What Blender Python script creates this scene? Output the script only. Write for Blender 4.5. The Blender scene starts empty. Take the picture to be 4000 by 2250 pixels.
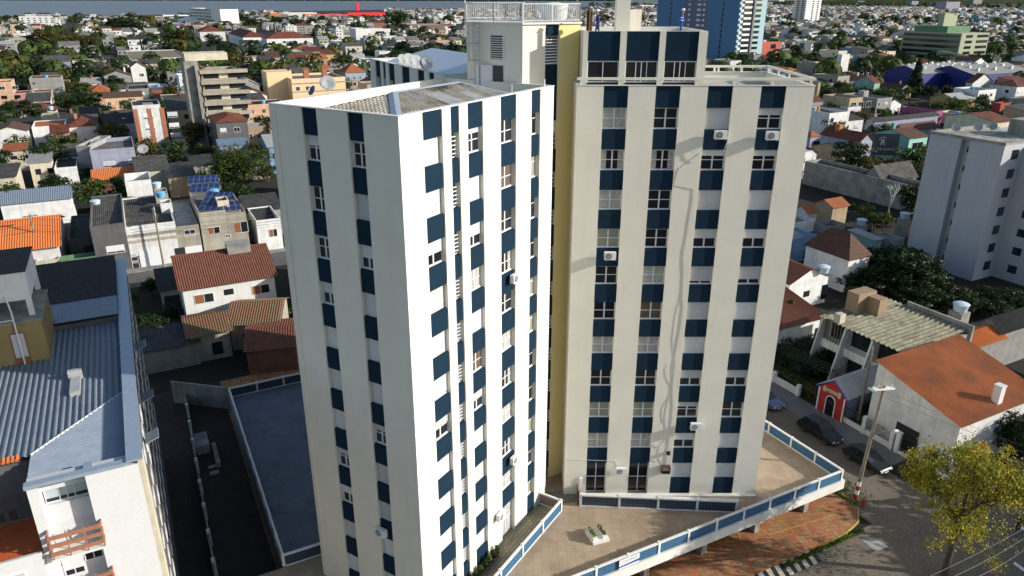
import bpy, math, random
from math import sin, cos, pi, radians, atan2, hypot, floor
from mathutils import Vector, Matrix

# ------------------------------------------------------------------ camera, world, sun, exposure
scn = bpy.context.scene
COL = scn.collection
F_, TH, RO, CH = 2873.4, .37674, .0016, 41.0          # measured: focal (px of 4000), pitch, roll, camera height
cam = bpy.data.cameras.new('camera'); cam.sensor_width = 36; cam.lens = 36 * F_ / 4000
cam.clip_start = .5; cam.clip_end = 40000
co = bpy.data.objects.new('camera', cam); COL.objects.link(co)
co.matrix_world = Matrix.Translation((0, 0, CH)) @ Matrix.Rotation(pi / 2 - TH, 4, 'X') @ Matrix.Rotation(RO, 4, 'Z')
scn.camera = co
SUN = Vector((.93, -.128, .362)).normalized()
elev = math.asin(SUN.z)
w = bpy.data.worlds.new('World'); scn.world = w; w.use_nodes = True
nt = w.node_tree; sky = nt.nodes.new('ShaderNodeTexSky'); sky.sky_type = 'NISHITA'; sky.sun_disc = False
sky.sun_elevation = elev; sky.sun_rotation = atan2(SUN.x, SUN.y)
nt.links.new(sky.outputs[0], nt.nodes['Background'].inputs[0]); nt.nodes['Background'].inputs[1].default_value = .125
sl = bpy.data.lights.new('sun', 'SUN'); sl.energy = 4.8; sl.angle = radians(.5); sl.color = (1, .945, .86)
so = bpy.data.objects.new('sun', sl); COL.objects.link(so); so.rotation_euler = SUN.to_track_quat('Z', 'Y').to_euler()
so.location = (60, -40, 120)
scn.view_settings.view_transform = 'Standard'; scn.view_settings.look = 'None'
scn.view_settings.exposure = .32; scn.view_settings.gamma = 1
try:
    scn.cycles.max_bounces = 5; scn.cycles.diffuse_bounces = 3; scn.cycles.caustics_reflective = False
except Exception: pass

# pixel of the photograph (4000 x 2250) + a height -> the point of the place that is seen there
CT, ST = cos(TH), sin(TH)
def U(px, py, z=0.):
    a, b = (px - 2000) / F_, (py - 1125) / F_
    u = a * cos(RO) + b * sin(RO); v = -a * sin(RO) + b * cos(RO)
    t = (z - CH) / (-ST - v * CT)
    return Vector((u * t, (CT - v * ST) * t, z))
def PJ(p):
    Z = p[2] - CH; d = p[1] * CT - Z * ST
    if d <= .1: return None
    return (2000 + F_ * p[0] / d, 1125 - F_ * (p[1] * ST + Z * CT) / d)
KZ = 1300 / 2576
ORG = {1: (0, 0), 2: (1000, 0), 3: (1900, 0), 4: (2700, 0), 5: (0, 700), 6: (0, 1519), 7: (2700, 700), 8: (2700, 1519),
       13: (1000, 1519), 14: (2100, 300), 15: (2100, 900), 16: (2100, 1519)}
def Q(r, x, y, z=0.): return U(ORG[r][0] + KZ * x, ORG[r][1] + KZ * y, z)
GA = atan2(.4602, .8878)                                # the street grid's turn
G2 = Vector((.8878, .4602, 0)); G1 = Vector((-.4602, .8878, 0))

# ------------------------------------------------------------------ materials
MATS = {}
def _new(name):
    m = bpy.data.materials.new(name); m.use_nodes = True
    return m, m.node_tree, m.node_tree.nodes['Principled BSDF']
def N(t, ty, **k):
    n = t.nodes.new(ty)
    for a, b in k.items():
        if a.startswith('i_'):
            n.inputs[int(a[2:]) if a[2:].isdigit() else a[2:]].default_value = b
        else: setattr(n, a, b)
    return n
def ramp(t, src, stops):
    r = t.nodes.new('ShaderNodeValToRGB'); t.links.new(src, r.inputs[0])
    e = r.color_ramp.elements
    while len(e) < len(stops): e.new(.5)
    for i, (p, c) in enumerate(stops):
        e[i].position = p; e[i].color = (c, c, c, 1) if isinstance(c, (int, float)) else (*c, 1)
    return r
def mixc(t, fac, a, b, mode='MIX'):
    n = t.nodes.new('ShaderNodeMix'); n.data_type = 'RGBA'; n.blend_type = mode
    for s, v in ((0, fac), (6, a), (7, b)):
        if hasattr(v, 'node'): t.links.new(v, n.inputs[s])
        else: n.inputs[s].default_value = v if s == 0 else (*v, 1)
    return n.outputs[2]
def plain(name, col, rough=.6, metal=0., spec=.5):
    if name in MATS: return MATS[name]
    m, t, b = _new(name); b.inputs['Base Color'].default_value = (*col, 1); b.inputs['Roughness'].default_value = rough
    b.inputs['Metallic'].default_value = metal; b.inputs['Specular IOR Level'].default_value = spec
    MATS[name] = m; return m
def noisy(name, col, col2=None, scale=.6, amt=.5, rough=.85, bump=0., bscale=8., streak=0., fine=0., rnd=0., metal=0.):
    """plaster / concrete / asphalt: two tones mixed by noise, rain streaks, grain bump"""
    if name in MATS: return MATS[name]
    m, t, b = _new(name); col2 = col2 or tuple(c * .72 for c in col)
    tc = N(t, 'ShaderNodeTexCoord')
    n1 = N(t, 'ShaderNodeTexNoise', i_Scale=scale, i_Detail=8., i_Roughness=.6); t.links.new(tc.outputs['Object'], n1.inputs[0])
    r = ramp(t, n1.outputs[0], [(.38, 0.), (.68, amt)])
    c = mixc(t, r.outputs[0], col, col2)
    if streak:
        mp = N(t, 'ShaderNodeMapping'); mp.inputs['Scale'].default_value = (2.2, 2.2, .12); t.links.new(tc.outputs['Object'], mp.inputs[0])
        n2 = N(t, 'ShaderNodeTexNoise', i_Scale=1.3, i_Detail=6.); t.links.new(mp.outputs[0], n2.inputs[0])
        r2 = ramp(t, n2.outputs[0], [(.5, 0.), (.78, streak)])
        c = mixc(t, r2.outputs[0], c, tuple(x * .35 for x in col))
    if fine:
        n3 = N(t, 'ShaderNodeTexNoise', i_Scale=bscale, i_Detail=3.); t.links.new(tc.outputs['Object'], n3.inputs[0])
        r3 = ramp(t, n3.outputs[0], [(.35, 0.), (.7, fine)]); c = mixc(t, r3.outputs[0], c, tuple(x * .45 for x in col))
    if rnd:
        oi = N(t, 'ShaderNodeObjectInfo'); hs = N(t, 'ShaderNodeHueSaturation')
        mr = N(t, 'ShaderNodeMapRange'); mr.inputs[3].default_value = 1 - rnd; mr.inputs[4].default_value = 1 + rnd * .6
        t.links.new(oi.outputs['Random'], mr.inputs[0]); t.links.new(mr.outputs[0], hs.inputs['Value']); t.links.new(c, hs.inputs['Color']); c = hs.outputs[0]
    t.links.new(c, b.inputs['Base Color']); b.inputs['Roughness'].default_value = rough; b.inputs['Metallic'].default_value = metal
    b.inputs['Specular IOR Level'].default_value = .3
    if bump:
        nb = N(t, 'ShaderNodeTexNoise', i_Scale=bscale, i_Detail=4.); t.links.new(tc.outputs['Object'], nb.inputs[0])
        bp = N(t, 'ShaderNodeBump', i_Strength=bump, i_Distance=.03); t.links.new(nb.outputs[0], bp.inputs['Height']); t.links.new(bp.outputs[0], b.inputs['Normal'])
    MATS[name] = m; return m
def roofm(name, col, col2, pitch=.25, axis='X', rough=.8, rows=0., patch=(0., 0., 0.), pamt=0., metal=0., bump=.6, seam=None):
    """clay tiles or corrugated sheet: ridges across AXIS (object space), weathering, optional courses"""
    if name in MATS: return MATS[name]
    m, t, b = _new(name); tc = N(t, 'ShaderNodeTexCoord')
    wv = N(t, 'ShaderNodeTexWave', wave_type='BANDS', bands_direction=axis, i_Scale=.314 / pitch / 1., i_Distortion=0.)
    t.links.new(tc.outputs['Object'], wv.inputs[0])
    n1 = N(t, 'ShaderNodeTexNoise', i_Scale=1.1, i_Detail=9., i_Roughness=.68); t.links.new(tc.outputs['Object'], n1.inputs[0])
    r1 = ramp(t, n1.outputs[0], [(.36, 0.), (.66, 1.)]); c = mixc(t, r1.outputs[0], col, col2)
    if pamt:
        n2 = N(t, 'ShaderNodeTexNoise', i_Scale=.45, i_Detail=7., i_Roughness=.7); t.links.new(tc.outputs['Object'], n2.inputs[0])
        r2 = ramp(t, n2.outputs[0], [(.5, 0.), (.62, pamt)]); c = mixc(t, r2.outputs[0], c, patch)
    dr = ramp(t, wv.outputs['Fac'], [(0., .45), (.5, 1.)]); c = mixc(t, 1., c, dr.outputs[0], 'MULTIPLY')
    if rows:
        w2 = N(t, 'ShaderNodeTexWave', wave_type='BANDS', bands_direction='Y' if axis == 'X' else 'X', wave_profile='SAW', i_Scale=.314 / rows)
        t.links.new(tc.outputs['Object'], w2.inputs[0]); d2 = ramp(t, w2.outputs['Fac'], [(0., .5), (.18, 1.)]); c = mixc(t, 1., c, d2.outputs[0], 'MULTIPLY')
    oi = N(t, 'ShaderNodeObjectInfo'); hs = N(t, 'ShaderNodeHueSaturation'); mr = N(t, 'ShaderNodeMapRange'); mr.inputs[3].default_value = .75; mr.inputs[4].default_value = 1.15
    t.links.new(oi.outputs['Random'], mr.inputs[0]); t.links.new(mr.outputs[0], hs.inputs['Value']); t.links.new(c, hs.inputs['Color']); c = hs.outputs[0]
    t.links.new(c, b.inputs['Base Color']); b.inputs['Roughness'].default_value = rough; b.inputs['Metallic'].default_value = metal
    b.inputs['Specular IOR Level'].default_value = .25
    bp = N(t, 'ShaderNodeBump', i_Strength=bump, i_Distance=.05); t.links.new(wv.outputs['Fac'], bp.inputs['Height']); t.links.new(bp.outputs[0], b.inputs['Normal'])
    MATS[name] = m; return m
def bricky(name, c1, c2, mortar, bw=.4, bh=.4, mort=.012, rot=0., rough=.8, offset=.5, stain=.3, plane='XY', bias=0., c3=None):
    if name in MATS: return MATS[name]
    m, t, b = _new(name); tc = N(t, 'ShaderNodeTexCoord'); mp = N(t, 'ShaderNodeMapping'); mp.inputs['Rotation'].default_value = (radians(90) if plane == 'XZ' else 0, 0, rot)
    t.links.new(tc.outputs['Object'], mp.inputs[0])
    br = N(t, 'ShaderNodeTexBrick'); br.offset = offset; br.inputs['Color1'].default_value = (*c1, 1); br.inputs['Color2'].default_value = (*c2, 1); br.inputs['Mortar'].default_value = (*mortar, 1)
    br.inputs['Scale'].default_value = 1; br.inputs['Mortar Size'].default_value = mort; br.inputs['Brick Width'].default_value = bw; br.inputs['Row Height'].default_value = bh; br.inputs['Bias'].default_value = bias
    t.links.new(mp.outputs[0], br.inputs[0]); c = br.outputs[0]
    n1 = N(t, 'ShaderNodeTexNoise', i_Scale=.5, i_Detail=9., i_Roughness=.7); t.links.new(tc.outputs['Object'], n1.inputs[0])
    r1 = ramp(t, n1.outputs[0], [(.42, 0.), (.66, stain)]); c = mixc(t, r1.outputs[0], c, c3 or tuple(x * .3 for x in c1))
    t.links.new(c, b.inputs['Base Color']); b.inputs['Roughness'].default_value = rough; b.inputs['Specular IOR Level'].default_value = .25
    bp = N(t, 'ShaderNodeBump', i_Strength=.3, i_Distance=.02); t.links.new(br.outputs[1], bp.inputs['Height']); bp.invert = True; t.links.new(bp.outputs[0], b.inputs['Normal'])
    MATS[name] = m; return m
def leafm(name, c1, c2, c3, rnd=.25):
    if name in MATS: return MATS[name]
    m, t, b = _new(name); tc = N(t, 'ShaderNodeTexCoord'); g = N(t, 'ShaderNodeNewGeometry')
    n1 = N(t, 'ShaderNodeTexNoise', i_Scale=.9, i_Detail=3.); t.links.new(tc.outputs['Object'], n1.inputs[0])
    r1 = ramp(t, n1.outputs[0], [(.35, c1), (.55, c2), (.72, c3)])
    wn = N(t, 'ShaderNodeMapRange'); wn.inputs[3].default_value = .55; wn.inputs[4].default_value = 1.45; t.links.new(g.outputs['Random Per Island'], wn.inputs[0])
    oi = N(t, 'ShaderNodeObjectInfo'); hs = N(t, 'ShaderNodeHueSaturation'); mr = N(t, 'ShaderNodeMapRange'); mr.inputs[3].default_value = 1 - rnd; mr.inputs[4].default_value = 1 + rnd
    t.links.new(oi.outputs['Random'], mr.inputs[0]); mu = N(t, 'ShaderNodeMath', operation='MULTIPLY'); t.links.new(mr.outputs[0], mu.inputs[0]); t.links.new(wn.outputs[0], mu.inputs[1])
    t.links.new(mu.outputs[0], hs.inputs['Value']); t.links.new(r1.outputs[0], hs.inputs['Color'])
    t.links.new(hs.outputs[0], b.inputs['Base Color']); b.inputs['Roughness'].default_value = .6; b.inputs['Specular IOR Level'].default_value = .25
    tr = N(t, 'ShaderNodeBsdfTranslucent'); t.links.new(hs.outputs[0], tr.inputs[0]); ms = N(t, 'ShaderNodeMixShader'); ms.inputs[0].default_value = .3
    t.links.new(b.outputs[0], ms.inputs[1]); t.links.new(tr.outputs[0], ms.inputs[2]); t.links.new(ms.outputs[0], t.nodes['Material Output'].inputs[0])
    MATS[name] = m; return m
def glassm(name, col=(.012, .015, .02), rough=.12, var=.5):
    if name in MATS: return MATS[name]
    m, t, b = _new(name); oi = N(t, 'ShaderNodeObjectInfo'); r = ramp(t, oi.outputs['Random'], [(0., tuple(c * (1 - var) for c in col)), (1., tuple(c * (1 + var * 2) for c in col))])
    t.links.new(r.outputs[0], b.inputs['Base Color']); b.inputs['Roughness'].default_value = rough; b.inputs['Specular IOR Level'].default_value = .5
    MATS[name] = m; return m

M = {}
M['warmcream'] = noisy('warm_cream_with_bounce', (.82, .68, .32), (.76, .62, .29), .35, .5, .8, bump=.2, bscale=14)  # warm cream paint, yellowed further for light bounced off the sunlit wing
M['cream'] = noisy('cream_paint', (.81, .775, .675), (.72, .69, .60), .5, .6, .8, bump=.3, bscale=14, streak=.06, fine=.05)
M['creamside'] = M['cream']
M['parapet'] = noisy('white_coping', (.76, .75, .70), (.5, .5, .46), .6, .5, .7)
M['navy'] = noisy('navy_paint', (.0085, .027, .050), (.0065, .021, .041), .8, .6, .9, bump=.1, bscale=20)
M['navy'].node_tree.nodes['Principled BSDF'].inputs['Specular IOR Level'].default_value = .12
M['frame'] = plain('white_frame', (.72, .73, .74), .4)
M['glass'] = glassm('window_glass')
M['shutter'] = roofm('roller_shutter', (.78, .79, .80), (.72, .73, .75), .07, 'Z', .5, bump=.25)
M['curtain'] = noisy('curtain_cloth', (.46, .46, .44), (.24, .24, .23), 5., .8, .9)
M['blind'] = plain('blind_cloth', (.26, .27, .21), .7); M['brown'] = plain('brown_blind', (.10, .07, .05), .7)
M['fibre'] = roofm('fibre_cement', (.40, .38, .33), (.17, .16, .13), .19, 'X', .95, patch=(.045, .042, .035), pamt=.8)
M['fibremoss'] = noisy('mossy_fibre_cement', (.52, .49, .42), (.13, .11, .07), .75, 1., .95, fine=.5, bscale=4)
M['fibrepale'] = noisy('pale_fibre_sheet', (.42, .43, .43), (.30, .31, .32), .9, .7, .9, fine=.3, bscale=5)
M['lichen'] = noisy('lichen_fibre_cement', (.36, .34, .23), (.11, .105, .085), 1.1, .9, .95, fine=.7, bscale=3)
M['flash'] = noisy('zinc_flashing', (.35, .42, .50), (.25, .30, .37), 2., .5, .4, metal=.3)
M['metalblue'] = noisy('ribbed_blue_steel', (.21, .255, .315), (.16, .20, .26), 1.2, .5, .55, metal=.1, fine=.15)
M['blackfibre'] = noisy('sooty_fibre_cement', (.045, .045, .045), (.02, .02, .02), 1.2, .8, .9, fine=.4, bscale=4)
M['whitemetal'] = roofm('white_metal_roof', (.62, .64, .66), (.5, .52, .55), .3, 'X', .4, bump=.3)
M['concrete'] = noisy('concrete', (.34, .33, .30), (.16, .155, .14), .5, .9, .92, bump=.3, streak=.4)
M['darkcon'] = noisy('dark_concrete', (.17, .17, .16), (.08, .08, .075), .5, .9, .92, bump=.3)
M['paving'] = bricky('terrace_paving', (.40, .315, .225), (.36, .285, .205), (.28, .21, .15), .62, .62, .014, GA, offset=0., stain=.6, c3=(.22, .155, .10))
M['deck'] = bricky('concrete_deck', (.17, .18, .215), (.155, .17, .20), (.11, .115, .13), 2.2, 2.2, .02, GA, offset=0., stain=.4)
M['redtile'] = bricky('red_clay_paving', (.44, .14, .055), (.40, .25, .12), (.16, .09, .05), .42, .42, .014, radians(18), offset=0., stain=.6, c3=(.16, .085, .045))
M['cobble'] = bricky('cobblestone', (.33, .27, .20), (.21, .175, .135), (.045, .042, .036), .2, .11, .02, GA, stain=.4)
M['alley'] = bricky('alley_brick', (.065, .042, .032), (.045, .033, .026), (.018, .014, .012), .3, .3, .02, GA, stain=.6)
M['cobwalk'] = bricky('pale_cobble_pavement', (.30, .29, .27), (.22, .21, .20), (.08, .08, .075), .14, .14, .02, GA, stain=.4)
M['asphalt'] = noisy('asphalt', (.13, .125, .12), (.085, .082, .08), .4, .8, .9, bump=.3, bscale=30)
M['steel'] = plain('galvanised_steel', (.45, .46, .47), .45, .6); M['dark'] = plain('dark_metal', (.03, .03, .035), .5)
M['wood'] = noisy('weathered_pole_wood', (.26, .22, .17), (.14, .12, .10), 3., .8, .9)
M['white'] = noisy('white_paint', (.78, .78, .76), (.60, .60, .57), .5, .6, .8, streak=.18, rnd=.1)
M['yellowp'] = plain('yellow_paint', (.62, .45, .05), .6); M['black'] = plain('black_paint', (.02, .02, .02), .6)
M['redp'] = noisy('red_board', (.42, .03, .025), (.33, .025, .02), 2., .5, .6)
M['rust'] = noisy('rusty_pipe', (.12, .06, .03), (.05, .03, .02), 3., .8, .9)
M['bluetank'] = plain('blue_water_tank', (.16, .42, .66), .4); M['whitetank'] = plain('pale_water_tank', (.50, .62, .70), .45)
M['acw'] = plain('white_casing', (.74, .75, .74), .4)
M['dish'] = noisy('dish_grey', (.36, .375, .38), (.24, .25, .25), 2., .6, .6); M['dishdark'] = plain('dish_dark', (.07, .09, .13), .5)
M['trunk'] = noisy('bark', (.11, .085, .06), (.05, .04, .03), 3., .8, .95)
M['soil'] = noisy('backyard_ground', (.034, .030, .023), (.014, .018, .009), .06, .9, .98, fine=.4, bscale=2.)
M['grassm'] = noisy('lawn', (.10, .19, .03), (.06, .12, .02), .5, .8, .95, fine=.5, bscale=10)
M['tilebrown'] = noisy('brown_clay_tile', (.22, .085, .05), (.14, .058, .038), 1.3, .8, .85, fine=.35, bscale=6)
M['tileorange'] = noisy('orange_clay_tile', (.66, .20, .055), (.55, .17, .05), 1.2, .7, .8, fine=.25, bscale=6)
M['tilemoss'] = noisy('mossy_clay_tile', (.26, .11, .065), (.16, .155, .085), .7, 1., .9, fine=.4, bscale=5)
M['brickred'] = bricky('red_brick', (.45, .14, .07), (.38, .12, .06), (.3, .22, .17), .24, .08, .01, plane='XZ')
M['whitebrick'] = bricky('white_brick', (.50, .50, .50), (.46, .46, .465), (.34, .34, .34), .5, .25, .012, plane='XZ', stain=.15)
M['whitetile'] = bricky('small_white_tile', (.70, .71, .72), (.66, .67, .68), (.50, .51, .53), .2, .1, .008, plane='XZ', stain=.06)
M['yellowbrick'] = bricky('yellow_brick', (.40, .30, .13), (.34, .25, .11), (.20, .16, .09), .25, .09, .012, plane='XZ')
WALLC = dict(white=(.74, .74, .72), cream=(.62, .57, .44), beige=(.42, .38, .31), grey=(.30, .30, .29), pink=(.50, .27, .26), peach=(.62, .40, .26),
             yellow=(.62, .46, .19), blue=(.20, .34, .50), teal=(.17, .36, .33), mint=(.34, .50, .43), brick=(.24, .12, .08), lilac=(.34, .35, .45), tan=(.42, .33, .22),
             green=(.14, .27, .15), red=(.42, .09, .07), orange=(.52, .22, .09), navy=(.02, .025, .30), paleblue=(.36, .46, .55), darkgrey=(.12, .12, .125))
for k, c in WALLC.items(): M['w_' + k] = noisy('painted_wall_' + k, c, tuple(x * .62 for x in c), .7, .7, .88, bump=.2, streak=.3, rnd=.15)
ROOFC = dict(orange=((.50, .16, .06), (.32, .11, .05)), red=((.24, .075, .045), (.14, .05, .035)), brown=((.15, .075, .05), (.085, .05, .038)), grey=((.145, .135, .12), (.055, .05, .045)),
             dark=((.07, .07, .07), (.035, .035, .035)), pale=((.48, .49, .48), (.30, .30, .29)), blue=((.24, .34, .46), (.18, .26, .36)), slab=((.24, .235, .22), (.12, .115, .10)))
for k, (a, b_) in ROOFC.items():
    for ax in 'XY':
        M['r_' + k + ax] = roofm('roof_' + k + '_' + ax, a, b_, {'orange': .24, 'red': .24, 'brown': .24}.get(k, .3), ax, rows=.4 if k in ('orange', 'red', 'brown') else 0., patch=tuple(x * .3 for x in b_), pamt=.5 if k in ('grey', 'dark', 'red') else 0.)
M['r_slabX'] = M['r_slabY'] = noisy('roof_slab', (.22, .21, .195), (.08, .075, .068), .5, .95, .95, rnd=.3)

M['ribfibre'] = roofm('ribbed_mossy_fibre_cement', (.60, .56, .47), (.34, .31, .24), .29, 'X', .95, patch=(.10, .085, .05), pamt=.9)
M['ribpale'] = roofm('ribbed_pale_fibre_cement', (.58, .60, .60), (.42, .43, .44), .29, 'X', .9)
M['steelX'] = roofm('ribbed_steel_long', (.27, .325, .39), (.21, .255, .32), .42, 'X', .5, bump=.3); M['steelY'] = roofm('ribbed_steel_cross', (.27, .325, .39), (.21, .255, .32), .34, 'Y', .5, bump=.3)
# ------------------------------------------------------------------ mesh building
class MB:
    def __init__(s, T=None): s.v = []; s.f = []; s.m = []; s.T = T
    def add(s, vs, fs, m=0):
        n = len(s.v)
        for p in vs:
            p = Vector(p); s.v.append(s.T @ p if s.T else p)
        for f in fs: s.f.append([n + i for i in f]); s.m.append(m)
        return s
    def box(s, a, b, m=0):
        x0, y0, z0 = a; x1, y1, z1 = b
        return s.add([(x0, y0, z0), (x1, y0, z0), (x1, y1, z0), (x0, y1, z0), (x0, y0, z1), (x1, y0, z1), (x1, y1, z1), (x0, y1, z1)],
                     [(3, 2, 1, 0), (4, 5, 6, 7), (0, 1, 5, 4), (1, 2, 6, 5), (2, 3, 7, 6), (3, 0, 4, 7)], m)
    def prism(s, pts, z0, z1, m=0, mt=None):
        n = len(pts); vs = [(p[0], p[1], z0) for p in pts] + [(p[0], p[1], z1) for p in pts]
        s.add(vs, [tuple(reversed(range(n)))] + [(i, (i + 1) % n, n + (i + 1) % n, n + i) for i in range(n)], m)
        s.add([(p[0], p[1], z1) for p in pts], [tuple(range(n))], m if mt is None else mt); return s
    def poly(s, pts, m=0): return s.add(pts, [tuple(range(len(pts)))], m)
    def slab(s, pts, t, m=0):
        """planar polygon given thickness downwards"""
        n = len(pts); lo = [Vector(p) - Vector((0, 0, t)) for p in pts]
        return s.add(list(pts) + lo, [tuple(range(n)), tuple(reversed(range(n, 2 * n)))] + [(i, n + i, n + (i + 1) % n, (i + 1) % n) for i in range(n)], m)
    def tube(s, p, q_, r, m=0, n=6, r2=None, cap=True):
        p, q_ = Vector(p), Vector(q_); d = (q_ - p)
        if d.length < 1e-6: return s
        d.normalize(); a = d.orthogonal().normalized(); b = d.cross(a); r2 = r if r2 is None else r2; vs = []
        for c, rr in ((p, r), (q_, r2)):
            for i in range(n): an = 2 * pi * i / n; vs.append(c + (a * cos(an) + b * sin(an)) * rr)
        fs = [(i, (i + 1) % n, n + (i + 1) % n, n + i) for i in range(n)]
        if cap: fs += [tuple(reversed(range(n))), tuple(range(n, 2 * n))]
        return s.add(vs, fs, m)
    def path(s, pts, r, m=0, n=5):
        for a, b in zip(pts, pts[1:]): s.tube(a, b, r, m, n)
        return s
    def lathe(s, prof, m=0, n=16, c=(0, 0, 0)):
        vs = []; fs = []
        for r, z in prof:
            for i in range(n): an = 2 * pi * i / n; vs.append((c[0] + r * cos(an), c[1] + r * sin(an), c[2] + z))
        for j in range(len(prof) - 1):
            for i in range(n): fs.append((j * n + i, j * n + (i + 1) % n, (j + 1) * n + (i + 1) % n, (j + 1) * n + i))
        fs.append(tuple(range((len(prof) - 1) * n, len(prof) * n)))
        return s.add(vs, fs, m)
    def corr(s, pts, fall, pitch=.2, amp=.03, m=0, sub=4, step=None):
        """corrugated sheet over a convex planar polygon; ridges run along FALL; STEP makes overlapping tile courses"""
        pts = [Vector(p) for p in pts]; nrm = Vector((0, 0, 0))
        for i in range(len(pts)): nrm += (pts[i] - pts[0]).cross(pts[(i + 1) % len(pts)] - pts[0])
        nrm.normalize()
        if nrm.z < 0: nrm = -nrm
        V = Vector(fall); V = (V - nrm * V.dot(nrm)).normalized(); Ux = V.cross(nrm)
        P2 = [((p - pts[0]).dot(Ux), (p - pts[0]).dot(V)) for p in pts]
        u0, u1 = min(p[0] for p in P2) + 1e-4, max(p[0] for p in P2) - 1e-4
        k = max(2, int((u1 - u0) / pitch * sub)); rows = []
        for i in range(k + 1):
            u = u0 + (u1 - u0) * i / k; vs = []
            for j in range(len(P2)):
                a, b = P2[j], P2[(j + 1) % len(P2)]
                if (a[0] - u) * (b[0] - u) <= 0 and abs(a[0] - b[0]) > 1e-9:
                    vs.append(a[1] + (b[1] - a[1]) * (u - a[0]) / (b[0] - a[0]))
            if len(vs) < 2: rows.append((u, 0, 0)); continue
            rows.append((u, min(vs), max(vs)))
        def P(u, v, e=0.): return pts[0] + Ux * u + V * v + nrm * (amp * (1 + sin(2 * pi * u / pitch)) + e)
        for (ua, a0, a1), (ub, b0, b1) in zip(rows, rows[1:]):
            if not step: s.add([P(ua, a0), P(ub, b0), P(ub, b1), P(ua, a1)], [(0, 1, 2, 3)], m); continue
            lo, hi = min(a0, b0), max(a1, b1); c0 = floor(lo / step)
            for c in range(c0, int(hi / step) + 1):
                va, vb = max(a0, c * step), min(a1, (c + 1) * step); wa, wb = max(b0, c * step), min(b1, (c + 1) * step)
                if vb <= va and wb <= wa: continue
                vb = max(vb, va); wb = max(wb, wa)
                s.add([P(ua, va, .0), P(ub, wa, .0), P(ub, wb, .035), P(ua, vb, .035)], [(0, 1, 2, 3)], m)
        return s
    def build(s, name, mats, parent=None, loc=None, rz=0., smooth=False, **kw):
        me = bpy.data.meshes.new(name); me.from_pydata([tuple(v) for v in s.v], [], s.f)
        if not isinstance(mats, (list, tuple)): mats = [mats]
        for mt in mats: me.materials.append(mt)
        me.polygons.foreach_set('material_index', s.m)
        if smooth: me.polygons.foreach_set('use_smooth', [True] * len(me.polygons))
        me.update()
        return link(name, me, parent, loc, rz, **kw)
def link(name, data, parent=None, loc=None, rz=0., label=None, cat=None, group=None, kind=None):
    o = bpy.data.objects.new(name, data); COL.objects.link(o)
    if parent is not None: o.parent = parent
    if loc is not None: o.location = loc
    o.rotation_euler = (0, 0, rz)
    for k, v in (('label', label), ('category', cat), ('group', group), ('kind', kind)):
        if v: o[k] = v
    return o
def thing(name, label, cat, loc=(0, 0, 0), rz=0., group=None): return link(name, None, None, loc, rz, label, cat, group)
KIDS = {}
def copy_tree(o, parent=None, loc=None, rz=None, label=None, sc=None, group=None):
    c = o.copy(); COL.objects.link(c)
    if parent is not None: c.parent = parent
    if loc is not None: c.location = loc
    if rz is not None: c.rotation_euler = (0, 0, rz)
    if label: c['label'] = label
    if group: c['group'] = group
    if sc: c.scale = sc if hasattr(sc, '__len__') else (sc, sc, sc)
    for ch in KIDS.get(o.name, None) or [x for x in bpy.data.objects if x.parent == o]:
        copy_tree(ch, c)
    return c
def kids(o):
    """remember the children once, so that copying many stays quick"""
    KIDS[o.name] = [x for x in bpy.data.objects if x.parent == o]
    for k in KIDS[o.name]: kids(k)
    return o
def struct(name, mb, mats, loc=None, rz=0.): return mb.build(name, mats, None, loc, rz, kind='structure')
def FR(o, ang): return Matrix.Translation(o) @ Matrix.Rotation(ang, 4, 'Z')
#@@
# ------------------------------------------------------------------ the striped Y-shaped apartment tower
ZT, ZB = 35.6, 3.2
E1 = Vector((.5225, .8526, 0)); E2 = Vector((-.8526, .5225, 0)); CA = Vector((-5.51, 36.01, 0))
HC = Vector((.78, 55.15, 0)); R0 = Vector((.78, 55.15, ZB))
tower = thing('apartment_tower', 'cream tower of three wings with navy panels under every window', 'apartment building', R0)
DEP = .36
WCACHE = {}
def window_mesh(wd, ht, style):
    k = (round(wd, 2), round(ht, 2), style)
    if k in WCACHE: return WCACHE[k]
    b = MB(); t = .055
    b.box((0, -.06, 0), (wd, 0, t)); b.box((0, -.06, ht - t), (wd, 0, ht)); b.box((0, -.06, t), (t, 0, ht - t)); b.box((wd - t, -.06, t), (wd, 0, ht - t))
    if style == 'grid':
        b.box((wd / 2 - .05, -.065, t), (wd / 2 + .05, 0, ht - t)); b.box((t, -.05, ht * .5 - .025), (wd / 2 - .05, -.01, ht * .5 + .025)); b.box((wd / 2 + .05, -.05, ht * .5 - .025), (wd - t, -.01, ht * .5 + .025))
        b.box((-.04, -.13, -.05), (wd + .04, -.062, 0))
    elif style == 'narrow':
        b.box((wd / 2 - .02, -.05, t), (wd / 2 + .02, 0, ht * .72)); b.box((t, -.055, ht * .72), (wd - t, 0, ht * .72 + .04)); b.box((-.03, -.13, -.05), (wd + .03, -.062, 0))
    elif style == 'louvre':
        for i in range(1, 6): b.box((t, -.16, ht * i / 6 - .02), (wd - t, -.01, ht * i / 6 + .02))
    elif style == 'door':
        b.box((wd / 2 - .03, -.06, t), (wd / 2 + .03, 0, ht - t)); b.box((t, -.055, ht * .5), (wd / 2 - .03, -.005, ht * .5 + .05)); b.box((wd / 2 + .03, -.055, ht * .5), (wd - t, -.005, ht * .5 + .05))
    elif style == 'slide':
        for q_ in (.33, .5, .67) if wd > 2.1 else (.5,): b.box((wd * q_ - .025, -.06, t), (wd * q_ + .025, 0, ht - t))
    me = b.build('window', M['frame']); d = me.data; bpy.data.objects.remove(me); WCACHE[k] = d; return d
def shared(key, fn):
    if key not in WCACHE:
        o = fn(); WCACHE[key] = o.data; bpy.data.objects.remove(o)
    return WCACHE[key]
rng = random.Random(5)
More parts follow.
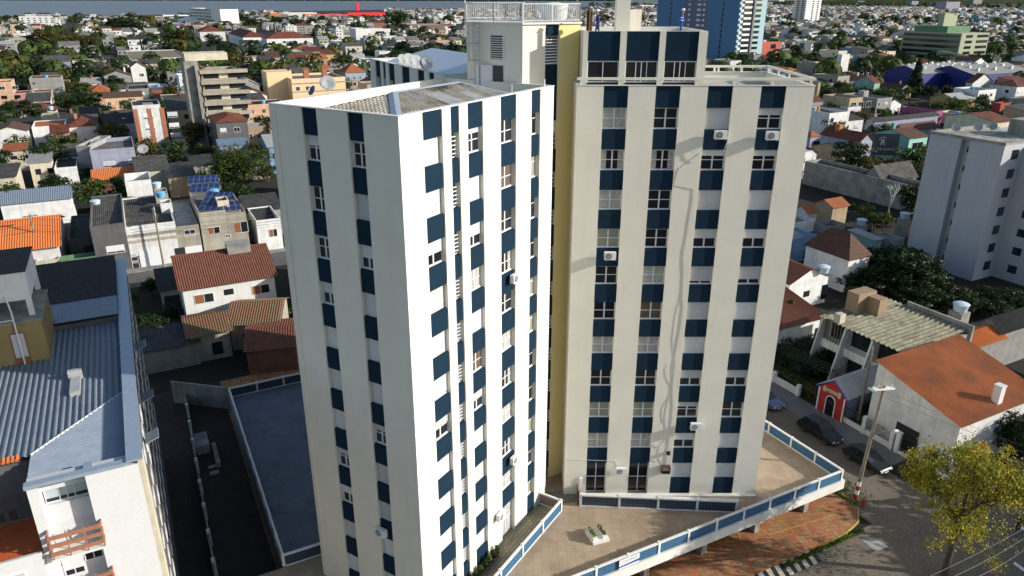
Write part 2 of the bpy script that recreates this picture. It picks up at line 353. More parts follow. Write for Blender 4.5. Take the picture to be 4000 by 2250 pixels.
def facade(origin, ang, cols, states, name='window', rows=11, parent=None, lowdoor=()):
    """cols: (x0, x1, style); states[c][k]: share of the roller shutter that is down / curtain code"""
    par = parent or tower
    T0 = FR(Vector((origin[0], origin[1], 0)) - Vector((R0.x, R0.y, 0)), ang)
    def at(x, y, z): return T0 @ Vector((x, y, z - R0.z))
    for c, (x0, x1, style) in enumerate(cols):
        wd = x1 - x0 - .02
        for k in range(rows):
            sill = 32.77 - 2.8 * k; door = c in lowdoor and k == 10
            z0, ht = (sill, 1.4) if not door else (3.28, 2.89)
            st = 'door' if door else style; nm = {'louvre': 'louvre_window', 'narrow': 'narrow_window', 'door': 'glass_door'}.get(st, name)
            wo = link(nm, window_mesh(wd, ht - .02, st), par, at(x0 + .01, DEP, z0 + .01), ang)
            sv = states[c][k] if c < len(states) else 0
            sh = sv if isinstance(sv, (int, float)) else 0
            gm = shared(('pane', round(wd, 2), ht), lambda: MB().box((.03, -.02, .03), (wd - .03, .0, ht - .05)).build('pane', M['glass']))
            link('pane', gm, wo, (0, 0, 0))
            if sv == 's':
                for xa in (.05, wd * .74): link('curtain', shared(('cs', round(wd, 2), ht), lambda: MB().box((0, -.024, .05), (wd * .22, -.012, ht - .07)).build('curtain', M['curtain'])), wo, (xa, 0, 0))
            elif sv in ('c', 'b', 'n'):
                mt = {'c': 'curtain', 's': 'curtain', 'b': 'blind', 'n': 'brown'}[sv]
                def mk():
                    b = MB()
                    b.box((.05, -.024, .05), (wd - .06, -.012, ht - .07))
                    return b.build('curtain', M[mt])
                link('curtain', shared(('cur', round(wd, 2), ht, sv), mk), wo, (0, 0, 0))
            if sh > 0:
                hh = (ht - .05) * sh
                link('shutter', shared(('sh', round(wd, 2), round(sh, 2), ht), lambda: MB().box((.02, -.10, ht - .03 - hh), (wd - .02, -.07, ht - .03)).build('shutter', M['shutter'])), wo, (0, 0, 0))
            if not door:
                lo = sill - 1.4
                def mp():
                    b = MB(); e = .05
                    b.add([(0, DEP - .1, 0), (wd + .02, DEP - .1, 0), (wd + .02, DEP - .1, 1.4), (0, DEP - .1, 1.4), (0.01, .10, .02), (wd + .01, .10, .02), (wd + .01, .10, 1.34), (.01, .10, 1.34)],
                          [(4, 5, 6, 7), (0, 1, 5, 4), (1, 2, 6, 5), (2, 3, 7, 6), (3, 0, 4, 7)])
                    b.T = None; return b.build('spandrel_panel', M['navy'])
                link('narrow_panel' if st in ('louvre', 'narrow') else 'spandrel_panel', shared(('pn', round(wd, 2)), mp), par, at(x0, 0, lo), ang)
        def mf(): return MB().box((0, .10, 0), (wd + .02, DEP, ZT - 34.17 - .02)).build('fascia_panel', M['navy'])
        link('fascia_panel', shared(('fp', round(wd, 2)), mf), par, at(x0, 0, 34.17), ang)
def wing(name, origin, ang, W, D, faces, base=ZB, top=ZT, roof='par'):
    """body inset behind the piers; faces: {'s':[(x0,x1)..] bays on the front face, ...}"""
    b = MB(FR(Vector((origin[0], origin[1], 0)) - Vector((R0.x, R0.y, 0)), ang)); z0, z1 = base - R0.z, top - R0.z
    ins = {k: (DEP if k in faces else 0) for k in 'slrn'}
    b.box((ins['l'], ins['s'], z0), (W - ins['r'], D - ins['n'], z1 - 1.0))
    th = .18; zz = z1 - 1.0
    for (a, c) in (((ins['l'], ins['s'], zz), (W - ins['r'], ins['s'] + th, z1)), ((ins['l'], D - ins['n'] - th, zz), (W - ins['r'], D - ins['n'], z1)),
                   ((ins['l'], ins['s'] + th, zz), (ins['l'] + th, D - ins['n'] - th, z1)), ((W - ins['r'] - th, ins['s'] + th, zz), (W - ins['r'], D - ins['n'] - th, z1))): b.box(a, c)
    for f, bays in faces.items():
        L_ = W if f in 'sn' else D; cuts = [0.] + [v for ab in bays for v in ab] + [L_]
        for i in range(0, len(cuts), 2):
            a, c = cuts[i], cuts[i + 1]
            if f == 's': b.box((a, 0, z0), (c, DEP, z1 - .003))
            if f == 'l':   # seen from outside left to right = far to near
                b.box((0, D - c if c < L_ else DEP * ('s' in faces), z0), (DEP, D - a, z1 - .003))
            if f == 'r': b.box((W - DEP, a if a > 0 else DEP * ('s' in faces), z0), (W, c, z1 - .003))
    return b.build('wing_wall', M['cream'], tower)
A_RIGHT = [(1.87, 3.52, 'grid'), (4.28, 5.05, 'louvre'), (5.86, 7.36, 'grid'), (9.25, 11.0, 'grid'), (12.85, 13.98, 'narrow')]
A_LEFT = [(2.45, 3.55, 'grid'), (5.70, 6.76, 'grid')]          # from the far corner (x=0) to the street corner (x=9.05)
B_COLS = [(1.76, 3.38, 'grid'), (5.19, 6.81, 'grid'), (8.61, 10.25, 'grid'), (12.11, 13.75, 'grid')]
WA = 9.05
# wing A: local x = along E1 is its right face; build in a frame with x = -E2 (left face seen from outside), y = E1
LE = CA + E2 * WA
angL = atan2(-E2.y, -E2.x); angR = atan2(E1.y, E1.x)
wing('wing_wall', LE, angL, WA, 15.74, {'s': [(a, c) for a, c, _ in A_LEFT], 'r': [(a, c) for a, c, _ in A_RIGHT]})
facade(LE, angL, A_LEFT, [[.42, 0, .12, .5, 1, 1, 1, .35, .45, 1, 1], [.1, 1, .55, 1, 1, 1, .35, 1, 1, 1, 1]])
facade(CA, angR, A_RIGHT, [[1, 1, .55, 1, 1, .92, .42, 1, 1, 1, 1], [0] * 11, [.22, 1, .55, 'c', 1, 'n', .5, 1, 1, .93, 1],
                           [0, 'n', 0, 's', 0, 'c', 's', 'c', 's', 'c', 'c'], [0, 'b', 0, 0, 'b', 'b', 0, 0, 'b', 0, 'b']], lowdoor=(3,))
BO = Vector((4.25, 49.72, 0)); WB, DB = 15.6, 9.6
wing('wing_wall', BO, 0, WB, DB, {'s': [(a, c) for a, c, _ in B_COLS]}, top=ZT)
facade(BO, 0, B_COLS, [['c', 's', 'c', 'b', 0, 0, 'c', 0, 'b', 'c', 0], [0, 's', 0, 0, 'c', 'n', 'c', 0, 'b', 'c', 0],
                       [1, .3, 1, .5, .86, .96, 1, .55, .32, .5, 1], [.35, .3, 1, .5, .74, 1, 1, .5, 0, 1, 1]], lowdoor=(0, 1))
# wing C, seen above wing A
AC_ = Vector((-.477, .879, 0)); NC = Vector((-.879, -.477, 0)); WC = 9.0
CO = HC + AC_ * 21.3 + NC * 4.5; angC = atan2(-AC_.y, -AC_.x)
C_COLS = [(1.5, 2.9, 'grid'), (3.6, 4.3, 'louvre'), (5.1, 6.6, 'grid'), (8.4, 10.2, 'grid'), (12., 13.4, 'grid'), (14.4, 15.4, 'narrow')]
wing('wing_wall', CO, angC, 17.4, WC, {'s': [(a, c) for a, c, _ in C_COLS]})
facade(CO, angC, C_COLS, [[0] * 11] * 6, name='far_window', rows=2)
def LT(x, y, z): return Vector((x, y, z)) - R0
# core: hexagonal stair tower
HR = 4.45; hexa = []
a0 = 270 - 1.5
for i in range(6): hexa.append((HR * cos(radians(a0 + 60 * i)), HR * sin(radians(a0 + 60 * i))))
ZC = 39.33
cb = MB(); rec = []                               # right-hand front face has a recessed navy strip
p0, p1 = Vector((*hexa[0], 0)), Vector((*hexa[1], 0)); d = (p1 - p0).normalized(); inn = Vector((-d.y, d.x, 0)) * .3
s0, s1 = p0 + d * 1.75, p0 + d * 2.78
pl = [tuple(p0.xy), tuple(s0.xy), tuple((s0 + inn).xy), tuple((s1 + inn).xy), tuple(s1.xy)] + hexa[1:]
cb.prism(pl, 0, ZC - R0.z)
cb.build('stair_core', M['cream'], tower)
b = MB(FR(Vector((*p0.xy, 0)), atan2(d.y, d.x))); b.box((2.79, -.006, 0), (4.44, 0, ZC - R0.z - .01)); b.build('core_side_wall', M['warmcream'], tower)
cc = MB(); cc.prism([(x * 1.035, y * 1.035) for x, y in hexa], ZC - R0.z, ZC - R0.z + .12); cc.build('core_roof', M['parapet'], tower)
angS = atan2(d.y, d.x); TS = FR(Vector((*s0.xy, 0)), angS)
b = MB(TS); b.box((.0, .06, 37.9 - R0.z + .7), (1.03, .3, ZC - R0.z - .02)); b.build('core_panel', M['navy'], tower)
b = MB(TS); b.box((.01, .2, 36.75 - R0.z), (1.02, .3, 38.5 - R0.z)); b.build('vent_recess', M['dark'], tower)
b = MB(TS)
for i in range(9): b.box((.02, .08, 36.8 - R0.z + .19 * i), (1.01, .2, 36.87 - R0.z + .19 * i))
b.build('vent_louvre', M['acw'], tower)
b = MB(TS); b.box((.0, .1, 33.0 - R0.z), (1.03, .299, 36.72 - R0.z)); b.build('core_panel', M['navy'], tower)
for k in range(11):
    zz = 30.6 - 2.8 * k - R0.z
    b = MB(TS); b.box((.0, .04, zz - 1.3 + .1), (1.03, .299, zz + .4)); b.build('core_panel', M['navy'], tower)
    b = MB(TS); b.box((.02, .22, zz + .45), (1.01, .299, zz + 1.5)); b.build('core_window', M['glass'], tower)
    if k < 10:
        b = MB(TS)
        for j in range(4): b.box((.01, .1, zz + .5 + j * .3), (1.02, .2, zz + .54 + j * .3))
        b.box((.5, .1, zz + .45), (.54, .22, zz + 1.5)); b.build('window_grille', M['frame'], tower)
# left front face of the core: louvre window, ladder with cage, door
p5 = Vector((*hexa[5], 0)); dl = (Vector((*hexa[0], 0)) - p5).normalized(); TL = FR(Vector((*p5.xy, 0)), atan2(dl.y, dl.x))
b = MB(TL); b.box((2.0, -.03, 37.1 - R0.z), (3.0, .02, 38.6 - R0.z)); vb = b.build('vent_recess', M['dark'], tower)
b = MB(TL)
for i in range(10): b.box((2.03, -.10, 37.14 - R0.z + .145 * i), (2.97, -.035, 37.19 - R0.z + .145 * i))
for xx in (1.96, 2.97): b.box((xx, -.11, 37.08 - R0.z), (xx + .05, -.0, 38.62 - R0.z))
b.build('vent_louvre', M['acw'], tower)
b = MB(TL); b.box((2.15, -.04, 34.86 - R0.z), (2.95, .0, 36.7 - R0.z)); b.build('roof_doorway', M['dark'], tower)
b = MB(TL); b.box((1.2, -.62, 34.9 - R0.z), (1.24, -.06, 36.7 - R0.z)); b.T = TL @ Matrix.Translation((2.12, -.05, 0)) @ Matrix.Rotation(radians(200), 4, 'Z'); b.box((0, -.03, 34.9 - R0.z), (.85, .01, 36.7 - R0.z)); b.build('door_leaf', M['frame'], tower)
b = MB(TL)
for xx in (.75, 1.2): b.box((xx, -.26, 35.1 - R0.z), (xx + .04, -.22, 39.6 - R0.z))
for i in range(15): b.box((.79, -.25, 35.3 - R0.z + .29 * i), (1.2, -.23, 35.325 - R0.z + .29 * i))
for i in range(3):
    zz = 37.0 + i * 1.1 - R0.z
    pts = [(.97 + .42 * sin(t), -.25 - .7 * (1 - cos(t)) / 2 * 1.0, zz) for t in [j * 2 * pi / 10 for j in range(11)]]
    b.path(pts, .018)
for sx in (-.35, -.15, .15, .35): b.box((.96 + sx, -.93 if abs(sx) < .2 else -.75, 37.0 - R0.z), (.985 + sx, -.90 if abs(sx) < .2 else -.72, 39.25 - R0.z))
b.build('caged_ladder', M['steel'], tower)
# railing round the core roof
hx = [(x * 1.0, y * 1.0) for x, y in hexa]
for i in range(6):
    a, c = Vector((*hx[i], 0)), Vector((*hx[(i + 1) % 6], 0)); L_ = (c - a).length; dd = (c - a) / L_; b = MB(FR(a, atan2(dd.y, dd.x)))
    z0 = ZC - R0.z + .12
    b.box((-.03, -.03, z0), (.05, .05, z0 + 1.22)); b.box((L_ / 2 - .03, -.03, z0), (L_ / 2 + .03, .03, z0 + 1.2))
    b.box((.05, -.02, z0 + 1.12), (L_, .02, z0 + 1.17)); b.box((.05, -.02, z0 + .1), (L_, .02, z0 + .15))
    n = int(L_ / .15)
    for j in range(1, n): b.box((j * L_ / n - .012, -.012, z0 + .15), (j * L_ / n + .012, .012, z0 + 1.12))
    b.build('railing', M['steel'], tower)
# wing A roof: fibre-cement hip roof, zinc hip flashing, gutter deck
TA = FR(Vector((CA.x, CA.y, 0)) - R0, angR)       # x along E1, y = E2 side
TA = Matrix.Translation(Vector((CA.x, CA.y, 0)) - R0) @ Matrix(((E1.x, E2.x, 0, 0), (E1.y, E2.y, 0, 0), (0, 0, 1, 0), (0, 0, 0, 1)))
def tr(p): return TA @ Vector(p)
ze, zr = 35.12, 36.0
ex0, ex1, ey0, ey1 = .25, 12.6, .25, 7.2
rx0, rx1, ry = 4.3, 10.6, 3.9
b = MB(); b.box((0, 0, 0), (0, 0, 0))
b = MB()
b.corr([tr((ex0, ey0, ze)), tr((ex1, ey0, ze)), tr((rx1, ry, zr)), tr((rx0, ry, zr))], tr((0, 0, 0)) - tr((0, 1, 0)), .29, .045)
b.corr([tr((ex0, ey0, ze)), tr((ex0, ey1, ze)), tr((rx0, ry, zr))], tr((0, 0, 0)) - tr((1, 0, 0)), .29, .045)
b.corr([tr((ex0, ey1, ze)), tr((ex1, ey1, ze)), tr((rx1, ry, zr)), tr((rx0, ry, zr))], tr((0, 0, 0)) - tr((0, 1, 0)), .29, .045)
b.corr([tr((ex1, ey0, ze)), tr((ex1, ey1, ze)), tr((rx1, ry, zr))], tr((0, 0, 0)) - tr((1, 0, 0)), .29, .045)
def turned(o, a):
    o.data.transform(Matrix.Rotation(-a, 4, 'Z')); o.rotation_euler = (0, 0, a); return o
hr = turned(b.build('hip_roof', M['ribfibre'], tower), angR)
b = MB()
for (a, c) in (((ex0, ey0, ze), (rx0, ry, zr)), ((rx0, ry, zr), (rx1, ry, zr)), ((rx1, ry, zr), (ex1, ey0, ze))):
    a, c = tr(a), tr(c); dd = (c - a).normalized(); sd = dd.cross(Vector((0, 0, 1))).normalized() * (.28 if c.z > a.z + .5 else .12); up = Vector((0, 0, .09))
    b.add([a - sd + up * .6, a + up * 1.6, a + sd + up * .6, c + sd + up * .6, c + up * 1.6, c - sd + up * .6], [(0, 1, 4, 5), (1, 2, 3, 4)])
b.build('hip_flashing', M['flash'], tower)
b = MB()
for x0, x1, y0, y1 in ((6.0, 7.6, .9, 3.2), (8.6, 9.4, .5, 2.6), (2.2, 3.4, .5, 1.4), (4.9, 5.6, 2.6, 3.5), (10.2, 10.9, .8, 2.7)):
    f = lambda y: ze + (zr - ze) * (y - ey0) / (ry - ey0) + .012
    b.corr([tr((x0, y0, f(y0))), tr((x1, y0, f(y0))), tr((x1, y1, f(y1))), tr((x0, y1, f(y1)))], tr((0, 0, 0)) - tr((0, 1, 0)), .29, .045)
turned(b.build('replaced_roof_sheets', M['ribpale'], tower), angR)
# wing C roof: pale hipped sheets
TC = FR(Vector((CO.x, CO.y, 0)) - R0, angC); zc = 35.1
def tc_(p): return TC @ Vector(p)
b = MB(); P4 = [(.3, .3, zc), (17, .3, zc), (17, WC - .3, zc), (.3, WC - .3, zc)]; ra, rb = (4.4, WC / 2, 36.7), (16.9, WC / 2, 36.7)
for pl in ([P4[0], P4[1], rb, ra], [P4[3], ra, rb, P4[2]], [P4[0], ra, P4[3]], [P4[1], P4[2], rb]): b.poly([tc_(p) for p in pl])
b.build('wing_roof', noisy('pale_blue_sheet_roof', (.74, .79, .85), (.60, .66, .74), .5, .5, .5, fine=.12, bscale=3), tower)
# copings
b = MB(); t = .26
def cop(o, xd, yd, W, D, z=ZT):
    T = Matrix.Translation(Vector((o.x, o.y, 0)) - R0) @ Matrix(((xd.x, yd.x, 0, 0), (xd.y, yd.y, 0, 0), (0, 0, 1, 0), (0, 0, 0, 1)))
    b = MB(T); e = .03
    b.box((-e, -e, z), (W + e, t, z + .05)); b.box((-e, D - t, z), (W + e, D + e, z + .05)); b.box((-e, t, z), (t, D - t, z + .05)); b.box((W - t, t, z), (W + e, D - t, z + .05))
    return b.build('parapet_coping', M['parapet'], tower)
cop(CA, E1, E2, 15.74, WA); cop(Vector((BO.x, BO.y, 0)), Vector((1, 0, 0)), Vector((0, 1, 0)), WB, DB)
cop(CO, -AC_, -NC, 17.4, WC)
# wing B: penthouse, terrace rail
PH0 = (4.62, 50.6); PH1 = (12.72, 58.6); ZP = 38.95
pb = MB(); zf = 35.05
def bx(b, a, c, m=0): return b.box(LT(*a), LT(*c), m)
bx(pb, (PH0[0], PH0[1] + .12, zf), (PH1[0], PH1[1], ZP - .55))
bays = [(4.95, 7.35), (8.05, 10.45), (11.0, 13.4)]
bays = [(4.94, 7.03), (7.45, 9.60), (10.0, 12.15)]
cuts = [PH0[0]] + [v for a in bays for v in a] + [PH1[0]]
for i in range(0, len(cuts), 2): bx(pb, (cuts[i], PH0[1] - .12, zf), (cuts[i + 1], PH0[1] + .12, ZP - .001))
th = .15
for a, c in (((PH0[0], PH0[1] + .12, ZP - .55), (PH1[0], PH0[1] + .12 + th, ZP)), ((PH0[0], PH1[1] - th, ZP - .55), (PH1[0], PH1[1], ZP)), ((PH0[0], PH0[1] + .27, ZP - .55), (PH0[0] + th, PH1[1] - th, ZP)), ((PH1[0] - th, PH0[1] + .27, ZP - .55), (PH1[0], PH1[1] - th, ZP))): bx(pb, a, c)
pb.build('penthouse', M['cream'], tower)
for a, c in bays:
    b = MB(); bx(b, (a + .01, PH0[1] - .04, 37.1), (c - .01, PH0[1] + .119, ZP - .02)); b.build('penthouse_panel', M['navy'], tower)
    wd = c - a - .02
    wo = link('penthouse_window', window_mesh(wd, 1.35, 'slide'), tower, LT(a + .01, PH0[1] + .06, 35.73), 0)
    link('pane', MB().box((.03, -.02, .03), (wd - .03, 0, 1.3)).build('pane', M['glass']).data, wo, (0, 0, 0)) if False else MB().box((.03, -.02, .03), (wd - .03, 0, 1.3)).build('pane', M['glass'], wo)
    b = MB(); bx(b, (a + .01, PH0[1] + .0, 35.1), (c - .01, PH0[1] + .119, 35.68)); b.build('penthouse_panel', M['navy'], tower)
# beam rail round wing B's roof
b = MB(); zb = 36.12; o = .14
X0, X1, Y0, Y1 = BO.x - .02, BO.x + WB, BO.y, BO.y + DB
bx(b, (X0, Y0, zb - .17), (X1, Y0 + o, zb)); bx(b, (X1 - o, Y0 + o, zb - .17), (X1, Y1 - o, zb)); bx(b, (PH1[0], Y1 - o, zb - .17), (X1, Y1, zb))
for i in range(7): bx(b, (X0 + .2 + i * (WB - .55) / 6, Y0 + .01, ZT + .05), (X0 + .38 + i * (WB - .55) / 6, Y0 + o - .01, zb - .17))
for i in range(1, 5): bx(b, (X1 - o + .01, Y0 + i * (DB - .4) / 4, ZT + .05), (X1 - .01, Y0 + i * (DB - .4) / 4 + .2, zb - .17))
for xx in (13., 15.6, 15.9, 17.7): bx(b, (xx, Y1 - o + .01, ZT + .05), (xx + .15, Y1 - .01, zb - .17))
b.build('roof_rail', M['cream'], tower)
b = MB(); bx(b, (X0 + .3, Y0 + .6, 34.855), (X1 - .3, Y1 - .3, 34.88)); b.build('roof_terrace_floor', M['fibrepale'], tower)
b = MB(); bx(b, (7.05, 53.2, 38.2), (7.98, 54.2, 41.6)); bx(b, (6.98, 53.1, 41.6), (8.05, 54.3, 41.75), 1); b.build('flue_shaft', [M['cream'], M['dark']], tower)
b = MB(); bx(b, (8.0, 54.6, 38.2), (9.0, 55.6, 40.2)); b.build('flue_block', M['cream'], tower)
b = MB(); b.tube(LT(4.95, 50.9, 38.4), LT(4.95, 50.9, 40.1), .13); b.tube(LT(5.15, 51.2, 38.4), LT(5.15, 51.2, 40.2), .09); b.tube(LT(4.95, 50.9, 40.1), LT(4.95, 50.9, 40.3), .2, r2=.05); b.build('vent_pipe', M['rust'], tower)
# thin ledge at the foot of wing B, wall groove of wing A
b = MB(); bx(b, (X0 + 1.1, Y0 - .35, ZB), (X1, Y0 - .004, ZB + .14)); b.build('base_ledge', M['parapet'], tower)
b = MB(); pt = LE + E1 * .02 - E2 * .42; b.tube(Vector((*pt.xy, ZB)) - R0 - E1 * .06, Vector((*pt.xy, 35.3)) - R0 - E1 * .06, .055); b.build('downpipe', M['cream'], tower)
b = MB(); pt = LE; b.T = FR(Vector((*pt.xy, 0)) - R0, angL); b.box((-.22, .3, 3.2), (0, 1.6, 35.4)); b.build('corner_rib', M['cream'], tower)

# ------------------------------------------------------------------ things on the tower
def ac_unit(label, loc, rz, small=False, first=[None]):
    if first[0] is None:
        t = thing('ac_unit', label, 'air conditioner', loc, rz, 'air conditioner units on the walls')
        MB().box((0, -.30, 0), (.82, 0, .56)).build('casing', M['acw'], t)
        b = MB(Matrix.Translation((.30, -.30, .28)) @ Matrix.Rotation(pi / 2, 4, 'X')); b.lathe([(.22, 0), (.22, .012), (.20, .02)], n=18); b.build('fan_opening', M['dark'], t)
        b = MB()
        for r in (.07, .13, .19):
            b.path([(.30 + r * cos(i * pi / 8), -.325, .28 + r * sin(i * pi / 8)) for i in range(17)], .006, n=4)
        for i in range(8): b.tube((.30, -.325, .28), (.30 + .21 * cos(i * pi / 4), -.325, .28 + .21 * sin(i * pi / 4)), .006, n=4)
        b.build('fan_grille', M['acw'], t)
        b = MB(); b.box((.08, -.32, -.05), (.13, .12, 0)); b.box((.68, -.32, -.05), (.73, .12, 0)); b.build('bracket', M['steel'], t)
        first[0] = kids(t); return t
    return copy_tree(first[0], None, loc, rz, label)
def on(o, xd, x, y, z): return Vector((o[0], o[1], 0)) + xd * x + Vector((-xd.y, xd.x, 0)) * y + Vector((0, 0, z))
XB = Vector((1, 0, 0))
ac_unit('white air conditioner under the shuttered top window in the third window column', on(BO, XB, 9.25, -.17, 32.2), 0)
ac_unit('white air conditioner near the top of the far right window column', on(BO, XB, 12.7, -.17, 32.15), 0)
ac_unit('white air conditioner halfway up the first window column of the right wing', on(BO, XB, 2.3, -.17, 23.65), 0)
ac_unit('round-topped white air conditioner low in the third window column of the right wing', on(BO, XB, 9.7, -.17, 9.6), 0)
ac_unit('boxy air conditioner on a bracket between the two ground floor glass doors', on(BO, XB, 4.1, -.17, 5.45), 0)
ac_unit('white air conditioner high on the sunlit white facade', on(CA, E1, 10.1, -.12, 23.7), angR)
ac_unit('white air conditioner low on the sunlit white facade', on(CA, E1, 10.1, -.12, 9.7), angR)
ac_unit('white air conditioner above the planter bed of the left wing', on(CA, E1, 8.2, -.14, 6.0), angR)
ac_unit('white air conditioner on the shaded side of the left wing', on(LE, -E2, 5.62, -.12, 9.4), angL)
# wall boxes, cables
t = thing('floodlight', 'black floodlight on the cream wall beside the third window column', 'floodlight', on(BO, XB, 8.1, -.02, 7.1))
MB().box((0, -.16, 0), (.24, 0, .3)).build('lamp_housing', M['black'], t); MB().box((.02, -.18, .05), (.22, -.161, .25)).build('lens', M['glass'], t)
t = thing('wall_cage', 'rusty framed cage box on the wall above the ground floor', 'wall cage', on(BO, XB, 7.75, -.02, 5.45))
b = MB()
for a, c in (((0, -.35, 0), (.04, 0, .65)), ((.66, -.35, 0), (.7, 0, .65)), ((.04, -.35, .6), (.66, 0, .65)), ((.04, -.35, 0), (.66, 0, .05))): b.box(a, c)
b.build('cage_frame', M['rust'], t); MB().box((.06, -.03, .07), (.64, 0, .58)).build('back_plate', M['cream'], t)
b = MB(); rr = random.Random(3)
def wiggle(x0, z0, z1, n, amp, out):
    pts = []
    for i in range(n + 1):
        z = z0 + (z1 - z0) * i / n
        pts.append((x0 + (rr.random() - .5) * .10, -out * (.55 + .6 * sin(i * .3 + amp * 7) ** 2) - .02, z))
    return pts
for k, (za, zz, ou) in enumerate(((28.8, 5.5, .06), (24.6, 6.0, .09), (15.5, 6.4, .13))):
    b.path([on(BO, XB, *p[:2], p[2]) for p in wiggle(8.54, za, zz, 26, k * .3, ou)], .014 if k else .022, n=4)
b.path([on(BO, XB, 8.5, -.02, 31.2), on(BO, XB, 8.45, -.20, 30.6), on(BO, XB, 8.5, -.24, 29.6), on(BO, XB, 8.52, -.06, 28.8)], .022, n=4)
for z in (9.2, 7.9): b.path([on(BO, XB, 8.5, -.1, z), on(BO, XB, 8.5 - .1, -.36, z - .5 + rr.random()), on(BO, XB, 8.45, -.17, z - 1.1)], .02, n=4)
b.build('cable_bundle', M['cream'], label='tangled bundle of cables hanging down between the second and third window columns', cat='cables')
b = MB(); b.path([on(BO, XB, 0.0, -.02, 6.6), on(BO, XB, 4.1, -.03, 6.45), on(BO, XB, 4.4, -.03, 5.9)], .012, n=4); b.build('wall_wire', M['acw'], label='thin pale wire along the wall above the glass doors', cat='wire')
b = MB(); b.path([on(BO, XB, 10.06, -.42, 32.4), on(BO, XB, 10.14, -.40, 32.1), on(BO, XB, 10.06, -.38, 31.8), on(BO, XB, 9.98, -.3, 31.3)], .025, n=5); b.build('drain_hose', M['acw'], label='white hose dangling from the upper air conditioner', cat='hose')
b = MB(); b.path([on(CA, E1, 11.35, -.02, 34.9), on(CA, E1, 11.3, -.05, 28), on(CA, E1, 11.32, -.02, 20), on(CA, E1, 11.3, -.04, 12)], .012, n=4); b.build('wall_wire', M['acw'], label='thin wire running down the sunlit white pier', cat='wire')
# satellite dishes
def dish(label, loc, r, aim, mat='dish', cat='satellite dish', group='satellite dishes', mast=.7):
    t = thing('satellite_dish', label, cat, loc, 0, group)
    mz = mast; MB().tube((0, 0, 0), (0, 0, mz), .03).build('mast', M['steel'], t)
    T = Matrix.Translation((0, 0, mz + r * .5)) @ Vector(aim).to_track_quat('Z', 'Y').to_matrix().to_4x4()
    MB(T).lathe([(.02, -.02), (r * .5, r * .06), (r * .85, r * .2), (r, r * .3), (r * .98, r * .31), (r * .5, r * .09), (.02, .01)], n=20).build('reflector', M[mat], t, smooth=True)
    b = MB(T); b.tube((0, -r * .9, r * .25), (0, 0, r * .95), .018, n=5); b.box((-.06, -.06, r * .88), (.06, .06, r * 1.05)); b.build('feed_arm', M['steel'], t)
    return t
dish('large white satellite dish on the sunlit parapet of the left wing', on(CA, E1, 11.9, 8.95, 35.66) if False else LE + E1 * 4.4 - E2 * .13 + Vector((0, 0, 35.66)), .47, (.3, -.8, .55), mast=.35)
dish('small dark satellite dish beside the large white one on the parapet', LE + E1 * 3.2 - E2 * .13 + Vector((0, 0, 35.66)), .3, (-.5, -.5, .4), 'dishdark', mast=.15)
for i, (x, y, rr_, mm, lb) in enumerate(((7.3, .5, .5, 'dish', 'pale satellite dish nearest the far end of the back roof'), (8.6, .6, .6, 'dish', 'grey satellite dish second from the far end of the back roof'),
                               (10.2, .6, .58, 'dish', 'satellite dish with a printed mark, third along the back roof'), (12.4, .6, .62, 'dishdark', 'dark satellite dish on the edge of the back roof'))):
    dish(lb, CO - AC_ * x - NC * y + Vector((0, 0, 35.2)), rr_, (.5, -.75, .45), mm, mast=.5)
t = thing('water_tank', 'round white water tank behind the railing of the stair tower', 'water tank', (3.0, 56.6, ZC + .12))
MB().lathe([(.75, 0), (.95, .15), (1.0, .95), (1.03, 1.0)], n=22).build('tank', M['acw'], t, smooth=True); MB().lathe([(1.06, 1.0), (.9, 1.1), (.3, 1.2)], n=22).build('lid', M['acw'], t)
b = MB(); b.tube((-3.3, 54.6, 39.45), (-3.3, 54.6, 43.5), .035); b.build('antenna_mast', M['steel'], label='thin mast at the left corner of the stair tower railing', cat='mast')
b = MB(); b.tube((4.4, 53.6, 39.45), (4.4, 53.6, 42.3), .03); b.build('antenna_mast', M['steel'], label='thin mast at the right corner of the stair tower railing', cat='mast')
b = MB(); p = on(CA, E1, 14.9, .25, 35.65); b.tube(p, p + Vector((0, 0, .45)), .05); p = on(CA, E1, 10.9, .25, 35.65); b.tube(p, p + Vector((0, 0, .5)), .02); b.build('vent_stub', M['acw'], label='short white vent stub on the sunlit parapet', cat='vent pipe')

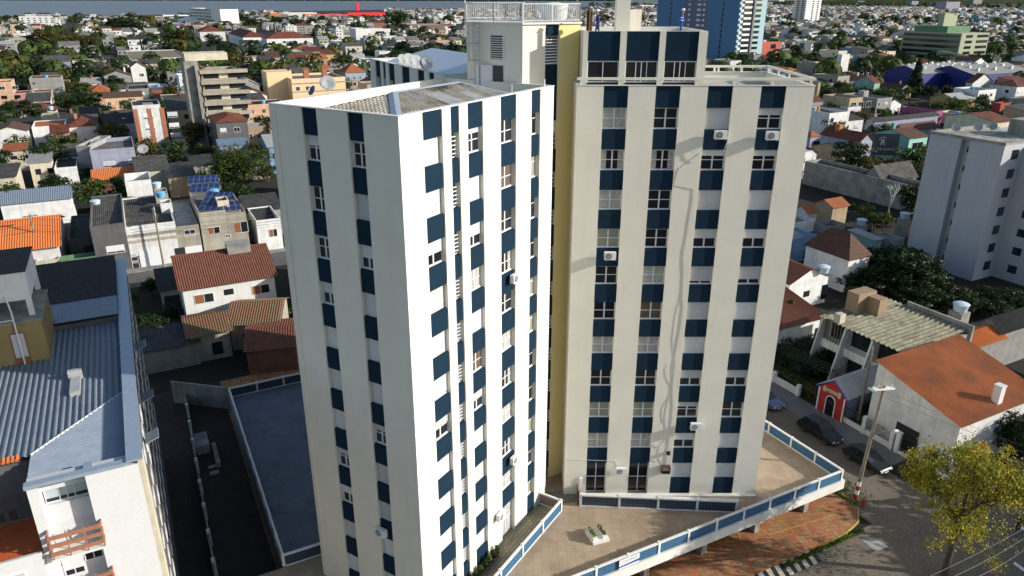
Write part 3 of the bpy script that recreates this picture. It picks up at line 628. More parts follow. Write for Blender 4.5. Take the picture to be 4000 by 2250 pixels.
# people: skinned bodies
def person(label, loc, rz, pose, mats, helmet=None, grp=None):
    """pose: list of joints {name:(x,y,z,r)}; one continuous skin, clothes and skin by height"""
    vs = []; es = []; rad = []; idx = {}
    def j(n, p, r, par=None):
        idx[n] = len(vs); vs.append(p); rad.append(r)
        if par is not None: es.append((idx[par], idx[n]))
    j('pelvis', (0, 0, .95), .15); j('waist', (0, .0, 1.1), .13, 'pelvis'); j('chest', (0, pose.get('lean', 0), 1.32), .17, 'waist'); j('neckb', (0, pose.get('lean', 0) * 1.3, 1.47), .09, 'chest'); j('neck', (0, pose.get('lean', 0) * 1.5, 1.53), .055, 'neckb')
    hx_, hy_ = 0, pose.get('lean', 0) * 1.9 - .01
    j('head1', (hx_, hy_, 1.60), .075, 'neck'); j('head2', (hx_, hy_, 1.69), .095, 'head1'); j('head3', (hx_, hy_, 1.76), .06, 'head2')
    for s in (-1, 1):
        a = pose['arms'][0 if s < 0 else 1]; n = 'r' if s < 0 else 'l'
        j('sh' + n, (.19 * s, idx and vs[idx['chest']][1], 1.42), .065, 'chest'); j('el' + n, a[0], .05, 'sh' + n); j('wr' + n, a[1], .032, 'el' + n)
        w_ = Vector(a[1]); dirn = (w_ - Vector(a[0])).normalized(); pm = w_ + dirn * .07; j('pa' + n, tuple(pm), .034, 'wr' + n)
        lat = dirn.cross(Vector((0, 1, 0)));
        lat = (lat if lat.length > .1 else Vector((1, 0, 0))).normalized()
        for f in range(4):
            q0 = pm + lat * (f - 1.5) * .022 + dirn * .03; q1 = q0 + dirn * (.045 + .008 * (f in (1, 2))) + Vector((0, -.012, 0)); q2 = q1 + dirn * .03 + Vector((0, -.022, 0))
            j('f%s%d' % (n, f), tuple(q0), .011, 'pa' + n); j('g%s%d' % (n, f), tuple(q1), .010, 'f%s%d' % (n, f)); j('h%s%d' % (n, f), tuple(q2), .008, 'g%s%d' % (n, f))
        th = w_ + dirn * .03 + lat * .045; j('t' + n, tuple(th), .012, 'wr' + n); j('u' + n, tuple(th + dirn * .05 + lat * .01), .010, 't' + n)
        l = pose['legs'][0 if s < 0 else 1]
        j('hip' + n, (.10 * s, 0, .88), .10, 'pelvis'); j('kn' + n, l[0], .065, 'hip' + n); j('an' + n, l[1], .045, 'kn' + n); j('to' + n, l[2], .042, 'an' + n)
    me = bpy.data.meshes.new('person'); me.from_pydata(vs, es, [])
    o = link('person', me, None, loc, rz, label, 'person', grp)
    m = o.modifiers.new('skin', 'SKIN'); 
    for i, v in enumerate(me.skin_vertices[0].data): v.radius = (rad[i], rad[i]); v.use_root = (i == 0)
    m.use_smooth_shade = True; s_ = o.modifiers.new('sub', 'SUBSURF'); s_.levels = s_.render_levels = 1
    me.materials.append(mats)
    hy = vs[idx['head2']][1]
    b = MB(); b.lathe([(.09, 1.62), (.1, 1.7), (.085, 1.76)], n=10, c=(0, hy, 0))
    b2 = MB(); b2.add([(-.014, hy - .10, 1.66), (.014, hy - .10, 1.66), (0, hy - .135, 1.665), (0, hy - .098, 1.70)], [(0, 1, 2), (1, 3, 2), (3, 0, 2), (0, 3, 1)])
    for s in (-1, 1): b2.box((.035 * s - .012, hy - .105, 1.70), (.035 * s + .012, hy - .09, 1.715), 1); b2.box((.095 * s - .012, hy - .02, 1.65), (.095 * s + .012, hy + .02, 1.71))
    b2.box((-.03, hy - .10, 1.625), (.03, hy - .085, 1.635), 1); b2.build('face', [plain('skin', (.42, .25, .17), .6), plain('face_dark', (.08, .04, .03), .6)], o)
    if helmet:
        MB().lathe([(.125, 1.73), (.13, 1.75), (.115, 1.82), (.07, 1.87), (.01, 1.885)], n=14, c=(0, hy, 0)).add([(-.12, hy - .08, 1.735), (.12, hy - .08, 1.735), (.08, hy - .19, 1.73), (-.08, hy - .19, 1.73)], [(0, 1, 2, 3)]).build('hard_hat', M['acw'], o, smooth=True)
    else: MB().lathe([(.10, 1.70), (.105, 1.74), (.08, 1.80), (.01, 1.82)], n=12, c=(0, hy + .015, 0)).build('hair', M['black'], o, smooth=True)
    return o
def clothm(name, stops, band=None):
    m, t, b = _new(name); tc = N(t, 'ShaderNodeTexCoord'); sp = N(t, 'ShaderNodeSeparateXYZ'); t.links.new(tc.outputs['Object'], sp.inputs[0])
    mr = N(t, 'ShaderNodeMapRange'); mr.inputs[1].default_value = 0; mr.inputs[2].default_value = 2; t.links.new(sp.outputs[2], mr.inputs[0])
    r = ramp(t, mr.outputs[0], stops); r.color_ramp.interpolation = 'CONSTANT'; t.links.new(r.outputs[0], b.inputs[0]); b.inputs['Roughness'].default_value = .85; return m
BL = (.03, .06, .30); SK = (.42, .25, .17)
cov = clothm('blue_coverall', [(0, (.04, .03, .03)), (.05, BL), (.52, (.65, .65, .62)), (.54, BL), (.61, (.65, .65, .62)), (.635, BL), (.76, SK)])
cov2 = clothm('blue_work_clothes', [(0, (.04, .03, .03)), (.05, (.03, .05, .22)), (.48, (.02, .03, .12)), (.5, (.05, .06, .28)), (.76, SK)])
ZPF = ZP - .55
person('worker in blue coverall and white helmet near the right end of the penthouse roof', (12.1, 56.0, ZPF), radians(70), dict(lean=-.03, arms=[((-.3, .0, 1.16), (-.32, -.12, .93)), ((.3, -.02, 1.17), (.28, -.18, .98))], legs=[((-.11, -.04, .5), (-.12, .02, .09), (-.12, -.14, .05)), ((.12, .0, .5), (.13, .06, .09), (.13, -.1, .05))]), cov, True, 'workers on the penthouse roof')
person('worker in blue clothes and white helmet beside the rusty vent pipes', (5.65, 51.6, ZPF), radians(-80), dict(lean=-.04, arms=[((-.28, -.08, 1.18), (-.2, -.28, 1.05)), ((.28, .02, 1.16), (.3, -.1, .94))], legs=[((-.1, -.12, .5), (-.11, -.1, .09), (-.11, -.26, .05)), ((.11, .04, .5), (.12, .16, .09), (.12, .02, .05))]), cov2, True, 'workers on the penthouse roof')
# ------------------------------------------------------------------ ground, water, streets
shore = [U(x, y) for x, y in ((-900, 84), (-300, 72), (300, 62), (700, 58), (1100, 45), (1700, 34), (2300, 26), (2600, 20), (2960, 7), (3300, 2.5), (3700, -2), (4400, -5))]
land = MB(); land.poly([(9000, -300, 0)] + [(p.x, p.y, 0) for p in reversed(shore)] + [(-2600, -300, 0)])
struct('ground', land, M['soil'])
wm = _new('river_water'); MATS['river_water'] = wm[0]; wt = wm[1]; wb = wm[2]
wb.inputs['Base Color'].default_value = (.05, .06, .09, 1); wb.inputs['Roughness'].default_value = .35; wb.inputs['Specular IOR Level'].default_value = .2
tcw = N(wt, 'ShaderNodeTexCoord'); nw = N(wt, 'ShaderNodeTexNoise', i_Scale=.05, i_Detail=8.); wt.links.new(tcw.outputs['Object'], nw.inputs[0]); bw = N(wt, 'ShaderNodeBump', i_Strength=.6, i_Distance=3.); wt.links.new(nw.outputs[0], bw.inputs['Height']); wt.links.new(bw.outputs[0], wb.inputs['Normal'])
n2w = N(wt, 'ShaderNodeTexNoise', i_Scale=.004, i_Detail=5.); wt.links.new(tcw.outputs['Object'], n2w.inputs[0]); rw = ramp(wt, n2w.outputs[0], [(.35, (.045, .062, .10)), (.65, (.075, .072, .092))]); wt.links.new(rw.outputs[0], wb.inputs['Base Color'])
struct('water', MB().poly([(-9000, 900, -.6), (16000, 900, -.6), (16000, 15000, -.6), (-9000, 15000, -.6)]), wm[0])
struct('hills', MB().poly([(-9000, 8200, .4), (3000, 8700, .4), (3000, 20000, .4), (-9000, 20000, .4)]), noisy('far_bank_land', (.10, .13, .07), (.20, .19, .14), .004, .9))
TIP = Vector((27.6, 51.7, 0))
def g(x, y, z=0.): return TIP + G2 * x + G1 * y + Vector((0, 0, z))
TG = FR(TIP, GA)
# streets (grid frame, origin at the terrace tip): cross street to the right, street in front, street behind left
def strip(name, x0, y0, x1, y1, z, mat): return struct(name, MB(FR(TIP, GA)).box((x0, y0, z - .02), (x1, y1, z)) if False else MB().box((x0, y0, 0), (x1, y1, .004)), mat, TIP + Vector((0, 0, z)), GA)
struct('street', MB().box((1.5, -60, 0), (9.2, 330, .01)).box((-120, -30, 0), (1.5, -2.7, .01)).box((9.2, -30, 0), (160, -2.7, .01)), M['cobble'], TIP + Vector((0, 0, .012)), GA)
pv = MB(); k = [(-120, -2.6), (-3.5, -2.6), (-1.2, -2.4), (.6, -1.6), (1.5, .2), (1.9, 3), (1.9, 48), (-43.7, 48), (-43.7, 10), (-50, 10), (-50, -2.6)]
pv = MB(); pv.prism([(-60, -2.6), (-4.5, -2.6), (-1.6, -2.45), (.6, -1.9), (1.9, -.8), (2.3, .8), (1.9, 3.5), (1.6, 8), (1.6, 48), (-60, 48)], 0, .12)
struct('parking_pavement', pv, M['redtile'], TIP + Vector((0, 0, .0)), GA)
struct('pavement', MB().box((9.2, 2, 0), (12.3, 300, .13)), M['cobwalk'], TIP, GA)
# kerbs: yellow curve, black and yellow ramp
kb = MB(); pts = [(-4.5, -2.72), (-1.6, -2.57), (.65, -2.0), (2.0, -.86), (2.42, .8), (2.02, 3.5)]
for a, c in zip(pts, pts[1:]):
    a, c = Vector((*a, 0)), Vector((*c, 0)); n_ = (c - a).normalized().cross(Vector((0, 0, 1))) * .07
    kb.add([a - n_, a + n_, c + n_, c - n_, a - n_ + Vector((0, 0, .15)), a + n_ + Vector((0, 0, .15)), c + n_ + Vector((0, 0, .15)), c - n_ + Vector((0, 0, .15))], [(4, 5, 6, 7), (0, 1, 5, 4), (1, 2, 6, 5), (2, 3, 7, 6), (3, 0, 4, 7)])
struct('kerb', kb, noisy('worn_yellow_paint', (.55, .42, .06), (.25, .22, .14), 2., .9, .7), TIP, GA)
kb = MB()
for i in range(26):
    x = -5.4 - i * .42; kb.add([(x, -2.62, .125), (x - .42, -2.62, .125), (x - .80, -3.85, .03), (x - .38, -3.85, .03)], [(0, 1, 2, 3)], i % 2)
struct('kerb_ramp', kb, [M['black'], noisy('cream_stripe_paint', (.62, .56, .38), (.4, .36, .25), 2., .8)], TIP, GA)
# painted parking bays
mk = MB()
def ln(a, c, w_=.05):
    a, c = Vector((*a, .13)), Vector((*c, .13)); n_ = (c - a).normalized().cross(Vector((0, 0, 1))) * w_; mk.add([a - n_, a + n_, c + n_, c - n_], [(0, 3, 2, 1)])
for p_, q_ in (((600, 1140), (1120, 980)), ((470, 1045), (640, 1190) if False else (600, 1140)), ((640, 985), (790, 1115)), ((600, 1010), (820, 930)), ((980, 905), (1090, 955)), ((200, 1200), (385, 1185)), ((345, 1075), (385, 1185)), ((180, 1130), (210, 1200))):
    a, c = Q(8, *p_), Q(8, *q_); mk.T = None; ln((a.x, a.y), (c.x, c.y))
struct('bay_markings', mk, noisy('faded_yellow_line', (.55, .36, .05), (.42, .20, .07), 3., .8))
struct('manhole_slab', MB().add([(*Q(8, 1300, 1150).xy, .03), (*Q(8, 1430, 1265).xy, .03), (*Q(8, 1530, 1222).xy, .03), (*Q(8, 1375, 1125).xy, .03)], [(0, 1, 2, 3)]), M['concrete'])
gb = MB(); a, c = Q(8, 1290, 1150), Q(8, 1390, 1135)
for i in range(5):
    p = a + (c - a) * (i + .2) / 5; d_ = Vector((.35, -.35, 0)); e_ = (c - a) / 14; gb.add([p + Vector((0, 0, .04)), p + e_ + Vector((0, 0, .04)), p + e_ + d_ * .8 + Vector((0, 0, .04)), p + d_ * .8 + Vector((0, 0, .04))], [(0, 3, 2, 1)])
gb.build('drain_grate', M['black'], label='storm drain grate slots in the pale slab by the kerb', cat='drain')
# weeds along the kerbs
wd_ = MB(); rr = random.Random(8)
for _ in range(2600):
    if rr.random() < .75: t_ = rr.random(); x = 2.5 * rr.random() ** 2 if t_ < .4 else -rr.random() * 9; y = (-2.8 - rr.random() * .35) if t_ >= .4 else (rr.random() * 6 - .5); x = x + 2.1 if t_ < .4 else x
    else: x, y = 1.2 + rr.random() * .9, 2 + rr.random() * 4
    p = g(x, y, .12); h_ = .05 + rr.random() * .16; a_ = rr.random() * 6.3; d_ = Vector((cos(a_), sin(a_), 0)) * .05
    wd_.add([p - d_, p + d_, p + d_ * 1.6 + Vector((0, 0, h_)), p - d_ * .4 + Vector((rr.random() * .1 - .05, 0, h_))], [(0, 1, 2, 3)])
wd_.build('grass', leafm('kerb_weeds', (.05, .10, .02), (.10, .16, .03), (.16, .2, .05)), kind='stuff')
# left: alley and courtyard floors, street behind
struct('alley_floor', MB().box((-60, 8, 0), (-43.8, 48, .02)), M['alley'], TIP + Vector((0, 0, .13)), GA)
struct('road', MB().box((-400, 85, 0), (1.5, 92, .01)), M['asphalt'], TIP + Vector((0, 0, .025)), GA)
struct('pavement', MB().box((-400, 92, 0), (1.4, 94.1, .13)), M['concrete'], TIP, GA)

# ------------------------------------------------------------------ parking terrace
tp = thing('parking_terrace', 'raised paved terrace on pillars round the tower, with a pale edge beam', 'terrace', TIP, GA)
o = MB().box((-38.2, 0, 2.65), (0, 38, 3.2)).box((-60, 0, 2.65), (-38.202, 11, 3.2)).build('slab', M['paving'], tp)
MB().box((-43.7, 11.002, 2.65), (-38.202, 38, 3.19)).box((-38.2, 20, 3.202), (-30, 37.9, 3.206)).build('rear_deck', M['deck'], tp)
MB().box((-60, -.32, 2.45), (.32, -.002, 3.3)).box((.002, .0, 2.45), (.32, 38, 3.3)).build('edge_beam', M['parapet'], tp)
for i in range(7): MB().box((-2.6 - i * 5.6, .9, 0), (-2.1 - i * 5.6, 1.5, 2.65)).build('pillar', M['concrete'], tp)
MB().box((-43.7, 9, 0), (-43.45, 38, 2.65)).box((-43.45, 37.7, 0), (0, 38, 2.65)).box((-43.4, 9, 0), (-.5, 9.3, 2.65)).build('retaining_wall', M['darkcon'], tp)
# lattice panels: pattern of breeze blocks
def latticem(name, dark, lite):
    m, t, b = _new(name); tc = N(t, 'ShaderNodeTexCoord'); sp = N(t, 'ShaderNodeSeparateXYZ'); t.links.new(tc.outputs['Object'], sp.inputs[0])
    def M_(op, a, c=None):
        n = N(t, 'ShaderNodeMath', operation=op)
        for i, v in enumerate((a, c)):
            if v is None: continue
            if hasattr(v, 'node'): t.links.new(v, n.inputs[i])
            else: n.inputs[i].default_value = v
        return n.outputs[0]
    s_ = 1 / .26
    fx = M_('FRACT', M_('MULTIPLY', M_('ADD', sp.outputs[0], 100), s_)); fz = M_('FRACT', M_('MULTIPLY', M_('ADD', sp.outputs[2], 100), s_))
    d1 = M_('ABSOLUTE', M_('SUBTRACT', fx, fz)); d2 = M_('ABSOLUTE', M_('SUBTRACT', M_('ADD', fx, fz), 1.))
    e1 = M_('MINIMUM', M_('MINIMUM', fx, fz), M_('MINIMUM', d1, d2)); r = ramp(t, e1, [(.06, lite), (.14, dark)]); t.links.new(r.outputs[0], b.inputs[0]); b.inputs['Roughness'].default_value = .6
    bp = N(t, 'ShaderNodeBump', i_Strength=.8, i_Distance=.05); bp.invert = True; t.links.new(e1, bp.inputs['Height']); t.links.new(bp.outputs[0], b.inputs['Normal']); return m
M['lattice'] = latticem('blue_breeze_block', (.005, .032, .085), (.055, .19, .34)); M['latred'] = latticem('brown_breeze_block', (.10, .03, .02), (.45, .35, .28)); M['latdark'] = latticem('dark_breeze_block', (.01, .015, .03), (.07, .10, .14))
def lattice_fence(label, p0, ang, L, n, zb=3.2, ht=1.05, lat='lattice', group='breeze block fences of the terrace', ends=(1, 1), cap=.16):
    t = thing('lattice_fence', label, 'fence', (p0.x, p0.y, zb), ang, group)
    sp = L / n
    for i in range(n + 1):
        if (i == 0 and not ends[0]) or (i == n and not ends[1]): continue
        x = i * sp; MB().box((x - .09, -.10, 0), (x + .09, .10, ht + .06)).build('post', M['white'], t)
    MB().box((0, -cap / 2, ht - .12), (L, cap / 2, ht + .0)).build('top_rail', M['white'], t)
    MB().box((0, -.07, 0), (L, .07, .10)).build('base_rail', M['white'], t)
    for i in range(n):
        MB().box((i * sp + .09, -.035, .10), ((i + 1) * sp - .09, .035, ht - .12)).build('lattice_panel', M[lat], t)
    return t
lattice_fence('long blue lattice fence on white beam along the street edge of the terrace', g(-40.9, -.1), GA, 40.9, 15)
lattice_fence('blue lattice fence along the side street edge of the terrace', g(.1, .0), GA + pi / 2, 37.6, 14, ends=(0, 1))
lattice_fence('dark lattice fence at the foot of the right wing', Vector((5.5, 48.25, 0)), radians(-3.6), 12.2, 4, lat='latdark', ht=1.15, cap=.3)
fa = CA + E1 * 14.75 - E2 * 1.95
lattice_fence('blue lattice fence along the narrow walkway of the left wing', fa - E1 * 17.8, angR, 17.8, 6, ht=1.1, ends=(1, 1))
lattice_fence('short brown lattice fence closing the walkway of the left wing', fa + E2 * 1.95, atan2(-E2.y, -E2.x), 1.95, 1, lat='latred', ht=1.1, ends=(1, 0))
lattice_fence('dark lattice fence along the alley side of the terrace', g(-43.6, 11.2), GA + pi / 2, 26.6, 11, lat='latdark')
lattice_fence('dark lattice fence at the far end of the rear deck', g(-43.6, 37.9), GA, 16, 6, lat='latdark', ends=(0, 1))
lattice_fence('low dark lattice fence between the rear deck and the front terrace', g(-43.5, 11.1), GA, 2.9, 1, lat='latdark', ends=(0, 1))
# walkway mosaic, entrance steps
MB().box((-2, -1.9, 0), (14.7, -.0, .012)).build('mosaic_walkway', bricky('walkway_mosaic', (.30, .27, .19), (.40, .37, .27), (.20, .18, .13), .5, .28, .03, stain=.4), None, (CA.x, CA.y, 3.202), angR, kind='structure')
MB().box((0, 0, 0), (2.6, 1.6, .02)).build('mosaic_landing', M['cobwalk'], None, (3.2, 48.4, 3.202), radians(10), kind='structure')
t = thing('entrance_gate', 'dark brown gate on the patterned landing beside the dark lattice fence', 'gate', (5.3, 48.5, 3.2), radians(88)); MB().box((0, -.03, .05), (1.3, .03, 1.0)).build('gate_leaf', M['rust'], t); MB().box((-.1, -.08, 0), (0, .08, 1.3)).build('post', M['rust'], t)
MB().box((-.12, -.12, 0), (.12, .12, 2.1)).build('gate_post', M['white'], None, (5.55, 49.05, 3.2), 0, label='tall white gate post at the left end of the dark lattice fence', cat='post')
# planter bench, banner
t = thing('planter', 'pale concrete planter with two troughs in the middle of the terrace', 'planter', (*Q(16, 432, 1213, 3.2).xy, 3.2), radians(20))
MB().box((0, 0, 0), (1.35, 1.5, .22)).build('base', M['parapet'], t)
for x in (.05, .85):
    tr_ = MB().box((x, .15, .22), (x + .35, 1.35, .5)).build('trough', M['parapet'], t); b = MB()
    for _ in range(160):
        p = Vector((x + .05 + rr.random() * .25, .2 + rr.random() * 1.1, .5 + rr.random() * .12)); a_ = rr.random() * 6.3; d_ = Vector((cos(a_), sin(a_), 0)) * .04; b.add([p - d_, p + d_, p + d_ + Vector((0, 0, .08)), p + Vector((0, .02, .1))], [(0, 1, 2, 3)])
    b.build('plants', MATS['kerb_weeds'], tr_)
bx0 = g(-20.95, -.30)
t = thing('banner', 'white banner with a blue stripe tied to the lattice fence', 'banner', (bx0.x, bx0.y, 3.38), GA)
MB().box((-1.75, 0, 0), (.0, .03, .80)).build('sheet', M['acw'], t); MB().add([(-1.75, -.004, .13), (0, -.004, .17), (0, -.004, .37), (-1.75, -.004, .25)], [(0, 1, 2, 3)]).build('stripe', plain('banner_blue', (.015, .09, .42), .6), t)
def text(s, parent, loc, size, mat, rot=(pi / 2, 0, 0), name='lettering', ext=.004, align='CENTER'):
    c = bpy.data.curves.new(name, 'FONT'); c.body = s; c.size = size; c.extrude = ext; c.align_x = align; c.materials.append(mat)
    o = bpy.data.objects.new(name, c); COL.objects.link(o); me = bpy.data.meshes.new_from_object(o); bpy.data.objects.remove(o); o = link(name, me, parent, loc); o.rotation_euler = rot; return o
text('CAUZIMOV', t, (-.82, -.006, .50), .24, plain('banner_grey', (.42, .43, .48), .7))
# plant bed at the foot of wing A
def leaf_cloud(name, cen, rad, n, size, mat, rng_, parent=None, flat=.0, loc=None, **kw):
    b = MB(); cen = Vector(cen)
    for _ in range(n):
        d_ = Vector((rng_.gauss(0, 1), rng_.gauss(0, 1), rng_.gauss(0, 1))).normalized() * (rng_.random() ** .4)
        p = cen + Vector((d_.x * rad[0], d_.y * rad[1], d_.z * rad[2])); nn = (d_ + Vector((rng_.random() - .5, rng_.random() - .5, rng_.random()))).normalized(); a = nn.orthogonal().normalized(); c = nn.cross(a); an = rng_.random() * 6.3
        a, c = a * cos(an) + c * sin(an), c * cos(an) - a * sin(an); s_ = size * (.6 + rng_.random() * .8)
        b.add([p - a * s_, p - c * s_ * .55, p + a * s_, p + c * s_ * .55], [(0, 1, 2, 3)])
    return b.build(name, mat, parent, loc, **kw)
M['leafdark'] = leafm('leaves_dark', (.012, .026, .007), (.024, .046, .010), (.042, .064, .014)); M['leafmid'] = leafm('leaves_mid', (.032, .056, .010), (.062, .098, .016), (.105, .135, .025))
M['leafolive'] = leafm('leaves_olive', (.045, .046, .010), (.082, .074, .013), (.12, .09, .02)); M['leafyellow'] = leafm('leaves_autumn', (.14, .17, .015), (.36, .31, .022), (.50, .30, .035), .1); M['leafgrey'] = leafm('leaves_greyish', (.10, .10, .075), (.14, .13, .10), (.18, .16, .12))
M['leafred'] = leafm('leaves_bougainvillea', (.06, .08, .03), (.10, .08, .04), (.4, .08, .08))
rb = random.Random(4)
for i in range(7):
    q_ = CA + E1 * (4.6 + i * .55) - E2 * .38; s_ = .5 + rb.random() * .35
    t = thing('potted_plant', ['leafy green shrub', 'spiky green plant', 'low dark fern', 'tall leafy plant', 'round green bush', 'yellowish leafy plant', 'bright green plant'][i] + ' in the bed under the sunlit facade, ' + ['nearest the street', 'second from the street', 'third from the street', 'in the middle of the row', 'third from the wall unit', 'second from the wall unit', 'under the wall unit'][i], 'plant', (q_.x, q_.y, 3.2), 0, 'plants along the foot of the left wing')
    b = MB(); b.lathe([(.10, 0), (.15, .22)], n=10); b.build('pot', M['brickred'], t); leaf_cloud('leaves', (0, 0, .3 + s_ * .4), (.26, .26, s_ * .5), 130, .09, M[('leafmid', 'leafdark')[i % 2]], rb, t)
# ------------------------------------------------------------------ generic builders: houses, trees, tanks, poles, cars
LABELS = set(); FOOT = []
CLEAR = [(1110, 55, 1520, 84), (725, 62, 940, 98), (785, 135, 1235, 212), (425, 215, 765, 282), (55, 88, 215, 118), (1445, 100, 1830, 138), (1375, 140, 1540, 168), (1300, 155, 1400, 195), (3440, 325, 3910, 372), (3490, 235, 3810, 268), (2925, 150, 3065, 182), (3500, 440, 3700, 480), (1340, 265, 1440, 315), (625, 70, 745, 90), (3050, 78, 3230, 100), (1135, 290, 1360, 330)]
LANDM = []      # (name, x, y)
def landmark(n, p): LANDM.append((n, p[0], p[1]))
ORDN = ['', 'second ', 'third ', 'fourth ', 'fifth ', 'sixth ', 'seventh ', 'eighth ']
def uniq(desc, loc):
    """desc + where it stands next to a landmark one can find"""
    me_ = PJ((loc[0], loc[1], 2)) or (0, 0)
    near = sorted(LANDM, key=lambda l: (l[1] - loc[0]) ** 2 + (l[2] - loc[1]) ** 2)
    for n, x, y in near[:9]:
        p = PJ((x, y, 2)); 
        if not p: continue
        dx, dy = me_[0] - p[0], y - loc[1]
        rel = ('right of' if dx > 0 else 'left of') if abs(dx) > 1.2 * abs(me_[1] - p[1]) else ('behind' if loc[1] > y else 'in front of')
        dist = hypot(x - loc[0], y - loc[1])
        for q_ in ('close ' if dist < 45 else '', 'some way ' if dist > 70 else 'just ', 'far ' if dist > 110 else 'a few houses '):
            s = '%s, %s%s %s' % (desc, q_, rel, n)
            if len(s.split()) <= 16 and s not in LABELS: LABELS.add(s); return s
    for k in range(1, 8):
        for n, x, y in near[:4]:
            s = '%s, %sfrom %s' % (desc, ORDN[k], n)
            if len(s.split()) <= 16 and s not in LABELS: LABELS.add(s); return s
    return desc
def win_mesh(w_, h_, style):
    def mk():
        b = MB(); f = .07
        if style in ('w', 's', 'b', 'c'):
            b.box((0, -.05, 0), (w_, .02, f)); b.box((0, -.05, h_ - f), (w_, .02, h_)); b.box((0, -.05, f), (f, .02, h_ - f)); b.box((w_ - f, -.05, f), (w_, .02, h_ - f)); b.box((w_ / 2 - .03, -.045, f), (w_ / 2 + .03, .02, h_ - f))
            b.box((f, -.02, f), (w_ - f, .0, h_ - f), 1)
            if style == 's': b.box((f, -.06, h_ * .25), (w_ - f, -.021, h_ - f), 2)
            if style == 'b': b.box((f, -.06, f), (w_ * .48, -.021, h_ - f), 3)
            return b.build('window', [M['frame'], M['glass'], M['shutter'], M['wood2']])
        if style == 'k': return b.box((0, -.03, 0), (w_, .02, h_)).build('window', M['glass'])
        if style == 'd': b.box((0, -.05, 0), (f, .02, h_)); b.box((w_ - f, -.05, 0), (w_, .02, h_)); b.box((f, -.05, h_ - f), (w_ - f, .02, h_)); b.box((f, -.03, 0), (w_ - f, 0, h_ - f), 1); return b.build('door', [M['frame'], M['wood2']])
        if style == 'g':
            b.box((0, -.05, 0), (w_, .02, h_))
            for i in range(3): b.box((.1, -.06, h_ * (i + .15) / 3.3), (w_ - .1, -.051, h_ * (i + .85) / 3.3))
            return b.build('garage_door', M['frame'])
        if style == 'G': b.box((0, -.03, 0), (w_, .02, h_)); return b.build('garage_opening', M['black'])
    return shared(('w', round(w_, 1), round(h_, 1), style), mk)
M['wood2'] = noisy('varnished_wood', (.30, .12, .05), (.18, .08, .04), 3., .7, .6)
WNAME = {'d': 'door', 'g': 'garage_door', 'G': 'garage_opening'}
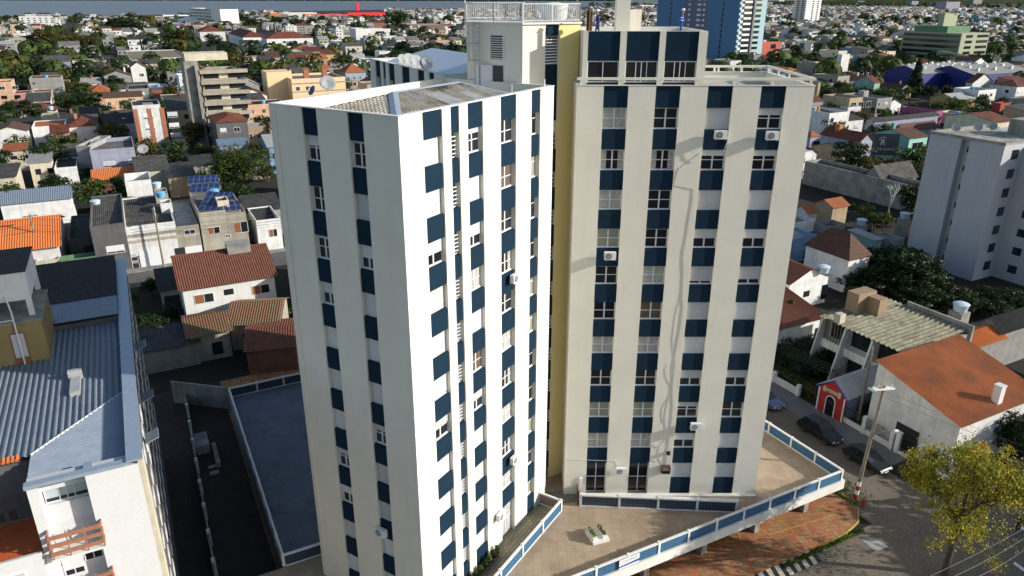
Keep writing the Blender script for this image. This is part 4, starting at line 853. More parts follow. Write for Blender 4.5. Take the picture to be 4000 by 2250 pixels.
def house(loc, rz, w_, d_, h_, roof, wm, rm, label=None, cat='house', name='house', group=None, rise=1.5, over=.35, wins=(), par=.45, corr=0, chim=None, z0=0., step=None, seam=None, rmraw=None, wraw=None, trim=None):
    t = thing(name, label, cat, (loc[0], loc[1], z0), rz, group)
    if label: LABELS.add(label)
    wmat = wraw or M['w_' + wm]
    b = MB(); FOOT.append((loc[0] + cos(rz) * w_ / 2 - sin(rz) * d_ / 2, loc[1] + sin(rz) * w_ / 2 + cos(rz) * d_ / 2, hypot(w_, d_) / 2))
    e = .004; polys = []; top = h_
    if roof in ('flat', 'par'):
        dk = par + .25 if roof == 'flat' else par + .9
        b.box((0, 0, 0), (w_, d_, h_ - dk)); th = .18
        for a, c in (((0, 0, h_ - dk), (w_, th, h_)), ((0, d_ - th, h_ - dk), (w_, d_, h_ - (.0 if roof == 'flat' else .0))), ((0, th, h_ - dk), (th, d_ - th, h_)), ((w_ - th, th, h_ - dk), (w_, d_ - th, h_))): b.box(a, c)
        if roof == 'flat': polys.append(([(th, th, h_ - dk + .01), (w_ - th, th, h_ - dk + .01), (w_ - th, d_ - th, h_ - dk + .01), (th, d_ - th, h_ - dk + .01)], (0, -1, 0)))
        else: polys.append(([(th, th, h_ - dk + .12), (w_ - th, th, h_ - dk + .12), (w_ - th, d_ - th, h_ - .25), (th, d_ - th, h_ - .25)], (0, -1, 0)))
        fallax = 'X'
    elif roof == 'shed':
        b.add([(0, 0, 0), (w_, 0, 0), (w_, d_, 0), (0, d_, 0), (0, 0, h_), (w_, 0, h_), (w_, d_, h_ + rise), (0, d_, h_ + rise)], [(0, 1, 5, 4), (1, 2, 6, 5), (2, 3, 7, 6), (3, 0, 4, 7)])
        sl_ = rise / d_; polys.append(([(-over, -over, h_ - over * sl_ + .05), (w_ + over, -over, h_ - over * sl_ + .05), (w_ + over, d_ + over, h_ + rise + over * sl_ + .05), (-over, d_ + over, h_ + rise + over * sl_ + .05)], (0, -1, 0))); fallax = 'X'
    elif roof == 'gx':
        b.add([(0, 0, 0), (w_, 0, 0), (w_, d_, 0), (0, d_, 0), (0, 0, h_), (w_, 0, h_), (w_, d_, h_), (0, d_, h_), (0, d_ / 2, h_ + rise), (w_, d_ / 2, h_ + rise)], [(0, 1, 5, 4), (1, 2, 6, 9, 5), (2, 3, 7, 6), (3, 0, 4, 8, 7)])
        s_ = rise / (d_ / 2); o = over; z_ = h_ + .05
        polys.append(([(-o, -o, z_ - o * s_), (w_ + o, -o, z_ - o * s_), (w_ + o, d_ / 2, z_ + rise), (-o, d_ / 2, z_ + rise)], (0, -1, 0)))
        polys.append(([(w_ + o, d_ + o, z_ - o * s_), (-o, d_ + o, z_ - o * s_), (-o, d_ / 2, z_ + rise), (w_ + o, d_ / 2, z_ + rise)], (0, 1, 0))); fallax = 'X'; top = h_ + rise
    elif roof == 'gy':
        b.add([(0, 0, 0), (w_, 0, 0), (w_, d_, 0), (0, d_, 0), (0, 0, h_), (w_, 0, h_), (w_, d_, h_), (0, d_, h_), (w_ / 2, 0, h_ + rise), (w_ / 2, d_, h_ + rise)], [(0, 1, 5, 8, 4), (1, 2, 6, 5), (2, 3, 7, 9, 6), (3, 0, 4, 7)])
        s_ = rise / (w_ / 2); o = over; z_ = h_ + .05
        polys.append(([(-o, -o, z_ - o * s_), (w_ / 2, -o, z_ + rise), (w_ / 2, d_ + o, z_ + rise), (-o, d_ + o, z_ - o * s_)], (-1, 0, 0)))
        polys.append(([(w_ + o, -o, z_ - o * s_), (w_ + o, d_ + o, z_ - o * s_), (w_ / 2, d_ + o, z_ + rise), (w_ / 2, -o, z_ + rise)], (1, 0, 0))); fallax = 'Y'; top = h_ + rise
    elif roof == 'hip':
        b.box((0, 0, 0), (w_, d_, h_)); o = over; z_ = h_ + .05; ra = min(w_, d_) / 2
        P = [(-o, -o, z_), (w_ + o, -o, z_), (w_ + o, d_ + o, z_), (-o, d_ + o, z_)]
        if w_ >= d_: R1, R2 = (ra, d_ / 2, z_ + rise), (w_ - ra + .01, d_ / 2, z_ + rise)
        else: R1, R2 = (w_ / 2, ra, z_ + rise), (w_ / 2, d_ - ra, z_ + rise)
        if w_ >= d_: polys += [([P[0], P[1], R2, R1], (0, -1, 0)), ([P[2], P[3], R1, R2], (0, 1, 0)), ([P[3], P[0], R1], (-1, 0, 0)), ([P[1], P[2], R2], (1, 0, 0))]
        else: polys += [([P[0], P[1], R1], (0, -1, 0)), ([P[2], P[3], R2], (0, 1, 0)), ([P[3], P[0], R1, R2], (-1, 0, 0)), ([P[1], P[2], R2, R1], (1, 0, 0))]
        fallax = 'X'; top = h_ + rise
    b.build('wall', wmat, t)
    if corr:
        r_ = MB()
        for pl, fd in polys: r_.corr(pl, fd, corr, corr * .14, step=step)
        ro = r_.build('roof', rmraw or M[rm], t)
    else:
        # two-way roofs need ridges across their own fall: split by direction
        fx = [p for p in polys if abs(p[1][1]) > .5]; fy = [p for p in polys if abs(p[1][0]) > .5]
        r_ = MB(); ms = []
        for lst, ax in ((fx, 'X'), (fy, 'Y')):
            if not lst: continue
            mi = len(ms); ms.append(rmraw or M['r_' + rm + ax])
            for pl, fd in lst:
                if roof in ('flat', 'par'): r_.poly(pl, mi)
                else: r_.slab(pl, .07, mi)
        ro = r_.build('roof', ms, t)
    if trim and corr and roof in ('gx', 'gy', 'hip'):
        b = MB()
        if roof == 'gx': b.tube((-over, d_ / 2, h_ + rise + .1), (w_ + over, d_ / 2, h_ + rise + .1), .11)
        elif roof == 'gy': b.tube((w_ / 2, -over, h_ + rise + .1), (w_ / 2, d_ + over, h_ + rise + .1), .11)
        b.build('ridge_cap', M[trim], ro) if b.v else None
    for wn in wins:
        f, u, z, ww, wh, st = wn[:6]
        me = win_mesh(ww, wh, st); nm = WNAME.get(st, 'window')
        if f == 's': link(nm, me, t, (u, -.003, z), 0)
        elif f == 'r': link(nm, me, t, (w_ + .003, u, z), pi / 2)
        elif f == 'l': link(nm, me, t, (-.003, u + ww, z), -pi / 2)
    if chim:
        cx, cy, cw, ch, cm = chim
        zt = top if roof != 'flat' else h_ - .4
        MB().box((cx, cy, h_ - .6), (cx + cw, cy + cw, top + ch)).box((cx - .06, cy - .06, top + ch), (cx + cw + .06, cy + cw + .06, top + ch + .1)).build('chimney', M[cm], ro)
    return t
def px_house(r, nl, nr, z, d_, roof, wm, rm, label, **k):
    """front eave corners seen at pixels nl, nr (zoom frame r) at height z"""
    a, c = Q(r, *nl, z), Q(r, *nr, z); v = c - a; rz = k.pop('rz', None); W = v.length
    if rz is None: rz = GA
    if rz == 'free': rz = atan2(v.y, v.x)
    dx_ = Vector((cos(rz), sin(rz), 0)); q_ = c.x / c.y; den = dx_.x - q_ * dx_.y
    if abs(den) > .25: W = max(1.5, (q_ * a.y - a.x) / den)
    o = a; mid = a + dx_ * W / 2
    if k.pop('lm', 1): landmark('the ' + k.pop('short', ' '.join(label.split()[:4])), mid)
    else: k.pop('short', 0)
    return house(o, rz, W, d_, z, roof, wm, rm, label, **k)
# water tanks
TK = []
def tank(loc, label, col='bluetank', r=.75):
    key = col
    for k, o in TK:
        if k == key: return copy_tree(o, None, loc, 0, label, r / .75)
    t = thing('water_tank', label, 'water tank', loc, 0, 'round roof water tanks')
    MB().lathe([(.58, 0), (.75, .75), (.78, .8)], n=14).build('tank', M[col], t, smooth=True); MB().lathe([(.8, .8), (.6, .9), (.1, .98)], n=14).build('lid', M[col], t, smooth=True)
    TK.append((key, kids(t))); t.scale = (r / .75,) * 3; return t
# trees
def limb(b, p, d, L, r, rng_, depth, ends):
    q_ = p + d * L; b.tube(p, q_, r, 0, 6, r * .68, cap=False); 
    if depth == 0: ends.append(q_); return
    for i in range(3 if depth > 1 else 2):
        nd = (d + Vector((rng_.uniform(-.8, .8), rng_.uniform(-.8, .8), rng_.uniform(-.1, .5)))).normalized(); limb(b, q_, nd, L * .68, r * .62, rng_, depth - 1, ends)
    ends.append(q_)
def make_tree(name, seed, H, R, trunk_h, leaf, nclump, nleaf, lsize, cone=False, bare=False):
    rg = random.Random(seed); b = MB(); ends = []
    limb(b, Vector((0, 0, -.1)), Vector((rg.uniform(-.06, .06), rg.uniform(-.06, .06), 1)).normalized(), trunk_h, H * .028 + .05, rg, 3 if not cone else 0, ends)
    if cone: b.tube((0, 0, 0), (0, 0, H * .9), H * .02 + .05, r2=.03)
    tm = b.build('trunk', M['trunk']); tmd = tm.data; bpy.data.objects.remove(tm)
    cb_ = MB(); cen = H - (H - trunk_h) / 2 - .1 * H
    for i in range(nclump):
        if cone: tz = rg.random() ** 1.2; a_ = rg.random() * 6.3; rr_ = R * (1 - tz * .92) * (.55 + .45 * rg.random()); c0 = Vector((rr_ * cos(a_), rr_ * sin(a_), .06 * H + tz * .92 * H)); cr = R * .34 * (1.1 - tz * .7)
        else:
            d_ = Vector((rg.gauss(0, 1), rg.gauss(0, 1), rg.gauss(.25, .9))).normalized(); k_ = rg.random() ** .45
            c0 = Vector((d_.x * R * .8 * k_, d_.y * R * .8 * k_, cen + d_.z * (H - trunk_h) * .46 * k_)); cr = R * rg.uniform(.2, .38)
        for j in range(nleaf):
            dd = Vector((rg.gauss(0, 1), rg.gauss(0, 1), rg.gauss(.15, .8))).normalized(); p = c0 + dd * cr * (rg.random() ** .35); p.z = c0.z + (p.z - c0.z) * .75
            nn = (dd + Vector((rg.uniform(-.6, .6), rg.uniform(-.6, .6), rg.uniform(0, .7)))).normalized(); a = nn.orthogonal().normalized(); c = nn.cross(a); an = rg.random() * 6.3
            a, c = a * cos(an) + c * sin(an), c * cos(an) - a * sin(an); s_ = lsize * rg.uniform(.6, 1.3); cb_.add([p - a * s_, p - c * s_ * .6, p + a * s_, p + c * s_ * .6], [(0, 1, 2, 3)])
    cm = cb_.build('crown', M[leaf]); cd = cm.data; bpy.data.objects.remove(cm); return (name, tmd, cd, H)
PROTO = {
    'dark1': make_tree('broadleaf_tree', 1, 9, 4.6, 2.2, 'leafdark', 38, 52, .30), 'dark2': make_tree('broadleaf_tree', 2, 9, 4.2, 2., 'leafdark', 34, 52, .30),
    'mid1': make_tree('broadleaf_tree', 3, 8, 4.0, 2., 'leafmid', 32, 52, .27), 'mid2': make_tree('broadleaf_tree', 4, 8, 3.6, 2.2, 'leafmid', 30, 50, .27),
    'olive1': make_tree('broadleaf_tree', 5, 10, 4.8, 2.6, 'leafolive', 36, 52, .30), 'grey1': make_tree('broadleaf_tree', 6, 10, 4.2, 3., 'leafgrey', 30, 40, .24),
    'cypress': make_tree('cypress_tree', 7, 12, 1.9, .6, 'leafdark', 200, 40, .22, cone=True), 'cone': make_tree('conifer_tree', 8, 8, 2.6, 1., 'leafmid', 60, 34, .2, cone=True),
    'bush': make_tree('bush', 9, 2.4, 1.7, .3, 'leafmid', 18, 46, .14)}
FINE = {'big1': lambda: make_tree('broadleaf_tree', 11, 9, 4.6, 2.0, 'leafmid', 90, 110, .15), 'big2': lambda: make_tree('broadleaf_tree', 12, 9, 4.4, 2.0, 'leafdark', 80, 110, .16), 'fine_bush': lambda: make_tree('bush', 13, 2.4, 1.9, .3, 'leafdark', 40, 90, .075)}
def tree(kind, loc, H, label, rz=0., sx=1., name=None, cat='tree', group='trees among the houses'):
    if kind in FINE and kind not in PROTO: PROTO[kind] = FINE[kind]()
    nm, td, cd, H0 = PROTO[kind]; s = H / H0
    t = thing(name or nm, label, cat, loc, rz, group); t.scale = (s * sx, s * sx, s)
    if label: LABELS.add(label)
    link('trunk', td, t); link('crown', cd, t); return t
# utility poles
def pole(loc, h, rz, label, arms=1, striped=False, lamp=None, group='utility poles'):
    t = thing('utility_pole', label, 'utility pole', loc, rz, group); LABELS.add(label)
    MB().tube((0, 0, 0), (0, 0, h), .17, n=8, r2=.11).build('post', M['wood'], t)
    if striped:
        for i, c in enumerate(('redp', 'white', 'redp', 'white')): MB().tube((0, 0, .1 + i * .42), (0, 0, .52 + i * .42), .185 - .003 * i, n=8, r2=.183 - .003 * i).build('painted_band', M[c], t)
    for k_ in range(arms):
        z = h - .35 - k_ * .9
        ar = MB().box((-1.05, -.20, z), (1.05, -.08, z + .12)).box((-1.05, .10, z), (1.05, .22, z + .12)).build('crossarm', M['parapet'] if striped else M['wood'], t)
        for x in (-.95, -.35, .4, .95): MB().lathe([(.05, 0), (.08, .03), (.05, .08), (.08, .11), (.04, .18)], n=8, c=(x, .0 + (.16 if striped else -.14), z + .12)).build('insulator', plain('insulator_glass', (.45, .55, .52), .3), ar)
        if striped:
            for sx in (-1, 1):
                for y in (-.2, 0, .2):
                    MB(Matrix.Translation((sx * 1.08, y, z + .06)) @ Matrix.Rotation(sx * pi / 2, 4, 'Y')).lathe([(.03, 0), (.08, .06), (.04, .1), (.08, .16), (.04, .2), (.08, .26), (.03, .3)], n=8).build('insulator', MATS['insulator_glass'], ar)
    if lamp:
        b = MB(); b.path([(0, 0, lamp), (.9, -.5, lamp + .7), (1.5, -.8, lamp + .8)], .035); lo = b.build('lamp_arm', M['steel'], t); MB().box((1.4, -.95, lamp + .75), (1.8, -.75, lamp + .87)).build('lamp_head', M['acw'], lo)
    return t
def wires(label, spans, r=.018, sag=.5, name='power_line', mat='dark'):
    b = MB()
    for a, c in spans:
        a, c = Vector(a), Vector(c); pts = [a + (c - a) * i / 10 - Vector((0, 0, sag * 4 * (i / 10) * (1 - i / 10))) for i in range(11)]; b.path(pts, r, n=3)
    LABELS.add(label); return b.build(name, M[mat], label=label, cat='power line')
# cars
def car(loc, rz, paint, label, L=4.35, Wd=1.76, Hh=1.5, suv=False):
    t = thing('parked_car', label, 'car', loc, rz, 'parked cars'); LABELS.add(label)
    z0 = .24 if not suv else .3; belt = .92 if not suv else 1.02; h2 = Hh
    S = [(0, .45, .62, .74), (.12, .34, .74, .84), (.95, z0, .86, .88), (1.25, z0, belt, .88), (2.2, z0, belt, .88), (3.2, z0, belt + .02, .88), (3.75, z0, belt + .02, .87), (4.22, .34, belt - .06, .83), (4.35, .45, .75, .76)]
    k = L / 4.35; b = MB(); n = len(S); V = []
    for x, zb, zt, hw in S:
        hw = hw * Wd / 1.76; V += [(x * k, -hw * .92, zb), (x * k, -hw, (zb + zt) / 2), (x * k, -hw * .96, zt), (x * k, -hw * .5, zt + .03), (x * k, hw * .5, zt + .03), (x * k, hw * .96, zt), (x * k, hw, (zb + zt) / 2), (x * k, hw * .92, zb)]
    fs = [(i * 8 + j, (i + 1) * 8 + j, (i + 1) * 8 + (j + 1) % 8, i * 8 + (j + 1) % 8) for i in range(n - 1) for j in range(8)] + [tuple(range(8)), tuple(reversed(range((n - 1) * 8, n * 8)))]
    b.add(V, fs)
    hw = .86 * Wd / 1.76; hr = .62 * Wd / 1.76; xa, xb, xc, xd = 1.15 * k, 1.95 * k, (3.35 if not suv else 3.55) * k, 4.05 * k; zb_ = belt + .02
    b.box((xb - .02, -hr, h2 - .05), (xc + .02, hr, h2))
    for s in (-1, 1):
        for (p, q_) in (((xa + .1, hw * s * .96, zb_), (xb, hr * s, h2 - .03)), ((2.75 * k, hw * s * .97, zb_), (2.72 * k, hr * s, h2 - .03)), ((xd - .05, hw * s * .95, zb_), (xc, hr * s, h2 - .03))): b.tube(p, q_, .04, n=5)
    b.build('body', paint, t, smooth=False)
    c = MB(); A = [(xa, -hw * .9, zb_), (xa, hw * .9, zb_), (xb, hr * .97, h2 - .03), (xb, -hr * .97, h2 - .03)]; c.add(A, [(0, 3, 2, 1)]); c.build('windscreen', M['glass'], t)
    c = MB(); c.add([(xd, -hw * .9, zb_), (xd, hw * .9, zb_), (xc, hr * .97, h2 - .03), (xc, -hr * .97, h2 - .03)], [(0, 1, 2, 3)]); c.build('rear_window', M['glass'], t)
    for s in (-1, 1):
        c = MB(); c.add([(xa + .05, hw * s * .95, zb_ - .02), (xd - .02, hw * s * .95, zb_ - .02), (xc, hr * s, h2 - .04), (xb, hr * s, h2 - .04)], [(0, 1, 2, 3) if s < 0 else (3, 2, 1, 0)]); c.build('side_window', M['glass'], t)
        MB().box((-.02, s * .62 - .14, .55), (.10, s * .62 + .14, .68)).build('headlight', plain('lamp_lens', (.6, .62, .62), .2), t)
        MB().box((L - .08, s * .64 - .12, .65), (L + .01, s * .64 + .12, .85)).build('tail_light', plain('red_lens', (.4, .02, .02), .3), t)
        MB().box((xa + .25, s * (hw + .03) - .07, belt), (xa + .38, s * (hw + .03) + .09 * s + .0, belt + .12)).build('mirror', paint, t)
        for x in (.82 * k, 3.45 * k):
            wh = link('wheel', None, t, (x, s * (Wd / 2 - .1), .32)); T = Matrix.Rotation(pi / 2, 4, 'X')
            MB(T).lathe([(.2, -.1), (.31, -.09), (.32, 0), (.31, .09), (.2, .1)], n=18).build('tyre', M['black'], wh); MB(T).lathe([(.19, -.105), (.19, .105)], n=12).build('rim', M['steel'], wh)
    MB().box((-.015, -.25, .42), (.02, .25, .53)).build('number_plate', M['acw'], t)
    return t
# ------------------------------------------------------------------ left neighbour: white tiled block with blue ribbed roofs
SK_ = .74; K = Vector((-24.1 * SK_, 40.5 * SK_, CH - CH * SK_)); FOOT.append((-29, 46, 22)); landmark('the white tiled block', K)
nb = thing('apartment_block', 'white tiled six storey block with blue ribbed roofs and brick tower', 'apartment building', K, GA); nb.scale = (SK_,) * 3
MB().box((-3.35, 0, -14.4), (-.3, 1.4, 12.7)).box((-6.6, .35, -14.4), (-6.0, 1.4, 12.7)).box((-6.6, 1.4, -14.4), (-.3, 4.8, 12.2)).box((-6.0, .9, 6.0), (-3.35, 1.4, 10.65)).box((-6.0, .9, 11.8), (-3.35, 1.4, 12.7)).box((-6., .9, -14.4), (-3.35, 1.4, 5.9)).build('front_wall', M['whitetile'], nb)
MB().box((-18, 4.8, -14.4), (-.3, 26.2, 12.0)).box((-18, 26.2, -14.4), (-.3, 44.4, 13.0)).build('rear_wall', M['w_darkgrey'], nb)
MB().box((-.3, 0, -14.4), (0, 2.2, 12.9)).build('side_wall', M['w_cream'], nb); MB().box((-.3, 2.2, -14.4), (-.12, 44.4, 12.9)).build('side_wall', M['w_darkgrey'], nb)  # far length coloured dark grey for the shade there, near strip left cream
b = MB(); b.box((-.95, .0, 12.9), (0.03, 44.45, 13.05)); b.box((-6.65, .0, 12.7), (-.95, .55, 12.95)); b.box((-.95, 9, 12.2), (-.85, 44.4, 12.9)); b.box((-3.4, .55, 12.7), (-2.9, 1.3, 12.95)); b.build('parapet', M['flash'], nb)
def zz(y): return 12.25 + .012 * (y - 4.8)
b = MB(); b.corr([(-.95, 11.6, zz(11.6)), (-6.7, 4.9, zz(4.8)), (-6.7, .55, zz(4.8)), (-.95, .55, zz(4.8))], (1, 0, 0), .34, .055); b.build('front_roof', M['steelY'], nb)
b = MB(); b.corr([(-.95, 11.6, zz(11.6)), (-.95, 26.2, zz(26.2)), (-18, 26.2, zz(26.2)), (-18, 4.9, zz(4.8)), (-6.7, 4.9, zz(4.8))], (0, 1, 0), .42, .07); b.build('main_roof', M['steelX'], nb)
b = MB(); b.corr([(-.95, 26.25, 13.25), (-.95, 31.3, 13.35), (-12, 31.3, 13.35), (-12, 26.25, 13.25)], (0, 1, 0), .26, .03); b.build('upper_sheet_roof', M['metalblue'], nb)
b = MB(); b.corr([(-.95, 31.2, 13.38), (-.95, 44.2, 13.6), (-14, 44.2, 13.6), (-14, 31.2, 13.38)], (0, 1, 0), .2, .03); b.build('black_roof', M['blackfibre'], nb)
b = MB()
for i in range(44): x = -6.6 + .12 - i * .26; b.tube((x - 1.0, 4.75, 12.28), (x - 1.0, 5.2, 12.36), .12, n=6)
b.build('clay_eave_tiles', M['tileorange'], nb)
b = MB()
for i in range(24): f = i / 24.; b.tube((-6.7 + 5.75 * f, 4.9 + 6.7 * f, zz(5) + .1), (-6.7 + 5.75 * (f + .036), 4.9 + 6.7 * (f + .036), zz(5) + .12), .07, n=5)
b.build('ridge_cap', M['acw'], nb)
MB().box((-4.6, 12.4, 12.3), (-3.9, 15.2, 12.75)).box((-4.75, 15.2, 12.3), (-3.75, 15.6, 13.25)).build('roof_hatch', M['fibrepale'], nb)
# windows and balconies of the front
for z, hh in ((10.65, 1.15), (5.2, .0)):
    if hh:
        wo = link('window', window_mesh(2.5, hh, 'slide'), nb, (-5.93, 1.30, z)); MB().box((.05, -.03, .05), (2.45, .0, hh - .05)).build('pane', M['whiteglass'] if 'whiteglass' in M else plain('pale_blind_glass', (.42, .50, .55), .3), wo); MB().box((.06, -.045, .06), (2.44, -.035, .3)).build('open_gap', M['black'], wo)
for z in (7.35, 3.5, -.35):
    bal = MB().box((-6.15, -.55, z), (-3.05, .9, z + .16)).build('balcony_floor', M['parapet'], nb); b = MB()
    for k_ in range(3): b.box((-6.1, -.6, z + .45 + k_ * .62), (-3.1, -.54, z + .73 + k_ * .62)); b.box((-6.15, -.54, z + .45 + k_ * .62), (-6.09, .8, z + .73 + k_ * .62)); b.box((-3.11, -.54, z + .45 + k_ * .62), (-3.05, .34, z + .73 + k_ * .62))
    for x in (-6.05, -5.1, -4.1, -3.15): b.box((x, -.53, z + .16), (x + .08, -.47, z + 2.1))
    b.build('wooden_railing', noisy('brown_red_wood', (.36, .16, .10), (.26, .11, .07), 3., .6, .7), bal)
    link('window', win_mesh(1.2, 2., 's'), nb, (-5.9, .89, z - 2.4)); link('window', win_mesh(1.1, 1.1, 'w'), nb, (-4.6, .89, z - 1.6))
MB().box((-18, -.2, -14.4), (-6.62, 4.79, 7.7)).box((-18, -.2, 7.7), (-6.62, 0.0, 8.1)).build('low_wing', M['whitetile'], nb); MB().box((-18, 0.0, 7.7), (-6.62, 4.6, 7.78)).build('terrace_floor', bricky('terracotta_floor', (.55, .12, .035), (.50, .11, .03), (.35, .08, .03), .3, .3, .01, stain=.25), nb)
for i in range(3): link('window', win_mesh(1.5, 1.5, 's'), nb, (-9.2 - i * 2.4, -.205, 5.6))
b = MB(); b.tube((-12, 2.6, 9.9), (-6.6, 2.9, 9.9), .012, n=3)
for x in (-8.3, -9.0, -10.2): b.box((x, 2.66, 9.2), (x + .45, 2.69, 9.88))
b.build('laundry', M['black'], nb)
# yellow brick volume, tank room, caged ladder
tb = MB().box((-16, 20.3, 12.1), (-6.25, 27.5, 16.1)).build('brick_tower', M['yellowbrick'], nb); MB().box((-16.1, 20.2, 16.1), (-6.15, 27.6, 16.25)).build('coping', M['concrete'], tb)
link('window', shared('brd', lambda: MB().box((0, -.04, -14.4), (1.1, .02, 2.3)).box((.1, -.06, .1), (1.0, -.041, 2.2), 1).build('window', [M['wood2'], M['shutter']])), tb, (-8.7, 20.29, 13.0))
th_ = MB().box((-16, 21.3, 17.7), (-6.7, 28.2, 20.1)).build('tank_room', M['white'], nb); MB().box((-16.1, 21.2, 20.1), (-6.6, 28.3, 20.2)).build('flat_roof', M['blackfibre'], th_)
MB().box((-7.1, 21.3, 16.25), (-6.7, 21.7, 17.7)).box((-7.1, 27.8, 16.25), (-6.7, 28.2, 17.7)).box((-12, 21.3, 16.25), (-11.6, 21.7, 17.7)).build('concrete_legs', M['white'], nb)
b = MB(); b.tube((-8.1, 20.1, 12.4), (-8.1, 20.1, 17.2), .07); b.tube((-8.1, 20.1, 17.2), (-8.4, 21.2, 18.2), .07); b.tube((-9.9, 20.15, 12.4), (-9.9, 20.15, 16.6), .06); b.tube((-9.9, 20.1, 16.5), (-8.1, 20.1, 16.5), .05); b.build('water_pipe', M['acw'], nb)
b = MB()
for i in range(9):
    z = 14.4 + i * .62; b.path([(-9.9 + .42 * cos(t), 19.75 + .42 * sin(t), z) for t in [j * pi / 6 for j in range(13)]], .02, n=4)
for j in range(7): t = j * pi / 3.5; b.tube((-9.9 + .42 * cos(t), 19.75 + .42 * sin(t), 14.2), (-9.9 + .42 * cos(t), 19.75 + .42 * sin(t), 19.8), .015, n=4)
b.build('caged_ladder', M['dark'], nb)
for i in range(14):   # side wall windows
    y = 2.2 + i * 3.0
    for z in (9.4, 5.5, 1.6, -2.3, -6.2): link('side_window', win_mesh(1.3, 1.1, 'w'), nb, (-.11, y, z), pi / 2)
for y, z, lb in ((7.0, 9.9, 'pale box on the side wall of the white tiled block, nearest the street'), (14.2, 9.7, 'pale tilted box halfway along the side wall of the white tiled block'), (21.5, 11.2, 'pale box near the far end of the side wall of the tiled block')):
    p = K + G2 * .02 + G1 * y * SK_; t = thing('window_hood', lb, 'hood', (p.x, p.y, K.z + z * SK_), GA + pi / 2); MB(Matrix.Rotation(radians(-20), 4, 'X')).box((0, -.75, 0), (1.1, 0, .05)).build('hood_panel', M['flash'], t); MB().box((.02, -.06, -.5), (1.08, 0, 0)).build('back_box', M['acw'], t)
# alley wall
al = thing('boundary_wall', 'low pale wall with posts running through the dark alley', 'wall', (-35.4, 69.8, 0.13), atan2(42.4 - 69.8, -21.7 + 35.4)); b = MB(); L_ = hypot(42.4 - 69.8, 13.7) + 3
b.box((0, -.07, 0), (L_, .07, 1.35)); b.build('wall_panel', M['concrete'], al)
for i in range(9): MB().box((i * 3.6, -.14, 0), (i * 3.6 + .28, .14, 1.6)).build('post', M['parapet'], al)
MB().box((0, 0, 0), (9, .2, 2.6)).build('yard_wall', M['concrete'], None, (-36.5, 69.4, .13), radians(-12), label='grey rear wall closing the dark alley', cat='wall')
house(Vector((-43.5, 75.5, 0)) - G2 * 0, GA, 7, 5, 3, 'shed', 'grey', 'dark', 'dark corrugated lean-to at the far end of the alley', rise=.6, cat='shed', name='shed')
for i, (x, y, a_, b_, c_, lb) in enumerate(((-47.6, 33.5, 1.2, 2.6, .9, 'pale rubble heap box against the alley wall'), (-46.2, 30.5, .4, 3.8, .5, 'long pale kerb slab lying in the dark alley'), (-46.9, 29.5, .8, .5, .12, 'small pale manhole slab in the dark alley'), (-46.9, 30.6, .8, .4, .12, 'smaller pale slab beside the manhole slab'))):
    p = g(x, y, .16); MB().box((0, 0, 0), (a_, b_, c_)).build('concrete_slab', M['concrete'], None, p, GA, label=lb, cat='slab')
# ------------------------------------------------------------------ left: houses near the street
def W2(n, z, u0, du, w_=1.2, h_=1.2, st='w', f='s'): return [(f, u0 + i * du, z, w_, h_, st) for i in range(n)]
def depth(r, nl, fl, z):
    a, f_ = Q(r, *nl, z), Q(r, *fl, z); q_ = f_.x / f_.y; den = G1.x - q_ * G1.y; d0 = (f_ - a).dot(G1)
    return max(3., (q_ * a.y - a.x) / den) if abs(den) > .25 else max(3., d0)
px_house(5, (1410, 850), (2120, 740), 6.1, 13.5, 'gx', None, 'tilebrown', 'white two storey house with brown ribbed tile roof and box chimney', wraw=M['white'], rise=2.3, over=.5, corr=.30, step=None, trim='tilebrown', short='the brown roofed house'.replace('the ', ''), chim=(6.6, 5.4, 3.0, .6, 'concrete'),
         wins=[('s', 1.2, 3.7, 2.4, 1.3, 'b'), ('s', 4.9, 4.3, 1.2, .8, 'k'), ('s', 8.4, 3.7, 2.3, 1.3, 'b'), ('s', 1.2, .9, 1.6, 1.2, 'k')])
px_house(5, (1470, 1215), (1765, 1120), 3.6, 6.5, 'gx', 'beige', 'tilemoss', 'low beige house with mossy red tile roof in front of the brown roofed house', rise=1.1, over=.5, corr=.3, step=.42, lm=0, wins=[('s', 2.2, .6, 1.2, 1.6, 'k')])
px_house(5, (1775, 1120), (2150, 1100), 3.6, 7.5, 'gx', 'beige', 'tilemoss', 'low wing with mossy tiles beside the tower, behind the rear deck', rise=1.3, over=.5, corr=.3, step=.42, lm=0, rz='free', wins=[('s', 1.4, .6, 1.4, 1.6, 'k')])
px_house(5, (1905, 1330), (2290, 1290), 3.2, 8, 'gx', 'brick', 'tilebrown', 'dark red tiled shed roof in the shade beside the rear deck', rise=.9, corr=.3, step=.42, lm=0, cat='shed', name='shed', rz='free')
px_house(5, (1240, 870), (1400, 860), 3.0, 9, 'shed', 'beige', 'blackfibre', 'narrow garage with dark corrugated roof left of the brown roofed house', rise=.3, corr=.25, lm=0, cat='garage', name='garage', wins=[('s', .3, 0, 2, 2.2, 'G')])
